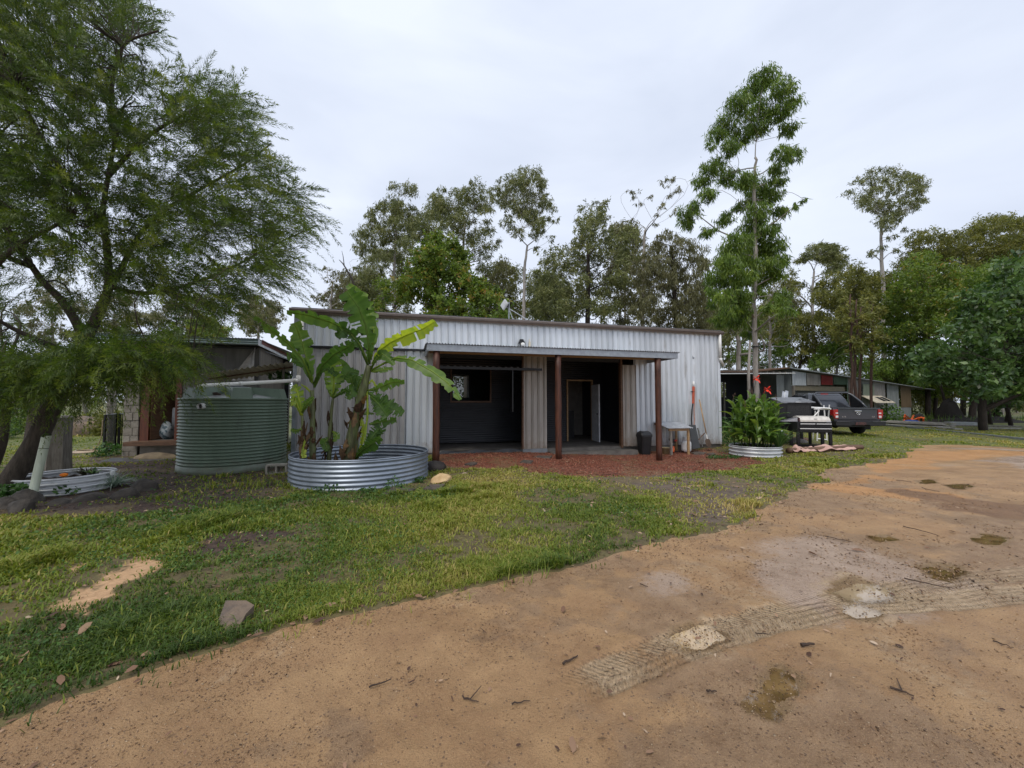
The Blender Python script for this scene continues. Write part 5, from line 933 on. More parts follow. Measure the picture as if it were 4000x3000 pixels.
# ================================================================== FAR SHED
FL = at(3094, 1570, 23.0); FR = at(3560, 1570, 28.7); FL[2] = FR[2] = .12; FU = unit(FR-FL); FN = V3(FU[1], -FU[0], 0); FYAW = math.atan2(FU[1], FU[0])
def onfar(u, v, d=0):
    r = ray(u, v); O = V3(0, 0, CAMH); P0 = FL+FN*d; t = np.dot(P0-O, FN)/np.dot(r, FN); p = O+r*t; q = p-FL; return float(np.dot(q, FU)), float(p[2])
def Fp(s, d, z): return FL*V3(1,1,0)+FU*s+FN*d+ZA*z
fs = thing('farm_shed', 'old patchwork corrugated iron shed with a red sheet and propped window', 'shed', Fp(5, 0, .12))
def fm(nm, c, c2, st=None): return pm(nm, c, .55, .25, c2, 2.5, 6, .1, 12, stretch=(2,2,.5), stain=st)
F_BR = fm('iron_bright', (.52,.56,.60), (.34,.38,.42)); F_GV = fm('iron_weathered', (.32,.31,.30), (.20,.19,.18), ((.14,.08,.05), 2, .58)); F_RD = fm('iron_red', (.28,.030,.028), (.17,.018,.018)); F_GN = fm('iron_green', (.09,.15,.10), (.06,.10,.07)); F_RU = fm('iron_rust', (.20,.10,.06), (.30,.28,.27)); F_PL = fm('fibro_green', (.21,.25,.19), (.17,.20,.15)); F_BN = fm('iron_brown', (.14,.095,.05), (.10,.07,.035)); F_GY = fm('iron_grey', (.25,.27,.27), (.17,.19,.19))
def top(s): return float(np.interp(s, [s_l, s_r], [zt_l, zt_r]))
s_l, zt_l = onfar(3090, 1447); s_r, zt_r = onfar(3562, 1510)
def patch(u0, u1, v0, v1, m, corr=True, d=0.0, topline=False, botz=None):
    s0, z1 = onfar(u0, v0); s1, z0 = onfar(u1, v1); z0 = botz if botz is not None else z0
    mb = MB(); ss_ = np.arange(s0, s1+.001, .03) if corr else np.array([s0, s1]); P = np.array([[Fp(s, d+(.018*math.cos(s*2*math.pi/.12) if corr else 0), z0), Fp(s, d+(.018*math.cos(s*2*math.pi/.12) if corr else 0), top(s)-.02 if topline else z1)] for s in ss_]); mb.grid(P); mb.grid(P-FN*.01)
    return obj('wall_sheet', mb, m, fs, corr)
patch(3094, 3150, 1450, 1506, F_BR, True, 0, True); patch(3150, 3205, 1455, 1506, F_GV, True, .01, True); patch(3205, 3253, 1460, 1504, F_RD, True, .02, True); patch(3253, 3306, 1465, 1503, F_GN, True, .01, True)
patch(3303, 3314, 1468, 1650, F_GN, False, .05, True, .0); patch(3314, 3340, 1470, 1650, F_RU, True, 0, True, 0); patch(3340, 3366, 1474, 1650, F_GV, True, .01, True, 0); patch(3366, 3412, 1478, 1650, F_GY, True, 0, True, 0); patch(3366, 3412, 1500, 1545, F_PL, False, .06)
patch(3412, 3462, 1485, 1650, F_GV, True, .01, True, 0); patch(3462, 3516, 1493, 1650, F_GY, True, 0, True, 0); patch(3516, 3560, 1500, 1591, F_BN, True, .02, True); patch(3516, 3560, 1591, 1650, F_GY, True, .0, False, 0)
s0, z1 = onfar(3103, 1506); s1, _ = onfar(3304, 1506)
def fbox(name, s0, s1, d0, d1, z0, z1, m, par=fs): mb = MB(); mb.box(Fp((s0+s1)/2, (d0+d1)/2, (z0+z1)/2), (abs(s1-s0), abs(d1-d0), z1-z0), rz=FYAW); return obj(name, mb, m, par)
fbox('roller_door', s0, s1, -.25, -.05, z1-.28, z1, pm('roller_tan', (.22,.19,.13), .6)); fbox('door_tarp', s0, s1, -.35, -.3, .1, z1-.28, M_BLACKPL); fbox('door_jamb', s0-.08, s0, -.1, .03, .1, z1, M_TIMBERGREY)
sa, za = onfar(3066, 1440); sb2, zb2 = onfar(3635, 1524)
mb = MB(); P = np.array([[Fp(s, d, float(np.interp(s, [sa, sb2], [za+.02, zb2]))+dz) for d, dz in ((.25, 0), (-6, .1))] for s in np.linspace(sa, sb2, 20)]); mb.grid(P); mb.grid(P+ZA*.05); mb.grid(np.stack([P[:, 0], P[:, 0]+ZA*.05], 1)); obj('roof', mb, M_GALVDARK, fs)
# open lean-to on the left
s2, z2 = onfar(2790, 1456, .3)
mb = MB(); P = np.array([[Fp(s2, .3, z2+.02), Fp(s2, -5, z2+.25)], [Fp(onfar(2933, 1455, .3)[0], .3, onfar(2933, 1455, .3)[1]), Fp(onfar(2933, 1455, .3)[0], -5, z2+.5)], [Fp(sa, .26, za), Fp(sa, -5, za+.1)]]); mb.grid(P); mb.grid(P+ZA*.06); mb.grid(np.stack([P[:, 0], P[:, 0]+ZA*.06], 1)); obj('lean_to_roof', mb, M_TIMBERBROWN, fs)
e0, e1 = onfar(2795, 1460, .35), onfar(3106, 1458, .35); mb = MB(); mb.tube([Fp(e0[0], .35, e0[1]), Fp(e1[0], .35, e1[1])], .028, 6); obj('eave_rail', mb, M_WHITE, fs)
for k in range(9):
    s = sa-.3-k*.55; mb = MB(); mb.box(Fp(s, -.2, z2+.18+.0), (.06, .9, .12), rz=FYAW); obj('rafter', mb, M_TIMBERGREY, fs)
w0, wz1 = onfar(2806, 1493, -2.5); w1, wz0 = onfar(2836, 1552, -2.5)
def flat(name, s0, s1, d, z0, z1, m): mb = MB(); mb.add([Fp(s0, d, z0), Fp(s1, d, z0), Fp(s1, d, z1), Fp(s0, d, z1)], [[0,1,2,3]]); return obj(name, mb, m, fs)
zt = z2+.4
flat('back_wall', w1, .3, -2.5, 0, zt, M_DARKSHEET); flat('back_wall', s2-1.5, w0-.1, -2.5, 0, zt, M_DARKSHEET); flat('back_wall', w0-.1, w1, -2.5, 0, wz0, M_DARKSHEET); flat('back_wall', w0-.1, w1, -2.5, wz1, zt, M_DARKSHEET)
mb = MB(); ss_ = np.arange(-.3, .35, .03)
fbox('lean_to_post', w0+.25, w0+.33, -2.4, -2.32, 0, wz1, M_TIMBERGREY); mb = MB(); P = np.array([[Fp(0, -2.5+2.5*q+.0, 0), Fp(0, -2.5+2.5*q, zt)] for q in (0, 1)]); mb.grid(P); obj('side_sheet', mb, F_GY, fs)
patch(3058, 3094, 1462, 1640, F_GY, True, -.35, False, 0)
for (u0, v0, u1, v1, m) in ((2990,1640,3015,1500,M_TIMBERGREY), (3020,1640,3030,1490,M_TIMBERBROWN), (2960,1640,2970,1510,M_TIMBERGREY)): mb = MB(); a_, z_ = onfar(u0, v0, -1.2); b2_, y_ = onfar(u1, v1, -1.6); mb.tube([Fp(a_, -1.2, .1), Fp(b2_, -1.6, y_)], .05, 4); obj('leaning_timber', mb, m, fs)
for k, (u0, v0, u1, v1) in enumerate(((3040,1600,3062,1530), (3053,1600,3073,1527))):
    a_ = at(u0, 1660, 16.5); a_[2] = gz(*a_[:2]); b2_ = at(u1, v1, 17.2); mb = MB(); dr = unit(b2_-a_); sd_ = unit(np.cross(dr, V3(0,1,0))); mb.box((a_+b2_)/2, (.14, .04, float(np.linalg.norm(b2_-a_))), axes=(sd_, np.cross(dr, sd_), dr)); tag(obj('steel_offcut', mb, M_GALV, None), ('pale steel channel leaning behind the smoker, lower of the pair', 'pale steel channel leaning behind the smoker, taller of the pair')[k], 'steel channel', 'steel channels leaning behind the smoker')
# propped window hatch
h0, hz1 = onfar(3366, 1545, .05); h1, _ = onfar(3442, 1545, .05); o0, oz = onfar(3380, 1572, .75); o1, _ = onfar(3458, 1572, .75)
mb = MB(); P = np.array([Fp(h0, .05, hz1), Fp(h1, .05, hz1), Fp(h1+.1, .75, oz), Fp(h0+.1, .75, oz)]); mb.add(np.concatenate([P, P-ZA*.04]), [[0,1,2,3],[7,6,5,4],[0,4,5,1],[1,5,6,2],[2,6,7,3],[3,7,4,0]]); ht = obj('window_hatch', mb, M_CREAM, fs)
for k in (0, 1):
    a_, b2_ = .50+.24*k, .70+.24*k; mb = MB(); mb.add([P[0]+(P[1]-P[0])*a_+(P[3]-P[0])*q+(ZA*.006) for q in (.2,)]+[P[0]+(P[1]-P[0])*b2_+(P[3]-P[0])*.2+ZA*.006, P[0]+(P[1]-P[0])*b2_+(P[3]-P[0])*.85+ZA*.006, P[0]+(P[1]-P[0])*a_+(P[3]-P[0])*.85+ZA*.006], [[0,1,2,3]]); obj('pane', mb, M_GLASS, ht)
# ================================================================== HEAP OF MATERIALS AT RIGHT
def gpt(u, v): return gp(u, v)
def plank(name, label, a, b_, w, h, m, lift=0.0, cat='beam', group=None):
    a = np.asarray(a)+ZA*(h/2+lift); b_ = np.asarray(b_)+ZA*(h/2+lift); d = unit(b_-a); s_ = unit(np.cross(d, ZA)); mb = MB(); mb.box((a+b_)/2, (float(np.linalg.norm(b_-a)), w, h), axes=(d, s_, np.cross(s_, d))); return tag(obj(name, mb, m, None), label, cat, group)
M_PALEPL = pm('grey_plank', (.42,.40,.36), .8, 0, (.28,.26,.23), 5, 6, .2, 30)
plank('steel_purlin', 'long blue-grey steel purlin lying across the grass', gpt(3450, 1664), gpt(4090, 1733), .15, .12, M_STEELPURL)
G_ = 'grey planks stacked beyond the ute'
for k, (u0, v0, u1, v1, lf) in enumerate(((3440,1660,3720,1676,0), (3445,1657,3725,1671,.05), (3445,1658,3690,1670,.14), (3470,1655,3730,1667,.14), (3650,1668,3745,1679,.0))):
    plank('plank', ('bottom grey plank of the stack beyond the ute', 'second wide grey plank of the stack beyond the ute', 'upper short grey plank of the stack beyond the ute', 'top long grey plank of the stack beyond the ute', 'loose grey plank sticking out at the stack end')[k], gpt(u0, v0), gpt(u1, v1), .3, .07, M_PALEPL, lf, 'plank', G_)
plank('plank', 'thin pale plank lying alone in the dark leaf litter', gpt(3840, 1674), gpt(3985, 1676), .2, .06, M_PALEPL, 0, 'plank'); plank('plank', 'dark board on the ground behind the thin pale plank', gpt(3720, 1664), gpt(3980, 1668), .5, .06, M_TIMBERGREY, 0, 'plank')
plank('iron_sheet_stack', 'low stack of grey roofing sheets by the dirt mound', gpt(3700, 1658), gpt(3820, 1661), 1.2, .16, M_GALVDARK, 0, 'sheet stack')
plank('tarpaulin_strip', 'dark rubber mat on the ground before the far shed', gpt(3440, 1650), gpt(3690, 1656), .9, .03, M_RUBBER, 0, 'mat')
ob = gpt(3570, 1652); of = thing('orange_plough', 'bright orange tractor implement frame beside the far shed', 'plough', ob); Yo = ob[1]
for (u0, v0, u1, v1) in ((3530,1650,3535,1620), (3535,1620,3556,1640), (3530,1650,3600,1630), (3585,1632,3612,1632), (3588,1634,3588,1652), (3607,1634,3606,1652), (3560,1640,3568,1622), (3532,1628,3545,1640)): mb = MB(); mb.tube([at(u0, v0, Yo), at(u1, v1, Yo+.2)], .05, 4); obj('frame_bar', mb, M_ORANGE, of)
wc = at(3588, 1635, Yo+.5); mb = MB(); a = np.linspace(0, 2*math.pi, 25); P = np.array([[wc+V3(r*math.cos(q), h, r*math.sin(q)) for r, h in ((.14,-.1),(.30,-.11),(.33,0),(.30,.11),(.14,.1))] for q in a]); mb.grid(P); obj('wheel', mb, M_RUBBER, of, True)
c = gpt(3562, 1654); mb = MB(); mb.ico(c+ZA*.12, (.45,.25,.14), 2, .15, 3); tag(obj('blue_drum', mb, M_BLUE, None, True), 'blue plastic drum lying under the orange implement', 'drum')
# dirt mounds
def mound(name, label, c, rx, ry, h, seed, m, cat='mound'):
    g = np.random.default_rng(seed); n = 40; P = np.zeros((n, 17, 3))
    for i in range(n):
        for j in range(17):
            r_ = j/16; a_ = 2*math.pi*i/(n-1); x, y = r_*math.cos(a_), r_*math.sin(a_)
            z = h*(1-r_**1.6)*(1+.25*math.sin(5*x+seed)+.2*math.sin(7*y+seed*2)+.12*math.sin(13*x+11*y))-.06; P[i, j] = c+V3(x*rx, y*ry, z)
    mb = MB(); mb.grid(P); return tag(obj(name, mb, m, None, True), label, cat)
M_PEAT = pm('black_soil', (.012,.010,.009), .95, 0, (.006,.005,.0045), 10, 8, .9, 14)
mc = gpt(3712, 1647)
bmP = []
n = 36; P = np.zeros((n, 15, 3)); g = np.random.default_rng(2)
for i in range(n):
    a_ = 2*math.pi*i/(n-1)
    for j in range(15):
        r_ = j/14; x, y = r_*math.cos(a_), r_*math.sin(a_); z = 1.75*np.clip(1.15-r_*1.15, 0, .92)**.6*(1-.32*max(0, x+.2))*(1+.08*math.sin(9*x)+.06*math.sin(12*y)); P[i, j] = mc+V3(x*.80, y*.8, z-.03)
mb = MB(); mb.grid(P); tag(obj('dirt_mound', mb, M_PEAT, None, True), 'tall black mound of soil standing in the grass', 'mound')
mc2 = gpt(3890, 1652); mound('leaf_heap', 'long low dark heap of soil and leaves beside the tall mound', mc2+V3(0,1.2,0), 3.6, 1.6, .42, 5, M_PEAT)
# ================================================================== BANANAS
M_BAN = leafmat('banana_leaf', [(.045,.095,.020), (.085,.165,.032), (.150,.250,.050), (.26,.37,.065), (.46,.54,.07)], .42, .5, .4)
M_BANSTEM = pm('banana_stem', (.13,.16,.045), .5, 0, (.06,.065,.025), 4, 6, .2, 20, stretch=(4,4,.6), stain=((.035,.020,.012), 3, .48))
M_DRY = leafmat('dry_sheath', [(.028,.016,.010), (.07,.040,.022), (.15,.095,.05), (.34,.17,.03)], .8, .2, .2)
def blade(mb, pts, hw, view, phi=0.0, fold=.35, sh=.5, nseg=16, tear=0.0, seed=0, wav=.12):
    """a leaf: midrib polyline, half widths, V-folded about the midrib, edges waved and torn"""
    g = np.random.default_rng(seed); pts = np.asarray(pts, float); L = np.r_[0, np.cumsum(np.linalg.norm(np.diff(pts, axis=0), axis=1))]; t = np.linspace(0, L[-1], nseg)
    # smooth midrib
    k = np.array([np.interp(t, L, pts[:, i]) for i in range(3)]).T
    for _ in range(2): k[1:-1] = (k[:-2]+2*k[1:-1]+k[2:])/4
    w = np.interp(t, L, hw); T = np.gradient(k, axis=0); T /= np.linalg.norm(T, axis=1, keepdims=True)+1e-9
    vw = unit(view); side = np.cross(T, vw); side /= np.linalg.norm(side, axis=1, keepdims=True)+1e-9
    nrm = np.cross(side, T); side = side*math.cos(phi)+nrm*math.sin(phi); nrm = np.cross(side, T)
    P = np.zeros((nseg, 7, 3)); ph = g.uniform(0, 6, 4)
    for j, q in enumerate((-1, -.66, -.33, 0, .33, .66, 1)):
        ww = w*(1+(wav*np.sin(t*(9/L[-1]*3)+ph[0 if q < 0 else 1])+.6*wav*g.normal(size=nseg))*(abs(q) == 1))
        if tear and abs(q) == 1: ww = ww*(1-tear*(g.uniform(size=nseg) < .18)*g.uniform(.3, .8, nseg))
        P[:, j] = k+side*(q*ww)[:, None]+nrm*(abs(q)*w*fold+.10*w*np.sin(t*20/L[-1]*1.3+ph[2]+q)*abs(q))[:, None]
    shv = np.repeat(np.clip(sh+.06*g.normal(size=nseg), 0, 1)[:, None], 7, 1).ravel()
    st = np.clip(shv+np.repeat(.05*np.sin(np.arange(nseg)*2.4)[:, None], 7, 1).ravel()+np.tile([.04,.0,.02,.14,-.02,.0,.05], nseg), 0, 1)
    skip = set()
    if tear > .7:                       # wind splits running in from the edge between the ribs
        for i_ in range(3, nseg-2):
            if g.uniform() < .16:
                sd_ = g.integers(0, 2); skip |= {(i_, 0), (i_, 1)} if sd_ else {(i_, 5), (i_, 4)}
                if g.uniform() < .3: skip.add((i_, 2 if sd_ else 3))
    Fc = [[i_*7+j, i_*7+j+1, (i_+1)*7+j+1, (i_+1)*7+j] for i_ in range(nseg-1) for j in range(6) if (i_, j) not in skip]
    mb.add(P.reshape(-1, 3), Fc, st)
def Z2(p, Y): return at(950+.5725*p[0], 1050+.5725*p[1], Y)
ZS = .5725/FPX
EXTRA = {3: [([(838,800),(880,760),(905,800),(912,860)], (6,8,9,4)), ([(800,1000),(822,1100),(800,1230)], (8,18,8))], 5: [([(468,850),(430,810),(395,790)], (4,9,4))]}
def banana(label, Y, stem, sr, leaves, seed, dry=7):
    b = Z2(stem[0], Y); b[2] = BC[2]+.16; t = thing('banana_plant', label, 'banana plant', b, 'banana plants in the large bed'); g = np.random.default_rng(seed)
    mb = MB(); pts = [b-ZA*.06]+[Z2(p, Y) for p in stem[1:]]; pts = np.array(pts); n = 14; q = np.linspace(0, len(pts)-1, n); pts = np.array([np.interp(q, np.arange(len(pts)), pts[:, i]) for i in range(3)]).T
    for _ in range(2): pts[1:-1] = (pts[:-2]+2*pts[1:-1]+pts[2:])/4
    mb.tube(pts, np.linspace(sr*.85, sr*.45, n)*(1+.05*g.normal(size=n)), 12); obj('pseudostem', mb, M_BANSTEM, t, True)
    for k in range(dry):                # dead sheaths wrapped round the lower stem
        i = int(g.integers(0, int(n*.62))); a = g.uniform(0, 6.28); r_ = np.interp(i, [0, n-1], [sr, sr*.5])*1.06; d = V3(math.cos(a), math.sin(a), 0); p = pts[i]+d*r_*.9; mb = MB(); l = g.uniform(.15, .42)
        up = g.uniform() < .6; e = d*g.uniform(.0, .10)+ZA*(l if up else -l*.7); e2 = p+e; e2[2] = max(e2[2], b[2]-.02); blade(mb, [p, (p+e2)/2+d*.03, e2+d*g.uniform(-.01, .04)], [.02, r_*.75, .012], d, 0, -.6, g.uniform(.05, .75), 8, .6, seed*50+k, .3); obj('dry_sheath', mb, M_DRY, t, False, True)
    for k, (lp, hw, sh, phi, dy, fold) in enumerate(leaves+[(lp_, hw_, .95, .2, .1, .2) for lp_, hw_ in EXTRA.get(seed, [])]):
        n_ = len(lp); P = [Z2(p, Y+dy*(i/(n_-1))**1.0) for i, p in enumerate(lp)]; view = -unit(np.mean(P, 0)-V3(0, 0, CAMH)); mb = MB()
        W_2 = np.array(hw)*ZS*Y; blade(mb, P, W_2, view, phi, fold, sh, 40, .85, seed*100+k, .10); lf = obj('leaf', mb, M_BAN, t, True, True)
        mb = MB(); Ps = np.array(P); mb.tube(Ps, np.linspace(.022, .006, n_), 6, sh=min(1, sh+.3)); obj('midrib', mb, M_BAN, lf, True, True)
banana('tall banana plant with a thick leaning stem and a bright yellow-green leaf', 7.7, [(700,1290),(740,1130),(785,950),(830,790),(858,660)], .135, [
    ([(862,650),(858,520),(835,380),(790,265),(708,150)], (4,38,80,88,66), .22, .25, -.35, .15), ([(872,620),(890,420),(862,290),(805,195),(712,112)], (4,34,52,48,20), .50, -.2, .35, .35),
    ([(880,650),(925,565),(1000,505),(1120,450),(1230,408),(1312,358)], (4,26,52,58,52,30), .88, -.5, -.3, .45), ([(880,690),(960,645),(1050,604),(1150,620),(1290,700),(1400,780),(1482,892)], (3,4,24,42,48,44,16), .46, .5, -.6, -.3),
    ([(850,660),(800,530),(745,440),(685,412),(640,470)], (4,14,50,60,26), .10, .3, -.3, .3), ([(850,640),(800,520),(720,425),(600,365),(450,318),(298,292)], (4,8,16,44,50,14), .42, .55, -.4, .5),
    ([(868,690),(905,620),(950,580),(1000,620),(1025,660)], (4,14,34,36,12), .30, .3, -.3, .3), ([(850,830),(920,815),(1010,775),(1100,768)], (4,30,44,18), .40, -.5, .2, .35),
    ([(850,840),(920,890),(1000,945),(1090,992)], (4,52,58,30), .14, .3, .1, .2), ([(870,870),(930,930),(985,1010)], (6,60,36), .20, -.2, -.15, .25), ([(860,1060),(940,1045),(1045,1028)], (6,38,20), .28, -.3, .2, .3),
    ([(850,700),(910,700),(960,690),(1022,682)], (3,16,24,10), .52, .4, .3, .3), ([(830,1240),(880,1150),(930,1090),(945,1130)], (5,44,50,20), .12, .3, .1, .3), ([(770,1290),(820,1230),(880,1195),(940,1150)], (5,38,48,20), .24, -.4, -.25, .3), ([(845,835),(850,980),(835,1120),(828,1200)], (8,8,7,3), .62, 0, -.1, .3)], 3, 26)
banana('banana plant with wide pale leaves close to the shed corner', 7.5, [(478,1290),(472,1120),(474,960),(470,830)], .075, [
    ([(472,780),(440,640),(402,500),(352,368)], (4,50,72,38), .48, .2, .25, .25), ([(466,760),(405,610),(300,500),(180,405),(78,328)], (4,20,34,36,14), .46, .55, -.4, .4), ([(480,790),(540,660),(620,585),(700,545),(745,500)], (4,30,54,46,16), .20, -.4, -.3, .3),
    ([(462,770),(430,660),(360,612),(300,590)], (4,28,46,20), .22, .5, .2, .3), ([(484,810),(540,700),(580,680),(640,730)], (4,8,30,18), .18, .4, .3, .3), ([(484,800),(560,640),(640,560),(760,520),(800,500)], (4,16,40,44,14), .16, .4, .4, .3)], 5, 16)
banana('young banana plant with one upright light green leaf', 7.8, [(585,1290),(590,1130),(600,980),(614,880)], .055, [
    ([(614,890),(620,770),(612,660),(590,592)], (5,62,58,20), .62, .1, .1, .2), ([(616,880),(690,835),(745,828),(712,890)], (4,20,46,24), .24, .3, -.2, .3), ([(610,870),(650,780),(720,700),(790,712)], (4,20,44,14), .2, .4, .2, .3), ([(590,1150),(556,1185),(575,1245)], (6,38,18), .34, .1, -.1, .3), ([(612,1110),(640,1140),(618,1180)], (6,24,10), .5, .1, -.1, .3), ([(600,870),(585,810),(560,740)], (4,18,8), .5, .2, .2, .3)], 7, 12)
banana('short banana sucker with a yellowing leaf beside the shed corner pipe', 7.25, [(405,1290),(408,1150),(402,1000)], .05, [
    ([(402,1000),(385,910),(366,830),(345,795)], (4,40,42,16), .72, .2, .1, .3), ([(404,980),(440,915),(482,878)], (4,26,12), .4, .3, -.1, .3), ([(400,1090),(360,1108),(324,1098)], (4,20,10), .36, .3, 0, .3), ([(396,1000),(350,880),(335,935)], (4,22,14), .78, .2, -.1, .3), ([(410,1150),(412,1230),(415,1290)], (8,18,14), .95, 0, -.1, .2)], 9, 14)
banana('thin banana plant at the back of the large bed', 8.3, [(770,1250),(776,1050),(770,850)], .06, [
    ([(770,860),(730,730),(640,590)], (4,44,14), .32, .3, .2, .3), ([(772,840),(800,760),(840,720)], (4,34,14), .28, .3, .2, .3), ([(775,850),(770,770),(760,690)], (4,36,12), .24, .2, .2, .3), ([(785,1000),(850,985),(890,990)], (3,14,6), .3, .2, .2, .3)], 11, 5)
# ================================================================== CANNAS
M_CANNA = leafmat('canna_leaf', [(.055,.115,.024), (.105,.195,.035), (.165,.275,.050), (.28,.38,.07)], .35, .3, .5)
M_CSTEM = pm('canna_stem', (.10,.16,.05), .5)
CL = []
for k in range(8):                       # shared leaf shapes: +X along the blade
    mb = MB(); g = np.random.default_rng(k+40); dr = g.uniform(.02, .22); blade(mb, [(0,0,0), (.12,0,.05), (.28,0,.07-dr*.2), (.45,0,.05-dr), (.55,0,-.02-dr*1.4)], [.008,.07,.10,.062,.004], V3(0,0,1), 0, .32, (.1,.25,.35,.45,.55,.65,.3,.9)[k], 10, 0, k, .05)
    v, f, s_ = mb.arrays(); me = bpy.data.meshes.new('canna_leaf'); me.from_pydata(v.tolist(), [], f); a = me.attributes.new('shade', 'FLOAT', 'POINT'); a.data.foreach_set('value', s_.astype(np.float32)); me.polygons.foreach_set('use_smooth', np.ones(len(f), bool)); me.materials.append(M_CANNA); CL.append(me)
def canna(label, p, h, seed, group='canna plants in the striped bed', flower=None, scale=1.0):
    g = np.random.default_rng(seed); t = thing('canna_plant', label, 'canna', p, group); tp = p+V3(g.normal()*.05, g.normal()*.05, h); mb = MB(); mb.tube([p-ZA*.03, (p+tp)/2+V3(g.normal()*.02, 0, 0), tp], [.016,.013,.008], 6); obj('stem', mb, M_CSTEM, t, True)
    n = int(6+h*3); a0_ = g.uniform(0, 6.28)
    for k in range(n):
        q = .12+.86*k/n; a_ = a0_+k*2.35+g.normal()*.3; el = math.radians(36+42*q+g.normal()*11); o = link('leaf', CL[int(g.integers(0, 8)) if g.uniform() > .04 else 7], M_CANNA, t); sc_ = scale*(1.02-.35*q)*g.uniform(.85, 1.15)
        o.location = tuple((tp-p)*q); o.rotation_euler = (g.normal()*.25, -el, a_); o.scale = (sc_, sc_*g.uniform(.9, 1.25), sc_)
    if flower is not None:
        ft = flower; mb = MB(); mb.tube([tp, (tp+ft)/2+V3(.01,0,0), ft], [.009,.007,.006], 6); obj('flower_stalk', mb, pm('dark_stalk', (.05,.035,.03), .6), t)
        for k in range(11):
            a_ = k*2.4; e = V3(math.cos(a_)*.05, math.sin(a_)*.05, .05-.012*k); mb = MB(); q = ft+e*.3; blade(mb, [q, q+e*1.0, q+e*1.9+V3(0,0,-.01)], [.012,.045,.012], ZA+e, 0, .2, .5, 5, 0, k, .2); obj('petal', mb, M_RED, t)
    else:
        if g.uniform() < .45:            # spent flower spike
            mb = MB(); q = tp+V3(g.normal()*.04, 0, g.uniform(.15, .4)); mb.tube([tp, q], .006, 5); [mb.ico(tp+(q-tp)*w+V3(g.normal()*.015, g.normal()*.015, 0), (.013,.013,.02), 1) for w in (.5, .7, .85, 1)]; obj('seed_spike', mb, pm('seed_brown', (.10,.055,.035), .7), t); t['label'] = 'leafy canna in the striped bed topped by a brown seed spike'
    return t
g = np.random.default_rng(77); kk = 0; pts_c = []
while len(pts_c) < 28:
    r_ = .62*math.sqrt(g.uniform()); a_ = g.uniform(0, 6.28); q = V3(r_*math.cos(a_), r_*math.sin(a_), 0)
    if all(np.linalg.norm(q-w) > .13 for w in pts_c): pts_c.append(q)
for k, q in enumerate(pts_c):
    p = CC+q+ZA*.29; canna('leafy green canna plant without flowers growing in the striped bed', p, g.uniform(.8, 1.55)*(1.0 if q[0] < .25 else .85), 300+k)
fy = CC[1]
canna('canna with a red flower on the tallest stalk beside the gum trunk', CC+V3(-.02, .1, .29), 1.15, 401, None, at(2955, 1477, fy)); canna('canna with a red flower on the shorter stalk near the smoker', CC+V3(.22, -.05, .29), 1.0, 402, None, at(2997, 1520, fy))
M_BLADE = leafmat('strap_leaf', [(.05,.11,.03), (.10,.19,.05), (.20,.30,.09)], .45, .3); M_STRIPE = leafmat('striped_leaf', [(.13,.21,.15), (.28,.37,.28), (.50,.56,.44)], .5, .25)
def tuft(name, label, c, n, L, w, spread, m, seed, cat='grass clump', droop=.6, nseg=5):
    g = np.random.default_rng(seed); t = thing(name, label, cat, c); mb = MB()
    for k in range(n):
        a_ = g.uniform(0, 6.28); d = V3(math.cos(a_), math.sin(a_), 0); l = L*g.uniform(.6, 1.1); s_ = spread*g.uniform(.3, 1.1); q = np.linspace(0, 1, nseg); b_ = c+d*g.uniform(0, .05)
        P = np.array([b_+d*(s_*l*u_)+ZA*(l*u_*(1-droop*u_*s_)) for u_ in q]); P[:, 2] = np.maximum(P[:, 2], c[2]+.01); sd = V3(-d[1], d[0], 0); ww = w*np.array([.7, 1, .9, .6, .05])[:nseg]; G = np.stack([P-sd*ww[:, None], P+sd*ww[:, None]], 1); mb.grid(G, g.uniform(0, 1))
    o = obj('blades', mb, m, t, False, True); o['kind'] = 'stuff'; return t
tuft('strap_grass', 'tall strappy grass clump spilling over the striped bed edge', CC+V3(.48, -.40, .30), 130, .85, .010, .8, M_BLADE, 5)
tuft('striped_grass', 'variegated white-striped grass clump beside the low garden bed', gp(440, 1905), 150, .42, .008, 1.2, M_STRIPE, 6, droop=.75)
tuft('dry_shrub', 'fine brownish leafy tuft growing in the low garden bed', LC+V3(.05, .30, .18), 160, .26, .006, 1.1, leafmat('brown_tuft', [(.035,.035,.015), (.07,.065,.03), (.11,.10,.045)], .7, .2), 8, 'shrub')
tuft('seedling', 'small green seedling growing in the black pot', pc+ZA*.08, 16, .16, .018, 1.2, M_BLADE, 9, 'plant')
tuft('weed', 'green weed growing against the shed base by the banana bed', gp(1640, 1760)+V3(.0, .3, 0), 20, .22, .025, .9, M_BLADE, 10, 'weed')
def shrub(name, label, c, r, n, l, w, m, seed, cat='shrub', lift=.4):
    """low leafy plant: short stems and many small leaves"""
    g = np.random.default_rng(seed); t = thing(name, label, cat, c); P = g.normal(size=(n, 3)); P /= np.linalg.norm(P, axis=1, keepdims=True); P *= g.uniform(.3, 1, (n, 1))**.5*np.array(r); P[:, 2] = np.abs(P[:, 2]); P += c
    d = g.normal(size=(n, 3)); d[:, 2] = d[:, 2]*.5+lift; V, T, S_ = leafcards(P, d, l*g.uniform(.6, 1.2, n), w*g.uniform(.7, 1.2, n), g, g.uniform(0, 1, n)); o = tri_obj('foliage', V, T, m, t, S_); o['kind'] = 'stuff'
    mb = MB(); [mb.tube([c, P[i]], [.006, .003], 4) for i in range(0, n, max(1, n//12))]; obj('stems', mb, M_CSTEM, t); return t
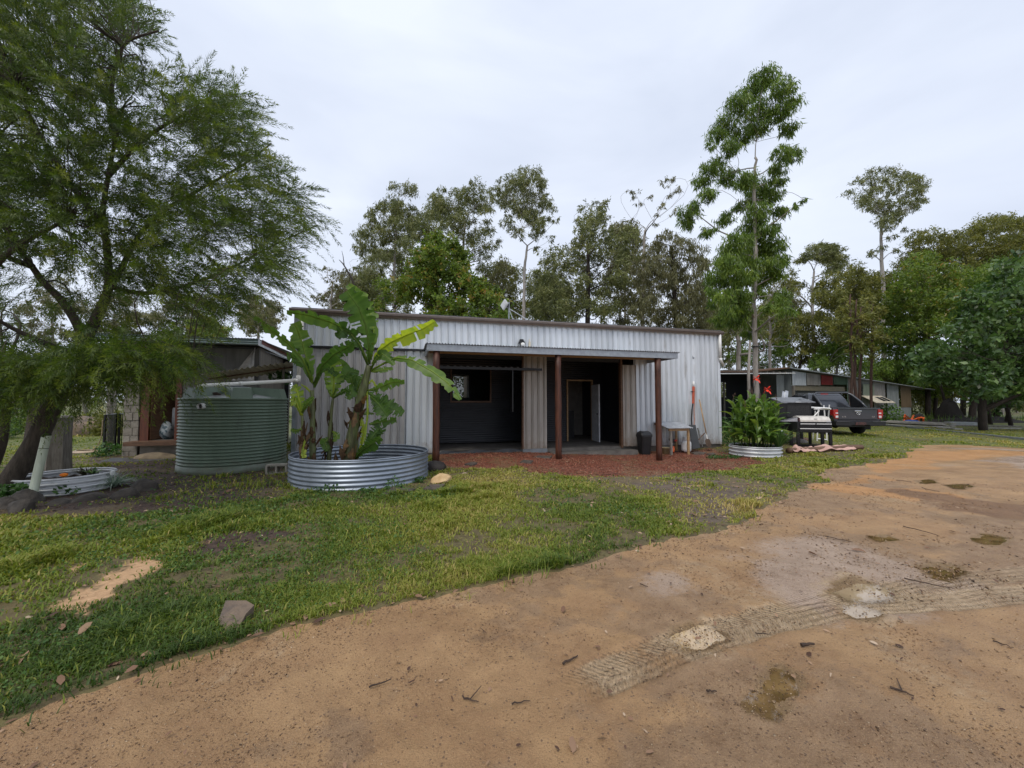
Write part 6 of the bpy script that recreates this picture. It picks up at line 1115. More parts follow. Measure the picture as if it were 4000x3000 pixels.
def leafcards(P, d, l, w, g, sh):
    n = len(P); d = d/(np.linalg.norm(d, axis=1, keepdims=True)+1e-9); r_ = g.normal(size=(n, 3)); s_ = np.cross(d, r_); s_ /= np.linalg.norm(s_, axis=1, keepdims=True)+1e-9
    V = np.empty((n, 4, 3)); V[:, 0] = P; V[:, 1] = P+d*(l*.45)[:, None]+s_*(w*.5)[:, None]; V[:, 2] = P+d*l[:, None]; V[:, 3] = P+d*(l*.45)[:, None]-s_*(w*.5)[:, None]
    i = np.arange(n)[:, None]*4; T = np.concatenate([i+[[0, 1, 2]], i+[[0, 2, 3]]]); return V.reshape(-1, 3), T, np.repeat(sh, 4)
M_WEED = leafmat('weed_leaf', [(.025,.065,.015), (.05,.12,.025), (.09,.18,.04)], .55, .3)
shrub('creeping_plant', 'green trailing plant hanging on the low garden bed side', gp(215, 1935)+V3(0, 0, .02), (.35,.18,.22), 150, .07, .06, M_WEED, 3); shrub('ground_shrub', 'dark green plants crowding round the trunk boulders', gp(25, 1960), (.4,.3,.25), 260, .09, .06, M_WEED, 4)
for k, (u, v, rx, rz_) in enumerate(((1290,1925,.30,.14), (1545,1912,.22,.22), (1640,1885,.12,.12), (1440,1700+225,.16,.10))): shrub('weed', ('low weeds against the front of the banana bed', 'taller weed against the banana bed near the flagstone', 'small weed at the banana bed side by the log', 'tiny weed patch at the banana bed foot')[k], gp(u, v)+V3(0, -.02, 0), (rx, .1, rz_), 90, .05, .03, M_WEED, 20+k, 'weed', .6)
shrub('ground_shrub', 'dark leafy ground plants beside the shed end wall', S(SL+.5, -.5, gz(*S(SL+.5, -.5, 0)[:2])), (.6,.8,1.0), 900, .10, .06, M_WEED, 30); shrub('ground_shrub', 'green trailing weeds around the left of the striped bed', gp(2835, 1790), (.6,.22,.10), 260, .06, .05, M_WEED, 31); shrub('ground_shrub', 'green weeds between smoker legs and striped bed', gp(3075, 1740)+V3(0,.5,0), (.45,.3,.35), 300, .10, .06, M_WEED, 32)
shrub('ground_shrub', 'bright green shrub against the far shed wall beyond the ute', V3(*Fp(onfar(3445, 1600)[0], .4, 0)[:2], .12), (1.0,.6,1.3), 500, .16, .10, leafmat('bright_leaf', [(.06,.13,.02), (.11,.22,.035), (.17,.30,.05)], .5, .35), 33); shrub('ground_shrub', 'green weeds along the fence beside the cottage pier', Hc(HS0-.35, HD-.1, 0), (.45,.4,.35), 220, .10, .07, M_WEED, 34)
shrub('potted_greenery', 'broad dark leaves under the lean-to behind the tank', at(1105, 1470, 11.6)-ZA*.2, (.4,.3,.35), 60, .30, .12, M_WEED, 35, 'plant')
# ================================================================== TREES
def inpoly(poly, n, g, mind=0, wt=None):
    poly = np.array(poly, float); lo, hi = poly.min(0), poly.max(0); out = []; tries = 0
    while len(out) < n and tries < n*200:
        tries += 1; p = g.uniform(lo, hi)
        if float(sdf(poly, np.array([p[0]]), np.array([p[1]]))[0]) < 0: continue
        if mind and out and min(np.hypot(*(p-q)) for q in out) < mind: continue
        out.append(p)
    return out
G_GUM = leafmat('gum_leaf', [(0.066,0.082,0.030), (0.129,0.149,0.050), (0.215,0.230,0.080), (0.346,0.328,0.131)], .42, .35)
G_GUMBRT = leafmat('gum_leaf_fresh', [(0.053,0.098,0.016), (0.101,0.169,0.026), (0.174,0.254,0.038), (0.276,0.352,0.065)], .40, .38)
G_OLIVE = leafmat('olive_leaf', [(0.073,0.084,0.020), (0.132,0.146,0.031), (0.207,0.209,0.044), (0.301,0.265,0.066)], .48, .35)
G_BRIGHT = leafmat('bush_leaf', [(0.056,0.097,0.017), (0.118,0.183,0.026), (0.196,0.259,0.043), (0.359,0.203,0.055)], .42, .4)
G_DARK = leafmat('dense_leaf', [(0.032,0.068,0.019), (0.059,0.118,0.029), (0.103,0.180,0.044), (0.172,0.260,0.072)], .34, .3, .5)
G_GREY = leafmat('grey_leaf', [(0.091,0.094,0.041), (0.161,0.159,0.069), (0.256,0.242,0.112)], .5, .35)
G_WATTLE = leafmat('feather_leaf', [(0.034,0.065,0.014), (0.071,0.114,0.021), (0.120,0.168,0.028), (0.199,0.229,0.046)], .45, .42)
def curve(a, b_, g, bend=.15, n=6, up=0.0):
    t = np.linspace(0, 1, n)[:, None]; L = np.linalg.norm(b_-a); o = g.normal(size=3)*bend*L; o[2] += up*L; o2 = g.normal(size=3)*bend*.4*L
    return a*(1-t)+b_*t+o*np.sin(t*math.pi)+o2*np.sin(t*2*math.pi)*.5
def tree(name, label, Y, trunk, clusters, leaf, bark, seed=1, dep=1.0, cov=1.6, ll=.22, lw=.055, droop=.5, group=None, cat='tree', tw=3, flat=1.0, bend=.10, br=.6, limb=1.0, hollow=.25):
    """trunk: [(u, v, radius m)] photo pixels at depth Y; clusters: [(u, v, r px)] of foliage"""
    g = np.random.default_rng(seed); tp = [at(u, v, Y) for u, v, r in trunk]; tr_ = [r for *_, r in trunk]; tp[0][2] = gz(tp[0][0], Y)-.15
    t = thing(name, label, cat, (tp[0][0], Y, gz(tp[0][0], Y)), group); mb = MB(); tp = np.array(tp); n = max(8, 3*len(tp)); q = np.linspace(0, len(tp)-1, n); TP = np.array([np.interp(q, np.arange(len(tp)), tp[:, i]) for i in range(3)]).T; RR_ = np.interp(q, np.arange(len(tp)), tr_)
    TP[1:-1] += g.normal(size=(n-2, 3))*.03*np.array([1, 1, 0]); mb.tube(TP, RR_, 8)
    nodes = [(TP[i], RR_[i]) for i in range(n)]
    cl = []
    for (u, v, r) in clusters: y = Y+g.normal()*dep; p = at(u, v, y); cl.append((p, r*y/FPX))
    cl.sort(key=lambda c: np.linalg.norm(c[0]-TP[-1]))
    VV, TT, SS, nv = [], [], [], 0
    for p, r in cl:
        best, bi = 1e9, 0
        for i, (np_, nr_) in enumerate(nodes):
            dz = p[2]-np_[2]; dd = np.linalg.norm(p-np_)+max(0, -dz)*2.5+max(0, .25*np.linalg.norm(p-np_)-dz)*1.0
            if dd < best and nr_ > .012: best, bi = dd, i
        a, ra = nodes[bi]; L = np.linalg.norm(p-a); r0 = min(ra*br, .012+.022*L*limb); C_ = curve(a, p, g, bend, 7, .06); rr_ = np.linspace(r0, max(.008, r0*.35), 7); mb.tube(C_, rr_, 5, False)
        nodes += [(C_[i], rr_[i]) for i in (3, 5, 6)]
        for _ in range(tw):
            e = unit(g.normal(size=3)+V3(0,0,.3))*r*.85; mb.tube(curve(p, p+e, g, .15, 4), [max(.006, r0*.3), .009, .006, .004], 3, False)
        m_ = int(cov*1.75*math.pi*r*r/(ll*lw*.5)); m_ = max(m_, 12)
        # leaves gather in sprays inside the clump
        ns = max(4, m_//14); sp = g.normal(size=(ns, 3)); sp /= np.linalg.norm(sp, axis=1, keepdims=True); sp *= (hollow+(1-hollow)*g.uniform(size=(ns, 1)))**.75*r*np.array([1.15, 1.0, .8]); sp[:, 2] *= flat; k = g.integers(0, ns, m_); P = p+sp[k]+g.normal(size=(m_, 3))*r*.14
        d = g.normal(size=(m_, 3)); d[:, 2] -= droop*2.2; sh = np.clip(.45+.16*g.normal(size=ns)[k]+.14*g.normal(size=m_), 0, 1)
        V, T, S_ = leafcards(P, d, ll*g.uniform(.6, 1.25, m_), lw*g.uniform(.7, 1.3, m_), g, sh); VV.append(V); TT.append(T+nv); SS.append(S_); nv += len(V)
    obj('trunk', mb, bark, t, True); tri_obj('crown', np.concatenate(VV), np.concatenate(TT), leaf, t, np.concatenate(SS)); return t
def cl_poly(poly, n, r, seed, mind=0):
    g = np.random.default_rng(seed); return [(p[0], p[1], r*g.uniform(.55, 1.2)) for p in inpoly(poly, int(n*1.5), g, mind*.7)]
# ---- the tall gum behind the canna bed
T1 = [(2990,300,50),(2940,345,52),(3060,340,50),(2880,405,52),(2960,430,52),(3050,430,50),(3100,400,34),(2830,480,44),(2900,520,50),(2965,490,44),(3080,500,36),(2800,520,36),(2855,570,40),(2775,565,18),(3060,590,40),(3100,600,34),(3040,660,34),(3030,705,30),(2790,650,46),(2740,700,36),(2850,690,42),(2920,700,46),(2700,820,44),(2680,865,34),(2760,760,36),(2960,740,52),(3010,760,44),(3040,825,34),(2960,830,52),(2900,800,34),(2830,850,34),(2940,900,54),(3000,900,44),(3110,800,14),(3140,780,14),(2760,900,28),(2880,950,52),(2950,980,58),(3020,960,44),(2850,1030,50),(2920,1040,52),(3010,1030,44),(2800,1085,42),(2830,1150,34),(2870,1180,42),(2880,1240,42),(2810,1245,28),(3040,1180,34),(3075,1215,28),(3000,1200,24),(2950,1265,24),(2925,1300,22),(2790,1180,24)]
tree('gum_tree', 'tallest slender gum with drooping bright green clumps above the striped bed', 16.0, [(2951,1660,.105),(2950,1400,.10),(2948,1200,.09),(2946,1000,.085),(2947,800,.07),(2948,660,.055),(2950,615,.045)], [(u_, v_, r_*(1.0 if v_ < 930 else 1.12)) for u_, v_, r_ in T1+[(2855,985,34),(2905,1085,40),(2975,1095,36),(3035,1070,30),(2820,1010,30),(2960,1140,26),(2845,1110,34),(2895,1150,34),(2850,1215,32),(2905,1215,30),(3050,1010,26),(2780,1130,24),(3060,1150,26)]], G_GUMBRT, M_BARKGREY, 21, .8, 2.9, .24, .034, 1.0, tw=3, br=.5, limb=.8)
b_ = at(2926, 1650, 15.6); mb = MB(); mb.tube([V3(b_[0], b_[1], gz(b_[0], b_[1])-.1), at(2924, 1450, 15.6), at(2930, 1330, 15.6)], [.06,.055,.04], 8); tag(obj('dead_sapling', mb, M_BARKGREY, None, True), 'thin bare grey trunk standing right beside the tallest gum', 'tree trunk')
mb = MB(); c = at(2951, 1355, 15.98); mb.lathe(c, [(.115,-.03),(.122,0),(.115,.03)], 14); tag(obj('trunk_strap', mb, M_BLACKPL, None), 'black strap wrapped round the tallest gum trunk', 'strap')
# ---- gums behind the shed
BG = 'gum trees behind the shed'
tree('gum_tree', 'fine-leaved gum with two pale stems left of the bright green tree', 27, [(1545,1400,.14),(1542,1200,.12),(1540,1050,.09),(1548,900,.06)], cl_poly([(1400,1000),(1395,930),(1440,840),(1450,790),(1520,770),(1560,720),(1610,725),(1620,800),(1625,900),(1600,1000),(1520,1050),(1430,1040)], 46, 30, 31, 14), G_GUM, M_BARKGREY, 31, 1.4, 1.1, .24, .045, .9, None, tw=3)
tree('gum_tree', 'domed grey-green gum rising behind the bright green tree', 31, [(1820,1400,.16),(1815,1150,.13),(1810,980,.10),(1815,860,.07)], cl_poly([(1690,800),(1700,750),(1760,715),(1810,703),(1870,720),(1915,760),(1915,800),(1890,830),(1940,900),(1950,960),(1930,1040),(1870,1060),(1840,960),(1760,900),(1700,860)], 42, 32, 32, 16), G_GUM, M_BARKPALE, 32, 1.5, 1.0, .26, .055, .5, None, tw=3)
tree('gum_tree', 'tall open gum with pale forked trunk above the shed antenna', 29, [(2048,1400,.14),(2046,1180,.12),(2048,1040,.10),(2060,960,.07)], cl_poly([(1925,750),(1950,690),(2010,680),(2080,655),(2130,665),(2140,740),(2150,800),(2185,840),(2180,880),(2130,870),(2110,940),(2050,920),(1990,900),(1960,870),(1970,800)], 46, 28, 33, 16)+[(2170,860,18),(2150,930,18),(2100,970,18)], G_GUM, M_BARKPALE, 33, 1.3, 1.1, .25, .05, .7, None, tw=3)
D1 = cl_poly([(1600,1250),(1590,1100),(1620,980),(1670,915),(1720,915),(1780,940),(1820,1000),(1830,1080),(1890,1120),(1960,1150),(1980,1230),(1960,1270),(1800,1290),(1650,1280)], 70, 38, 34, 18)
tree('leafy_tree', 'bright green broadleaf tree with reddish tips showing over the shed roof', 21.5, [(1720,1500,.16),(1715,1300,.13),(1710,1150,.10),(1700,1030,.06)], D1, G_BRIGHT, M_BARKDARK, 34, 1.2, 1.9, .20, .10, .25, None, tw=2)
tree('leafy_tree', 'low yellow-green bush behind the shed left of the bright tree', 22, [(1530,1500,.09),(1528,1300,.07),(1525,1220,.05)], cl_poly([(1460,1240),(1470,1110),(1520,1080),(1590,1120),(1600,1260)], 18, 30, 35, 15), G_BRIGHT, M_BARKDARK, 35, .8, 1.0, .17, .08, .3, None)
tree('gum_tree', 'dense dark gum with crooked black branches behind the awning', 25, [(2290,1450,.18),(2295,1250,.16),(2300,1080,.12),(2298,960,.09)], cl_poly([(2090,1120),(2080,1050),(2150,980),(2230,960),(2255,860),(2290,800),(2350,790),(2370,850),(2400,900),(2480,900),(2480,960),(2440,1050),(2440,1180),(2400,1250),(2200,1250),(2120,1220)], 78, 34, 36, 20), G_GUM, M_BARKDARK, 36, 1.6, .95, .22, .06, .4, None, tw=3, bend=.18)
tree('gum_tree', 'half-bare gum with twisting pale branches beside the tallest gum', 27, [(2510,1450,.14),(2512,1150,.12),(2515,950,.10),(2520,900,.08)], [(2480,760,20),(2500,790,16),(2460,745,14),(2545,770,14),(2600,710,24),(2630,700,18),(2650,740,22),(2620,760,18),(2590,800,20),(2640,830,22),(2560,880,14),(2570,840,12),(2470,860,14)], G_GREY, M_BARKGREY, 37, 1.0, .8, .24, .05, .9, None, tw=4, bend=.24)
tree('gum_tree', 'weeping grey-brown tree with drooping foliage over the shed right end', 23.5, [(2640,1500,.18),(2640,1250,.15),(2630,1080,.11),(2620,960,.08)], cl_poly([(2500,1280),(2480,1180),(2500,1050),(2540,950),(2600,900),(2680,920),(2740,960),(2770,1060),(2770,1200),(2760,1300),(2640,1310)], 84, 34, 38, 18), G_GREY, M_BARKDARK, 38, 1.2, 1.0, .28, .045, 1.2, None, tw=3, bend=.2)
tree('gum_tree', 'small sparse grey tree over the shed left end', 26, [(1290,1400,.09),(1292,1200,.07),(1300,1100,.05)], cl_poly([(1215,1190),(1225,1140),(1270,1110),(1270,1040),(1310,1030),(1330,1090),(1390,1030),(1400,1100),(1380,1190)], 24, 24, 39, 14), G_GREY, M_BARKGREY, 39, 1.0, .8, .22, .055, .5, None)
b_ = [at(1420, 1300, 24), at(1400, 1150, 24), at(1370, 1080, 24), at(1340, 1030, 24), at(1325, 1015, 24)]; mb = MB(); b_[0][2] = 0; mb.tube(b_, [.09,.07,.055,.04,.02], 6); mb.tube([at(1345, 1040, 24), at(1340, 1000, 24), at(1335, 980, 24)], [.03,.02,.01], 5); tag(obj('dead_tree', mb, M_BARKDARK, None), 'bare dead branch poking up behind the shed left end', 'dead tree')
# ---- right side
tree('gum_tree', 'lone tall gum with V-shaped pale crown above the far shed trees', 36, [(3450,1560,.20),(3452,1300,.18),(3450,1150,.16),(3445,1000,.13),(3442,850,.08)], cl_poly([(3300,770),(3330,700),(3390,690),(3420,650),(3480,640),(3540,680),(3590,680),(3605,740),(3640,780),(3600,800),(3540,830),(3500,880),(3450,900),(3400,830),(3340,790)], 44, 26, 41, 15)+[(3480,930,20),(3440,970,22),(3400,990,24),(3500,980,18),(3530,900,16)], G_GUM, M_BARKPALE, 41, 1.5, .95, .28, .06, .5, None, tw=3)
tree('gum_tree', 'umbrella-crowned gum beyond the far shed, right of the tallest gum', 33, [(3180,1560,.15),(3178,1300,.13),(3172,1150,.10),(3180,1060,.07)], cl_poly([(3115,1020),(3140,975),(3200,955),(3270,950),(3285,990),(3300,1020),(3240,1080),(3220,1020),(3160,1000)], 26, 26, 42, 14)+[(3130,1110,22),(3250,1060,26),(3100,1130,18)], G_GUM, M_BARKPALE, 42, 1.2, 1.2, .26, .06, .4, None, flat=.6)
tree('gum_tree', 'rounded olive tree between umbrella gum and lone tall gum', 30, [(3330,1560,.14),(3335,1350,.12),(3340,1200,.10)], cl_poly([(3190,1180),(3200,1100),(3260,1080),(3330,1030),(3390,1050),(3420,1130),(3420,1260),(3380,1330),(3280,1320),(3210,1260)], 60, 36, 43, 18), G_OLIVE, M_BARKDARK, 43, 1.3, 1.0, .24, .07, .4, None)
for k, (u, v0, u1) in enumerate(((3322,1150,3328), (3346,1170,3342), (3362,1200,3358), (3408,1200,3402))):
    cl = cl_poly([(u-70,1330),(u-60,1200),(u,1150),(u+60,1210),(u+70,1320),(u,1400)], 10, 26, 50+k, 12); tree('slim_tree', ('slim reddish trunk rising over the red iron sheet, first past the roller door', 'slim reddish trunk just past the roller door, second of three close together', 'slim reddish trunk beside the propped window hatch, third of three', 'slim reddish trunk standing apart over the propped window hatch')[k], 21.5+.4*k, [(u1,1640,.075),(u1,1450,.065),(u,1300,.05),(u,v0,.03)], cl, G_OLIVE, pm('trunk_reddish', (.085,.045,.032), .85, 0, (.045,.024,.018), 5, 6, .4, 20, stretch=(4,4,.7)), 50+k, .6, .9, .20, .06, .4, 'slim trees in front of the far shed')
tree('leafy_tree', 'bright lime-green leafy tree at the right behind the dirt mound', 30, [(3620,1600,.16),(3625,1350,.14),(3640,1150,.10)], cl_poly([(3440,1220),(3460,1140),(3540,1080),(3560,1000),(3640,985),(3720,1010),(3760,1060),(3740,1180),(3700,1300),(3600,1360),(3500,1320)], 80, 38, 44, 18), G_BRIGHT, M_BARKDARK, 44, 1.5, .8, .26, .10, .3, None)
tree('gum_tree', 'broad olive-brown canopy standing at the back right', 40, [(3760,1600,.22),(3765,1300,.18),(3770,1050,.14),(3780,980,.10)], cl_poly([(3540,980),(3560,930),(3640,900),(3700,900),(3790,890),(3830,860),(3900,850),(4010,860),(4100,900),(4120,1000),(3900,1040),(3700,1050),(3580,1020)], 80, 36, 45, 18), G_OLIVE, M_BARKDARK, 45, 2.0, .9, .30, .08, .4, None)
tree('gum_tree', 'second olive canopy filling in below the broad back-right one', 36, [(3880,1600,.2),(3885,1300,.16),(3890,1150,.12)], cl_poly([(3680,1250),(3700,1080),(3850,1020),(4050,1040),(4100,1250),(4000,1350),(3800,1350)], 90, 44, 46, 20), G_GUMBRT, M_BARKDARK, 46, 2.0, .9, .30, .09, .4, None)
O1 = cl_poly([(3560,1440),(3600,1360),(3680,1330),(3730,1200),(3800,1120),(3900,1040),(4000,990),(4250,960),(4400,1100),(4400,1500),(4200,1560),(4000,1540),(3900,1600),(3800,1520),(3700,1480),(3600,1490)], 150, 46, 47, 20)
tree('leafy_tree', 'large dark broad-leaved tree overhanging the right edge above the heap', 19, [(3840,1660,.16),(3835,1540,.15),(3900,1400,.13),(4000,1250,.10),(4060,1100,.07)], O1, G_DARK, M_BARKDARK, 47, 1.5, 1.15, .26, .13, .35, None, tw=3)
tree('slim_tree', 'dark trunk with shaggy foliage beside the tall soil mound', 31, [(3655,1640,.13),(3652,1500,.11),(3660,1400,.09)], cl_poly([(3560,1500),(3580,1400),(3660,1360),(3760,1400),(3770,1500),(3680,1540)], 40, 36, 48, 16), G_GUMBRT, M_BARKDARK, 48, 1.2, 1.2, .24, .08, .5, None)
tree('slim_tree', 'forked dark trunk in long grass under the big dark tree', 27, [(3800,1660,.20),(3805,1540,.17),(3820,1440,.12)], cl_poly([(3720,1480),(3740,1380),(3850,1340),(3960,1400),(3960,1480),(3830,1500)], 40, 38, 49, 16), G_DARK, M_BARKDARK, 49, 1.2, 1.2, .24, .09, .4, None)
for k, (u, Y, s_) in enumerate(((3870,24,-60), (3930,26,50), (3700,29,-40), (3950,22,-80))):
    b_ = at(u, 1640, Y); b_[2] = gz(b_[0], Y)-.1; mb = MB(); mb.tube([b_, at(u+s_*.3, 1560, Y), at(u+s_, 1450, Y)], [.10,.085,.05], 7); mb.tube([at(u+s_*.1, 1600, Y), at(u-s_*.6, 1540, Y)], [.05,.02], 5); tag(obj('young_trunk', mb, M_BARKDARK, None, True), ('leaning dark stem under the dark tree right of the long heap', 'dark stem beyond the long heap bending away from its neighbour', 'dark stem behind the tall soil mound', 'strongly leaning stem at the far end of the long heap')[k], 'tree trunk')
# gums just past the far shed, seen between the shed corner and the tallest gum
tree('gum_tree', 'grey forked gum between shed downpipe and tallest gum', 26, [(2885,1560,.17),(2884,1400,.15),(2880,1250,.12),(2850,1150,.08)], cl_poly([(2780,1340),(2770,1240),(2830,1180),(2920,1180),(2990,1260),(2960,1340),(2880,1300)], 30, 24, 51, 14), G_GUM, M_BARKGREY, 52, 1.2, .8, .22, .05, .6, None, tw=4, bend=.2)
tree('gum_tree', 'pair-stemmed open gum right of the tallest gum over the far shed', 28, [(3000,1560,.11),(3010,1350,.10),(3005,1200,.08)], cl_poly([(2960,1330),(2960,1200),(3010,1100),(3090,1050),(3140,1100),(3110,1240),(3120,1330),(3040,1330)], 34, 24, 53, 14), G_OLIVE, M_BARKGREY, 54, 1.2, .9, .22, .06, .5, None, tw=4, bend=.18)
# ---- left background, seen through the big feathery tree
LB = [('thin grey gum far behind the cottage roof', 30, 700, [(560,1340),(580,1230),(700,1150),(830,1180),(860,1290),(760,1340)], G_GREY), ('yellow-green small tree just over the cottage roof', 24, 800, [(720,1330),(730,1270),(800,1250),(880,1270),(880,1330)], G_BRIGHT), ('slender gum behind the gap between cottage and shed', 27, 1005, [(950,1300),(940,1200),(1000,1150),(1080,1180),(1090,1260),(1020,1290)], G_GREY),
      ('dark bushy tree on the far lawn edge left of the cottage', 26, 330, [(180,1560),(170,1440),(260,1360),(400,1360),(470,1450),(470,1560)], G_GUM), ('bushy green tree on the far lawn by the leaning trunk', 23, 60, [(-120,1560),(-100,1420),(0,1360),(140,1390),(180,1480),(180,1580)], G_GUMBRT), ('sparse tall gum seen high between the feathery boughs', 32, 210, [(60,1330),(80,1180),(160,1060),(280,1040),(330,1180),(300,1320),(180,1350)], G_GREY), ('open grey gum left of the cottage roof end', 31, 450, [(350,1330),(350,1200),(430,1130),(540,1170),(560,1300)], G_GREY)]
for k, (lb_, Y, u, poly, m) in enumerate(LB): mid = np.mean(poly, 0); tree('gum_tree' if m is not G_BRIGHT else 'leafy_tree', lb_, Y, [(u, 1640, .12), (u, 1500, .10), ((u+mid[0])/2, mid[1]+60, .08), (mid[0], mid[1], .05)], cl_poly(poly, 26, 30, 60+k, 15), m, M_BARKGREY, 60+k, 1.2, 1.0, .24, .06, .5, None)
for k, (u, v, Y, rx, rz_, m, lb_) in enumerate(((345,1625,19,1.9,1.0,G_OLIVE,'tangled brownish shrub at the far lawn edge behind the fence'), (270,1630,20,1.6,.7,G_BRIGHT,'bright green weedy shrub on the far lawn left of the tangle'), (120,1630,19,2.6,1.4,G_GUMBRT,'wide green shrub on the far lawn behind the stump'), (455,1610,18,.8,1.0,G_OLIVE,'yellowish shrub behind the black fence and timber post'), (-150,1650,16,2.5,1.7,G_DARK,'dark shrub on the far lawn beyond the leaning tree'))):
    c = at(u, v, Y); c[2] = gz(c[0], c[1]); g = np.random.default_rng(90+k); t = thing('bush', lb_, 'bush', c); n = 2600; P = g.normal(size=(n, 3)); P /= np.linalg.norm(P, axis=1, keepdims=True); P *= (g.uniform(.25, 1, (n, 1))**.6)*(1+.25*np.sin(P[:, :1]*6+k))*np.array([rx, 1.0, rz_]); P[:, 2] = np.abs(P[:, 2]); d = g.normal(size=(n, 3)); d[:, 2] += .3
    V, T, S_ = leafcards(P+c, d, .16*g.uniform(.6, 1.3, n), .06*g.uniform(.7, 1.3, n), g, np.clip(.45+.2*g.normal(size=n), 0, 1)); tri_obj('foliage', V, T, m, t, S_); mb = MB(); [mb.tube([c, c+P[i]], [.02, .006], 4) for i in range(0, n, 160)]; obj('stems', mb, M_BARKDARK, t)
rock('rock', 'grey boulder at the far lawn edge behind the hose', 'rock', at(330, 1618, 18)*V3(1,1,0), (.9,.5,.7), M_ROCKGREY, 71, .25)
# ---- far woods as one mass
g = np.random.default_rng(123); VV, TT, SS, nv = [], [], [], 0
mbt = MB()
for k in range(300):
    u = g.uniform(-1800, 5800); Y = g.uniform(42, 75); h = g.uniform(3.5, 8.5)*(1.15 if u > 3000 else .85); x = (u-2000)/FPX*Y; r_ = g.uniform(1.2, 2.4)
    if g.uniform() < .5: mbt.tube([V3(x, Y, -.2), V3(x+g.normal()*.4, Y, h*.8)], [.14, .06], 5)
    m_ = 340; P = g.normal(size=(m_, 3)); P /= np.linalg.norm(P, axis=1, keepdims=True); P *= g.uniform(.3, 1, (m_, 1))**.5*np.array([r_*1.2, r_*.8, h*.42]); P += V3(x, Y, h*.55); d = g.normal(size=(m_, 3)); d[:, 2] -= .6
    V, T, S_ = leafcards(P, d, .42*g.uniform(.6, 1.3, m_), .17*g.uniform(.7, 1.3, m_), g, np.clip(g.uniform(.2, .7)+.15*g.normal(size=m_), 0, 1)); VV.append(V); TT.append(T+nv); SS.append(S_); nv += len(V)
tag(tri_obj('far_woods', np.concatenate(VV), np.concatenate(TT), G_GUM, None, np.concatenate(SS)), 'far belt of mixed bushland trees along the horizon', 'woods', kind='stuff'); tag(obj('far_trunks', mbt, M_BARKGREY, None), 'pale far trunks standing in the bushland belt', 'trunks', kind='stuff')
# low olive scrub right behind the far shed
VV, TT, SS, nv = [], [], [], 0
for k in range(60):
    u = g.uniform(2790, 3680); Y = g.uniform(31, 36); zt_ = g.uniform(2.6, 4.6); x = (u-2000)/FPX*Y; m_ = 520; P = g.normal(size=(m_, 3)); P /= np.linalg.norm(P, axis=1, keepdims=True); P *= g.uniform(.3, 1, (m_, 1))**.5*np.array([1.1, .8, zt_*.55]); P += V3(x, Y, zt_*.5); d = g.normal(size=(m_, 3)); d[:, 2] += .4
    V, T, S_ = leafcards(P, d, .24*g.uniform(.6, 1.3, m_), .06*g.uniform(.7, 1.3, m_), g, np.clip(.35+.18*g.normal(size=m_), 0, 1)); VV.append(V); TT.append(T+nv); SS.append(S_); nv += len(V)
tag(tri_obj('scrub', np.concatenate(VV), np.concatenate(TT), G_OLIVE, None, np.concatenate(SS)), 'dense olive scrub massed behind the far shed roof', 'scrub', kind='stuff')
# ================================================================== THE FEATHERY TREE
ft = at(25, 1925, 6.35); ft[2] = gz(ft[0], ft[1]); wt = thing('wattle_tree', 'big leaning tree with fine feathery foliage over the low bed', 'tree', ft); g = np.random.default_rng(5)
mb = MB(); nodes = []
def limb(pts, r0, r1, n=None):
    P = np.array([at(*p) for p in pts]); n = n or max(6, 3*len(P)); q = np.linspace(0, len(P)-1, n); P = np.array([np.interp(q, np.arange(len(P)), P[:, i]) for i in range(3)]).T
    for _ in range(1): P[1:-1] = (P[:-2]+2*P[1:-1]+P[2:])/4
    rr_ = np.linspace(r0, r1, n); mb.tube(P, rr_, 9, False); nodes.extend([(P[i], rr_[i]) for i in range(n)])
limb([(-25,1990,6.3),(20,1900,6.3),(120,1760,6.4),(190,1620,6.5),(260,1480,6.6),(310,1390,6.7),(335,1330,6.7)], .15, .10)
limb([(325,1335,6.7),(300,1260,6.6),(240,1170,6.5),(165,1100,6.4),(125,1040,6.3),(60,960,6.1),(20,860,5.9)], .07, .026)
limb([(335,1330,6.7),(380,1230,6.8),(425,1140,6.9),(425,1050,6.9),(415,940,6.8),(395,850,6.7),(430,640,6.6),(480,420,6.5)], .085, .022)
limb([(420,1140,6.9),(470,1060,7.0),(530,930,7.2),(620,830,7.3),(780,740,7.5),(960,640,7.6),(1060,560,7.7)], .052, .014)
limb([(430,1120,6.9),(540,1148,7.1),(640,1140,7.2),(780,1100,7.4),(920,1040,7.6),(1060,960,7.8),(1240,880,8.0)], .045, .011)
limb([(400,880,6.7),(260,700,6.4),(150,520,6.2),(60,330,6.0)], .05, .02); limb([(420,690,6.6),(560,540,6.8),(740,430,7.0),(920,400,7.2)], .04, .014); limb([(450,560,6.6),(430,330,6.4),(480,160,6.3),(620,120,6.4)], .04, .014)
limb([(125,1040,6.3),(40,1010,6.0),(-60,960,5.8)], .05, .03); limb([(-60,1100,5.6),(0,1010,5.6),(120,930,5.7),(260,860,5.8)], .055, .02); limb([(310,1390,6.7),(200,1350,6.2),(60,1290,5.9),(-60,1220,5.6)], .05, .02)
limb([(300,1420,6.7),(450,1400,6.3),(600,1420,6.1),(760,1450,6.2)], .05, .012); limb([(250,1500,6.6),(140,1460,5.9),(20,1440,5.5)], .05, .015); limb([(-60,1900,6.9),(10,1740,6.9),(30,1560,6.8),(20,1420,6.6)], .075, .045)
P1 = [(-200,-150),(560,-150),(690,130),(690,200),(560,205),(470,250),(640,290),(830,300),(960,350),(1060,430),(1105,560),(1000,590),(1170,640),(1185,680),(1230,760),(1340,810),(1330,880),(1230,940),(1170,980),(1210,1080),(1150,1130),(1000,1180),(960,1250),(850,1250),(700,1130),(500,1080),(250,1000),(-200,1010)]
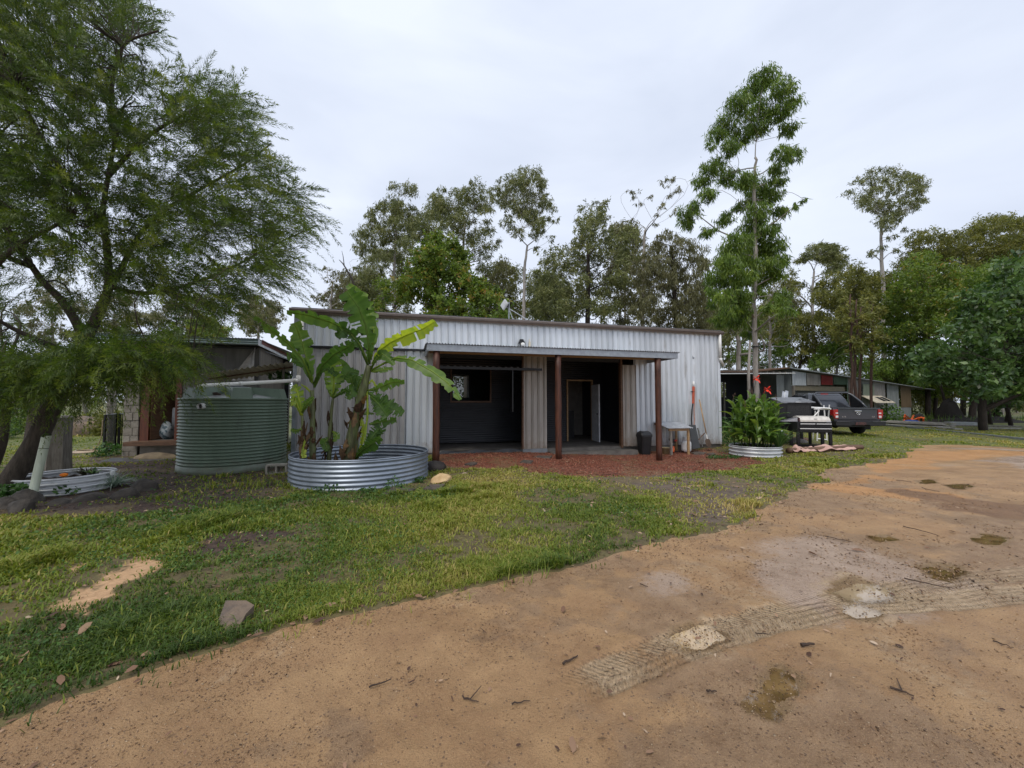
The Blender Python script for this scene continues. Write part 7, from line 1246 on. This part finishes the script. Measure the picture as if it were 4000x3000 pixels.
P2 = [(-200,1350),(200,1370),(420,1320),(600,1310),(740,1320),(810,1370),(800,1410),(700,1440),(600,1420),(450,1450),(300,1480),(-200,1520)]
P3 = [(-200,1020),(250,1010),(650,1150),(900,1260),(800,1300),(560,1330),(380,1330),(200,1380),(-200,1380)]
P1 = [(x_-115 if x_ > 300 else x_, y_-15) for x_, y_ in P1]; P2 = [(x_-70 if x_ > 600 else x_, y_) for x_, y_ in P2]; P3 = [(x_-80 if x_ > 600 else x_, y_) for x_, y_ in P3]
bases = [(p, g.uniform(5.6, 8.2) if p[0] > 300 else g.uniform(5.2, 7.6)) for p in inpoly(P1, 5300, g)]+[(p, g.uniform(5.0, 6.6)) for p in inpoly(P2, 820, g)]+[(p, g.uniform(5.6, 7.8)) for p in inpoly(P3, 430, g)]
# leaf masses hang in loose tiers: keep sprays near random clump centres so gaps of sky stay open
cent = np.array([p for p in inpoly(P1, 128, g, 66)]+[p for p in inpoly(P2, 24, g, 60)]+[p for p in inpoly(P3, 12, g, 90)])
keep = []
for p, Y in bases:
    dd = np.min(np.hypot((cent[:, 0]-p[0])*.8, (cent[:, 1]-p[1])*1.35)); 
    if g.uniform() < math.exp(-(dd/60)**2)+.08: keep.append((p, Y))
SPP = np.array([at(p[0], p[1], Y) for p, Y in keep]); NS = len(SPP)
NP = np.array([q for q, _ in nodes]); NRr = np.array([r for _, r in nodes])
for i in range(0, NS, 9):                # twigs out to the sprays
    dd = np.linalg.norm(NP-SPP[i], axis=1); k = int(np.argmin(dd)); C_ = curve(NP[k], SPP[i], g, .10, 6, .05); r0 = min(NRr[k]*.6, .004+.010*dd[k]); mb.tube(C_, np.linspace(r0, .003, 6), 4, False)
obj('trunk', mb, M_BARK, wt, True)
ctr = at(300, 900, 6.6); KL = 104
D = SPP-ctr; D[:, 2] *= .35; D /= np.linalg.norm(D, axis=1, keepdims=True)+1e-6; D += g.normal(size=(NS, 3))*.45; D[:, 2] += .12; D /= np.linalg.norm(D, axis=1, keepdims=True)
LL = g.uniform(.40, .90, NS); tt = np.linspace(.04, 1, KL)[None, :]+g.normal(size=(NS, KL))*.01
POS = SPP[:, None]+D[:, None]*(LL[:, None]*tt)[..., None]; POS[..., 2] -= (LL[:, None]*.34)*tt**2
TAN = np.repeat(D[:, None], KL, 1).copy(); TAN[..., 2] -= .68*tt; TAN /= np.linalg.norm(TAN, axis=-1, keepdims=True)
RND = g.normal(size=(NS, KL, 3)); RND -= (RND*TAN).sum(-1, keepdims=True)*TAN; RND /= np.linalg.norm(RND, axis=-1, keepdims=True)
a_ = g.uniform(.5, 1.0, (NS, KL, 1)); LD = TAN*np.cos(a_)+RND*np.sin(a_); POS = POS+RND*(g.uniform(0, .10, (NS, KL, 1))*(1.1-tt[..., None]))
ln = g.uniform(.055, .10, (NS, KL, 1))*(1.1-.5*tt[..., None]); SD = np.cross(LD, TAN); SD /= np.linalg.norm(SD, axis=-1, keepdims=True)+1e-6; wd = .0058
V = np.stack([POS-SD*wd, POS+SD*wd, POS+LD*ln], 2).reshape(-1, 3); T = np.arange(len(V)).reshape(-1, 3); sh = np.repeat(np.clip(np.repeat(.45+.2*g.normal(size=(NS, 1)), KL, 1)+.12*g.normal(size=(NS, KL))+.22*(tt-.5), 0, 1).ravel(), 3)
tri_obj('crown', V, T, G_WATTLE, wt, sh)
# its spray stems
c0 = SPP; c1 = SPP+D*(LL*.5)[:, None]-ZA*(LL*.085)[:, None]; c2 = SPP+D*(LL*.98)[:, None]-ZA*(LL*.33)[:, None]; sd = np.cross(D, V3(0, 1, 0)); sd /= np.linalg.norm(sd, axis=1, keepdims=True)+1e-6
V = np.stack([c0-sd*.003, c0+sd*.003, c1-sd*.002, c1+sd*.002, c2], 1).reshape(-1, 3); i = np.arange(NS)[:, None]*5; tri_obj('twigs', V, np.concatenate([i+[[0,1,2]], i+[[1,3,2]], i+[[2,3,4]]]), M_BARKDARK, wt)['kind'] = 'stuff'
# ---- more bushland filling in behind the roofline and past the far shed
MORE = [('leafy grey-green gum filling behind the shed right of the antenna', 33, 2180, [(2070,1250),(2090,1120),(2160,1060),(2240,1090),(2250,1260)], G_GUM, 30), ('brown-green gum crowding behind the crooked dark gum', 30, 2420, [(2340,1280),(2350,1080),(2420,980),(2500,1000),(2520,1280)], G_GREY, 36), ('pale-stemmed gum right behind the domed gum', 35, 1900, [(1840,1240),(1850,1060),(1930,1000),(2010,1060),(2010,1240)], G_GREY, 24), ('feathery young gum over the shed near the dead branch', 30, 1430, [(1360,1220),(1370,1060),(1440,1000),(1500,1060),(1500,1220)], G_GUM, 22),
        ('grey gum sapling right behind the weeping tree', 29, 2760, [(2700,1330),(2710,1200),(2770,1140),(2840,1180),(2840,1340)], G_GUM, 24), ('mid-green gum behind the tallest gum trunk', 33, 2960, [(2860,1430),(2860,1300),(2940,1220),(3060,1240),(3080,1400),(2980,1440)], G_GUMBRT, 34), ('olive gum behind the peak of the far shed', 34, 3120, [(3040,1430),(3050,1280),(3130,1200),(3230,1240),(3240,1420)], G_OLIVE, 38), ('dark leafy gum above the roller door of the far shed', 31, 3260, [(3180,1440),(3190,1330),(3280,1290),(3380,1340),(3380,1450)], G_GUMBRT, 34),
        ('dense green tree above the brown iron sheet end', 32, 3500, [(3390,1500),(3390,1330),(3470,1230),(3570,1260),(3600,1400),(3590,1510)], G_GUMBRT, 56), ('tangled olive tree past the far shed end', 35, 3640, [(3560,1560),(3570,1420),(3650,1360),(3740,1400),(3740,1560)], G_OLIVE, 44), ('shadowy dense tree behind the long dark heap', 34, 3900, [(3760,1590),(3770,1450),(3860,1380),(4000,1400),(4080,1500),(4060,1600)], G_GUM, 54), ('tall filler gum at the back right behind the lime tree', 42, 3560, [(3440,1200),(3450,1080),(3540,1010),(3640,1040),(3640,1200)], G_OLIVE, 36)]
for k, (lb_, Y, u, poly, m, n) in enumerate(MORE): mid = np.mean(poly, 0); tree('gum_tree', lb_, Y, [(u, 1640, .13), (u, 1500, .11), ((u+mid[0])/2, mid[1]+60, .08), (mid[0], mid[1], .05)], cl_poly(poly, n, 32, 160+k, 13), m, M_BARKGREY if k % 2 else M_BARKDARK, 160+k, 1.4, .9, .26, .065, .5, None, bend=.16)

MORE2 = [('muted gum in the back row over the shed left end', 38, 1340, [(1290,1240),(1300,1140),(1370,1090),(1440,1130),(1450,1240)], G_GREY, 22), ('muted gum in the back row behind the two-stemmed gum', 40, 1500, [(1420,1240),(1420,1060),(1500,960),(1580,1010),(1600,1240)], G_GUM, 34), ('back-row gum closing the gap beside the domed gum', 39, 1660, [(1590,1000),(1600,880),(1660,820),(1720,860),(1740,960),(1700,1000)], G_GUM, 26), ('back-row gum between the domed gum and the forked gum', 38, 1960, [(1900,1240),(1900,1100),(1960,1010),(2030,1060),(2060,1240)], G_OLIVE, 34), ('back-row gum under the crown of the forked gum', 41, 2130, [(2060,1240),(2060,1120),(2130,1040),(2200,1080),(2210,1240)], G_GUM, 32), ('back-row gum left of the half-bare gum', 40, 2440, [(2380,1000),(2390,900),(2440,860),(2500,900),(2510,1000)], G_GREY, 20),
        ('back-row gum beside the shed end downpipe', 39, 2850, [(2770,1430),(2770,1230),(2840,1120),(2910,1180),(2910,1430)], G_GUM, 40), ('back-row gum right of the tallest gum', 40, 3060, [(2990,1300),(3000,1160),(3060,1080),(3130,1130),(3140,1300)], G_GREY, 30), ('back-row gum between the slim trunks and the lone tall gum', 41, 3400, [(3330,1250),(3340,1130),(3420,1060),(3490,1110),(3500,1260)], G_OLIVE, 34)]
for k, (lb_, Y, u, poly, m, n) in enumerate(MORE2): mid = np.mean(poly, 0); tree('gum_tree', lb_, Y, [(u, 1640, .15), (u, 1500, .13), ((u+mid[0])/2, mid[1]+60, .09), (mid[0], mid[1], .06)], cl_poly(poly, n, 32, 260+k, 12), m, M_BARKGREY if k % 2 else M_BARKPALE, 260+k, 1.6, .9, .30, .075, .5, None, bend=.16)
# ================================================================== GRASS, WEEDS, CHIPS AND LITTER
g = np.random.default_rng(2024)
def polar(n, r0, r1, a=58, pw=0.0):
    r_ = np.exp(g.uniform(math.log(r0), math.log(r1), n)); an = np.radians(g.uniform(-a, a, n)); return r_*np.sin(an), r_*np.cos(an), r_
def surf(x, y): 
    m = masks(x, y); return terrain(x, y)+sstep(45, 15, np.hypot(x, y))*(.010*fbm(x, y, 2.5, 60)+.004*fbm(x, y, 14, 61))-.018*sstep(-.03, .06, m['track']), m
def occupied(x, y):
    q = np.stack([x, y], 1)-SA[:2]; s_ = q@SU[:2]; d = q@SN[:2]; o = (s_ > -.1) & (s_ < SL+.1) & (d < .05)
    for c, r_ in ((BC, 1.27), (LC, .62), (TC, 1.05), (CC, .7)): o |= np.hypot(x-c[0], y-c[1]) < r_
    q = np.stack([x, y], 1)-HA[:2]; s_ = q@HU[:2]; d = q@HN[:2]; o |= (s_ > HS0-.1) & (s_ < sR) & (d < HD+.05); return o
x, y, r = polar(860000, 1.35, 34); z, m = surf(x, y)
tuftn = fbm(x, y, 1.4, 200); fine = fbm(x, y, 6, 210)
pr = np.clip(.66+.65*tuftn+.45*fine, .04, 1)*(1-.86*m['mulch'])*(1-.93*m['sand'])*(1-.68*m['mud'])*(1-.5*m['dry'])
edge = np.minimum(-m['track'], -m['gravel']*1.0); pr = pr*sstep(-.03, .09, edge)*np.where(m['track'] > -.02, 0, 1)+.05*sstep(-.22, -.02, edge)*(edge < 0)*(fine > .25)
pr = np.where(m['gravel'] > -.02, 0, pr)
sel = (g.uniform(size=len(x)) < pr) & ~occupied(x, y); x, y, z, r = x[sel], y[sel], z[sel], r[sel]; tn = tuftn[sel]; mm = {k: v[sel] for k, v in m.items()}
n = len(x); hgt = (.030+.030*g.uniform(size=n)+.030*np.clip(tn, 0, 1))*np.clip(1.05-.012*r, .75, 1.0)*(1+.9*sstep(.7, 1.1, tn)+.6*(g.uniform(size=n) < .04)); wd = np.clip(.0012*r, .0022, .016)*g.uniform(.7, 1.3, n)
an = g.uniform(0, 6.283, n); lean = g.uniform(.3, 1.3, n); D2 = np.stack([np.cos(an), np.sin(an)], 1); S2 = np.stack([-np.sin(an), np.cos(an)], 1)
B = np.stack([x, y, z-.004], 1); Mid = B.copy(); Mid[:, :2] += D2*(hgt*lean*.35)[:, None]; Mid[:, 2] += hgt*.62; Tip = B.copy(); Tip[:, :2] += D2*(hgt*lean)[:, None]; Tip[:, 2] += hgt*(1.0-.25*lean)
s3 = np.concatenate([S2, np.zeros((n, 1))], 1)*wd[:, None]
V = np.stack([B-s3, B+s3, Mid-s3*.8, Mid+s3*.8, Tip], 1).reshape(-1, 3); i = np.arange(n)[:, None]*5; T = np.concatenate([i+[[0,1,3]], i+[[0,3,2]], i+[[2,3,4]]])
yel = np.clip(.40-.12*sstep(-1, -3, x)*sstep(4.5, 2.5, y)+.12*sstep(-4, -1, x)*sstep(4, 1.5, x)*sstep(3.4, 5, y)+.24*fbm(x, y, .55, 220)+.14*sstep(-1.5, 4, x)*sstep(3, 7, y)-.22*sstep(-.25, .0, -np.abs(edge[sel]))*sstep(6, 3, r)+.10*g.normal(size=n)+.25*mm['mud']+.35*mm['dry']+.45*(g.uniform(size=n) < .07), 0, 1)
M_GRASS = leafmat('grass_blade', [(.050,.092,.018), (.115,.172,.026), (.215,.262,.036), (.34,.32,.07), (.50,.39,.15)], .5, .35, .3)
tag(tri_obj('grass', V, T, M_GRASS, None, np.repeat(yel, 5)), 'short green lawn grass growing between shed and track', 'grass', kind='stuff')
# broad-leaved weeds
x, y, r = polar(60000, 2.2, 11, 56); z, m = surf(x, y); wz = sstep(.05, .5, fbm(x, y, .9, 230)+.30*sstep(-.5, -3.0, x)*sstep(3.0, 5, y)-.45*sstep(-2, 1, x))
pr = wz*(1-.65*m['mulch'])*(1-m['sand'])*(1-.8*m['mud'])*sstep(.05, .3, -m['track'])*(m['gravel'] < -.1); sel = (g.uniform(size=len(x)) < pr*.8) & ~occupied(x, y); x, y, z, r = x[sel], y[sel], z[sel], r[sel]; n = len(x)
P = np.stack([x, y, z+g.uniform(.015, .055, n)], 1); d = g.normal(size=(n, 3)); d[:, 2] = np.abs(d[:, 2])*.35; V, T, S_ = leafcards(P, d, .017*g.uniform(.7, 1.6, n)*np.clip(r/4, .8, 1.8), .015*g.uniform(.7, 1.5, n)*np.clip(r/4, .8, 1.8), g, np.clip(.45+.22*g.normal(size=n), 0, 1))
tag(tri_obj('clover', V, T, leafmat('clover_leaf', [(.040,.095,.022), (.080,.160,.032), (.135,.225,.045)], .5, .3), None, S_), 'low broad-leaved weeds creeping through the shaded lawn', 'ground cover', kind='stuff')
# red gravel chips, bark mulch, track grit: little tetrahedra
def chips(name, label, cat, x, y, z, size, m, sh, flat=.55):
    n = len(x); t4 = g.normal(size=(n, 4, 3)); t4 /= np.linalg.norm(t4, axis=2, keepdims=True); t4 *= g.uniform(.6, 1.2, (n, 4, 1)); t4[:, :, 2] *= flat; V = np.stack([x, y, z], 1)[:, None]+t4*size[:, None, None]
    i = np.arange(n)[:, None]*4; T = np.concatenate([i+[[0,1,2]], i+[[0,2,3]], i+[[0,3,1]], i+[[1,3,2]]]); return tag(tri_obj(name, V.reshape(-1, 3), T, m, None, np.repeat(sh, 4)), label, cat, kind='stuff')
gx0, gy0 = np.min(GRAVEL, 0)-.4; gx1, gy1 = np.max(GRAVEL, 0)+.4
x = g.uniform(gx0, gx1, 60000); y = g.uniform(gy0, gy1, 60000); z, m = surf(x, y); sel = (m['gravel']+.10*g.normal(size=len(x)) > .0) & ~occupied(x, y) & (g.uniform(size=len(x)) < np.clip(.65+.5*fbm(x, y, 1.3, 240), .1, 1)); x, y, z = x[sel], y[sel], z[sel]; n = len(x)
chips('gravel_chips', 'red crushed brick chips spread in front of the shed bays', 'gravel', x, y, z+.004, .026*g.uniform(.4, 1.6, n), leafmat('chip_red', [(.07,.020,.012), (.21,.062,.034), (.36,.125,.072), (.46,.26,.17)], .65, 0), np.clip(.50+.24*g.normal(size=n), 0, 1))
x, y, r = polar(120000, 4.5, 14, 56); z, m = surf(x, y); sel = (g.uniform(size=len(x)) < m['mulch']*.55) & ~occupied(x, y) & (x < -1); x, y, z = x[sel], y[sel], z[sel]; n = len(x)
chips('bark_mulch', 'dark reddish bark mulch under the feathery tree', 'mulch', x, y, z+.004, .026*g.uniform(.4, 1.5, n), leafmat('chip_bark', [(.022,.013,.009), (.055,.030,.022), (.11,.060,.045), (.20,.13,.09)], .75, 0), np.clip(.36+.22*g.normal(size=n), 0, 1), .4)
x, y, r = polar(150000, 1.25, 12, 57); z, m = surf(x, y); sel = (m['track'] > 0) & (g.uniform(size=len(x)) < np.clip(.35+.6*fbm(x, y, 2.2, 250)+.5*sstep(.5, 0, m['track']), .05, 1)); x, y, z, r = x[sel], y[sel], z[sel], r[sel]; n = len(x)
chips('track_grit', 'small pale and dark stones lying loose on the sandy track', 'grit', x, y, z+.001, np.clip(.0024*r, .0030, .014)*g.uniform(.5, 1.5, n), leafmat('grit', [(.06,.035,.02), (.20,.12,.065), (.36,.23,.13), (.55,.42,.28)], .6, 0), np.clip(.5+.25*g.normal(size=n), 0, 1), .7)
# fallen leaves and twigs
LEAFM = [leafmat('fallen_leaf', [(.07,.035,.022), (.20,.11,.065), (.36,.23,.14), (.50,.38,.27)], .65, .1)]
def litter(x, y, z, L, g):
    n = len(x); an = g.uniform(0, 6.283, n); d = np.stack([np.cos(an), np.sin(an), g.normal(size=n)*.15], 1); s_ = np.stack([-np.sin(an), np.cos(an), g.normal(size=n)*.35], 1); w = np.minimum(L*g.uniform(.10, .28, n), .016); P = np.stack([x, y, z], 1)
    V = np.empty((n, 6, 3)); u_ = ZA*1.0
    V[:, 0] = P; V[:, 1] = P+d*(L*.3)[:, None]+s_*w[:, None]+u_*(L*.10)[:, None]; V[:, 2] = P+d*(L*.7)[:, None]+s_*(w*.8)[:, None]+u_*(L*.13)[:, None]; V[:, 3] = P+d*L[:, None]+u_*(L*.03)[:, None]; V[:, 4] = P+d*(L*.7)[:, None]-s_*(w*.8)[:, None]+u_*(L*.05)[:, None]; V[:, 5] = P+d*(L*.3)[:, None]-s_*w[:, None]+u_*(L*.04)[:, None]
    i = np.arange(n)[:, None]*6; return V.reshape(-1, 3), np.concatenate([i+[[0,1,5]], i+[[1,2,4]], i+[[1,4,5]], i+[[2,3,4]]])
x, y, r = polar(30000, 1.6, 13, 56); z, m = surf(x, y); ed = np.exp(-(np.minimum(0, m['track']+.12)/.45)**2)*(m['track'] < .05)
pr = .10+.95*ed*np.clip(.45+fbm(x, y, 1.1, 260), 0, 1)+.35*m['mulch']+.22*m['mud']; pr = np.where(m['track'] > .05, .035, pr); sel = (g.uniform(size=len(x)) < pr*.42) & ~occupied(x, y); x, y, z, r = x[sel], y[sel], z[sel], r[sel]
V, T = litter(x, y, z+.012, np.clip(.020+.0045*r, .02, .09)*g.uniform(.4, 1.4, len(x))*np.where(g.uniform(size=len(x)) < .10, 2.3, 1), g); tag(tri_obj('leaf_litter', V, T, LEAFM[0], None, np.repeat(np.clip(.4+.28*g.normal(size=len(x)), 0, 1), 6)), 'scattered dry leaves and bark flakes on lawn and track', 'leaf litter', kind='stuff')
LEAFS = [(1035,2490,.12,.3,'reddish dry leaf beside the angular grey rock',-.3), (660,2405,.06,.55,'pale pink fallen leaf on the lawn above the angular rock',.2), (1030,2408,.05,.9,'cream curled leaf right beside the angular rock tip',.5), (865,2498,.10,.28,'large rusty dry leaf in front of the angular rock',1.0), (1260,2385,.16,.45,'long tan bark strip in the lawn near the track edge',.5), (1330,2350,.22,.5,'longest pale bark strip along the track edge',.35), (1190,2440,.12,.5,'brown bark strip just behind the track edge',.4), (300,2500,.14,.65,'pale stick-like bark on the lawn below the sand patch',.7), (110,2560,.2,.6,'long pale bark strip on the dark near lawn',.75), (240,2480,.10,.4,'brown bark flake beside the pale stick',.1),
         (1440,2210,.06,.6,'small tan leaf on the lawn near the sand trail',.3), (1620,2340,.09,.35,'brown bark flake near the lawn corner',.2), (1770,2330,.10,.4,'dark tan flake where lawn meets track',.9), (235,2700,.14,.4,'curled bark strip on the track edge near the dark lawn',.9), (20,2690,.09,.55,'pinkish bark flake on the near lawn edge',.2), (540,2620,.08,.3,'small dark flake at the sandy lawn edge',.4), (980,2185,.07,.6,'peach leaf lying on the dark mulch patch',.2), (1225,2075,.05,.85,'white flake on the dark mulch patch end',.4), (2310,1990,.16,.6,'pale bark piece lying on the muddy lawn',.15), (2620,2060,.07,.85,'white scrap on the muddy lawn by the track',.3), (640,2340,.07,.5,'tan leaf beside the pink leaf on lawn',.2)]
for k, (u, v, L_, sh_, lb_, an_) in enumerate(LEAFS):
    p = gp(u, v); g2 = np.random.default_rng(500+k); V, T = litter(np.array([p[0]]), np.array([p[1]]), np.array([p[2]+.03]), np.array([L_*.75]), g2); c = V.mean(0); ca, sa_ = math.cos(an_), math.sin(an_); tag(tri_obj('fallen_leaf', V, T, LEAFM[0], None, np.full(6, sh_)), lb_, 'leaf', 'larger leaves and bark lying about')
M_TWIG = pm('twig', (.075,.045,.028), .8, 0, (.03,.018,.012), 20, 4)
TW = [(3130,2519,3182,2515,.011,'short thick black stick on the track by the tyre marks'), (3528,2257,3728,2300,.006,'long thin stick beside the clear puddle'), (3528,2053,3674,2094,.006,'reddish straight stick on the wet far track'), (3222,2094,3330,2115,.005,'thin twig on the track short of the reddish stick'), (3475,2680,3570,2715,.006,'forked dark twig on the near track by the brown puddle'), (1440,2680,1530,2650,.005,'dark twig lying at the sandy track margin'), (3500,1815+60,3560,1880,.006,'small dark stick on the orange far track'), (2760,2695,2800,2700,.006,'stubby twig lying left of the brown puddle'), (1805,2720,1870,2738,.005,'twig with dry leaves on the near track'), (2000,2745,2070,2735,.004,'fine twig right of the leafy twig'), (2200,2590,2260,2560,.007,'dark flat twig near the start of the tyre marks'), (2500,2280,2530,2290,.005,'short twig on the sandy track below the muddy lawn'), (2430,2040,2560,2060,.005,'long thin twig on the muddy lawn'), (2330,1855,2440,1850,.008,'dark bent stick in the red gravel'), (3880,2500,3960,2530,.004,'fine twig past the tyre marks near footprints'), (2950,2470,3010,2475,.004,'fine twig lying between the tyre marks'), (3600,1905,3670,1920,.006,'dark twig on the brown wet strip')]
for k, (u0, v0, u1, v1, r_, lb_) in enumerate(TW):
    a, b_ = gp(u0, v0), gp(u1, v1); g2 = np.random.default_rng(700+k); q = np.linspace(0, 1, 7)[:, None]; P = a*(1-q)+b_*q+g2.normal(size=(7, 3))*np.array([1, 1, .3])*.02*np.linalg.norm(b_-a); P[:, 2] = np.array([float(terrain(p[0], p[1])) for p in P])-.01+r_*.8+.004*np.abs(g2.normal(size=7)); mb = MB(); mb.tube(P, r_*np.linspace(1, .5, 7), 6)
    if k in (4, 8): mb.tube([P[3], P[3]+V3(.05, .08, .01)], [r_*.7, r_*.4], 5)
    tag(obj('stick', mb, M_TWIG, None), lb_, 'stick')
# taller grass past the heap on the right and along the far lawn
x, y, r = polar(60000, 14, 46, 58); z, m = surf(x, y); pr = sstep(.1, .5, fbm(x, y, .25, 270)+.9*sstep(22, 28, x+.0*y)*sstep(22, 26, y)-.2)*(m['track'] < -.3); sel = (g.uniform(size=len(x)) < pr) & ~occupied(x, y) & (r > 19) & ~((x > 10) & (y < 26)); x, y, z = x[sel], y[sel], z[sel]; n = len(x); P = np.stack([x, y, z], 1); d = g.normal(size=(n, 3))*.35; d[:, 2] = 1
V, T, S_ = leafcards(P, d, g.uniform(.2, .55, n)*(.6+.8*(x > 15)), .035*g.uniform(.6, 1.3, n), g, np.clip(.42+.2*g.normal(size=n), 0, 1)); tag(tri_obj('long_grass', V, T, leafmat('long_grass_blade', [(.04,.085,.018), (.08,.15,.025), (.14,.21,.04)], .5, .35), None, S_), 'long bright grass growing under the trees beyond the heap', 'grass', kind='stuff')
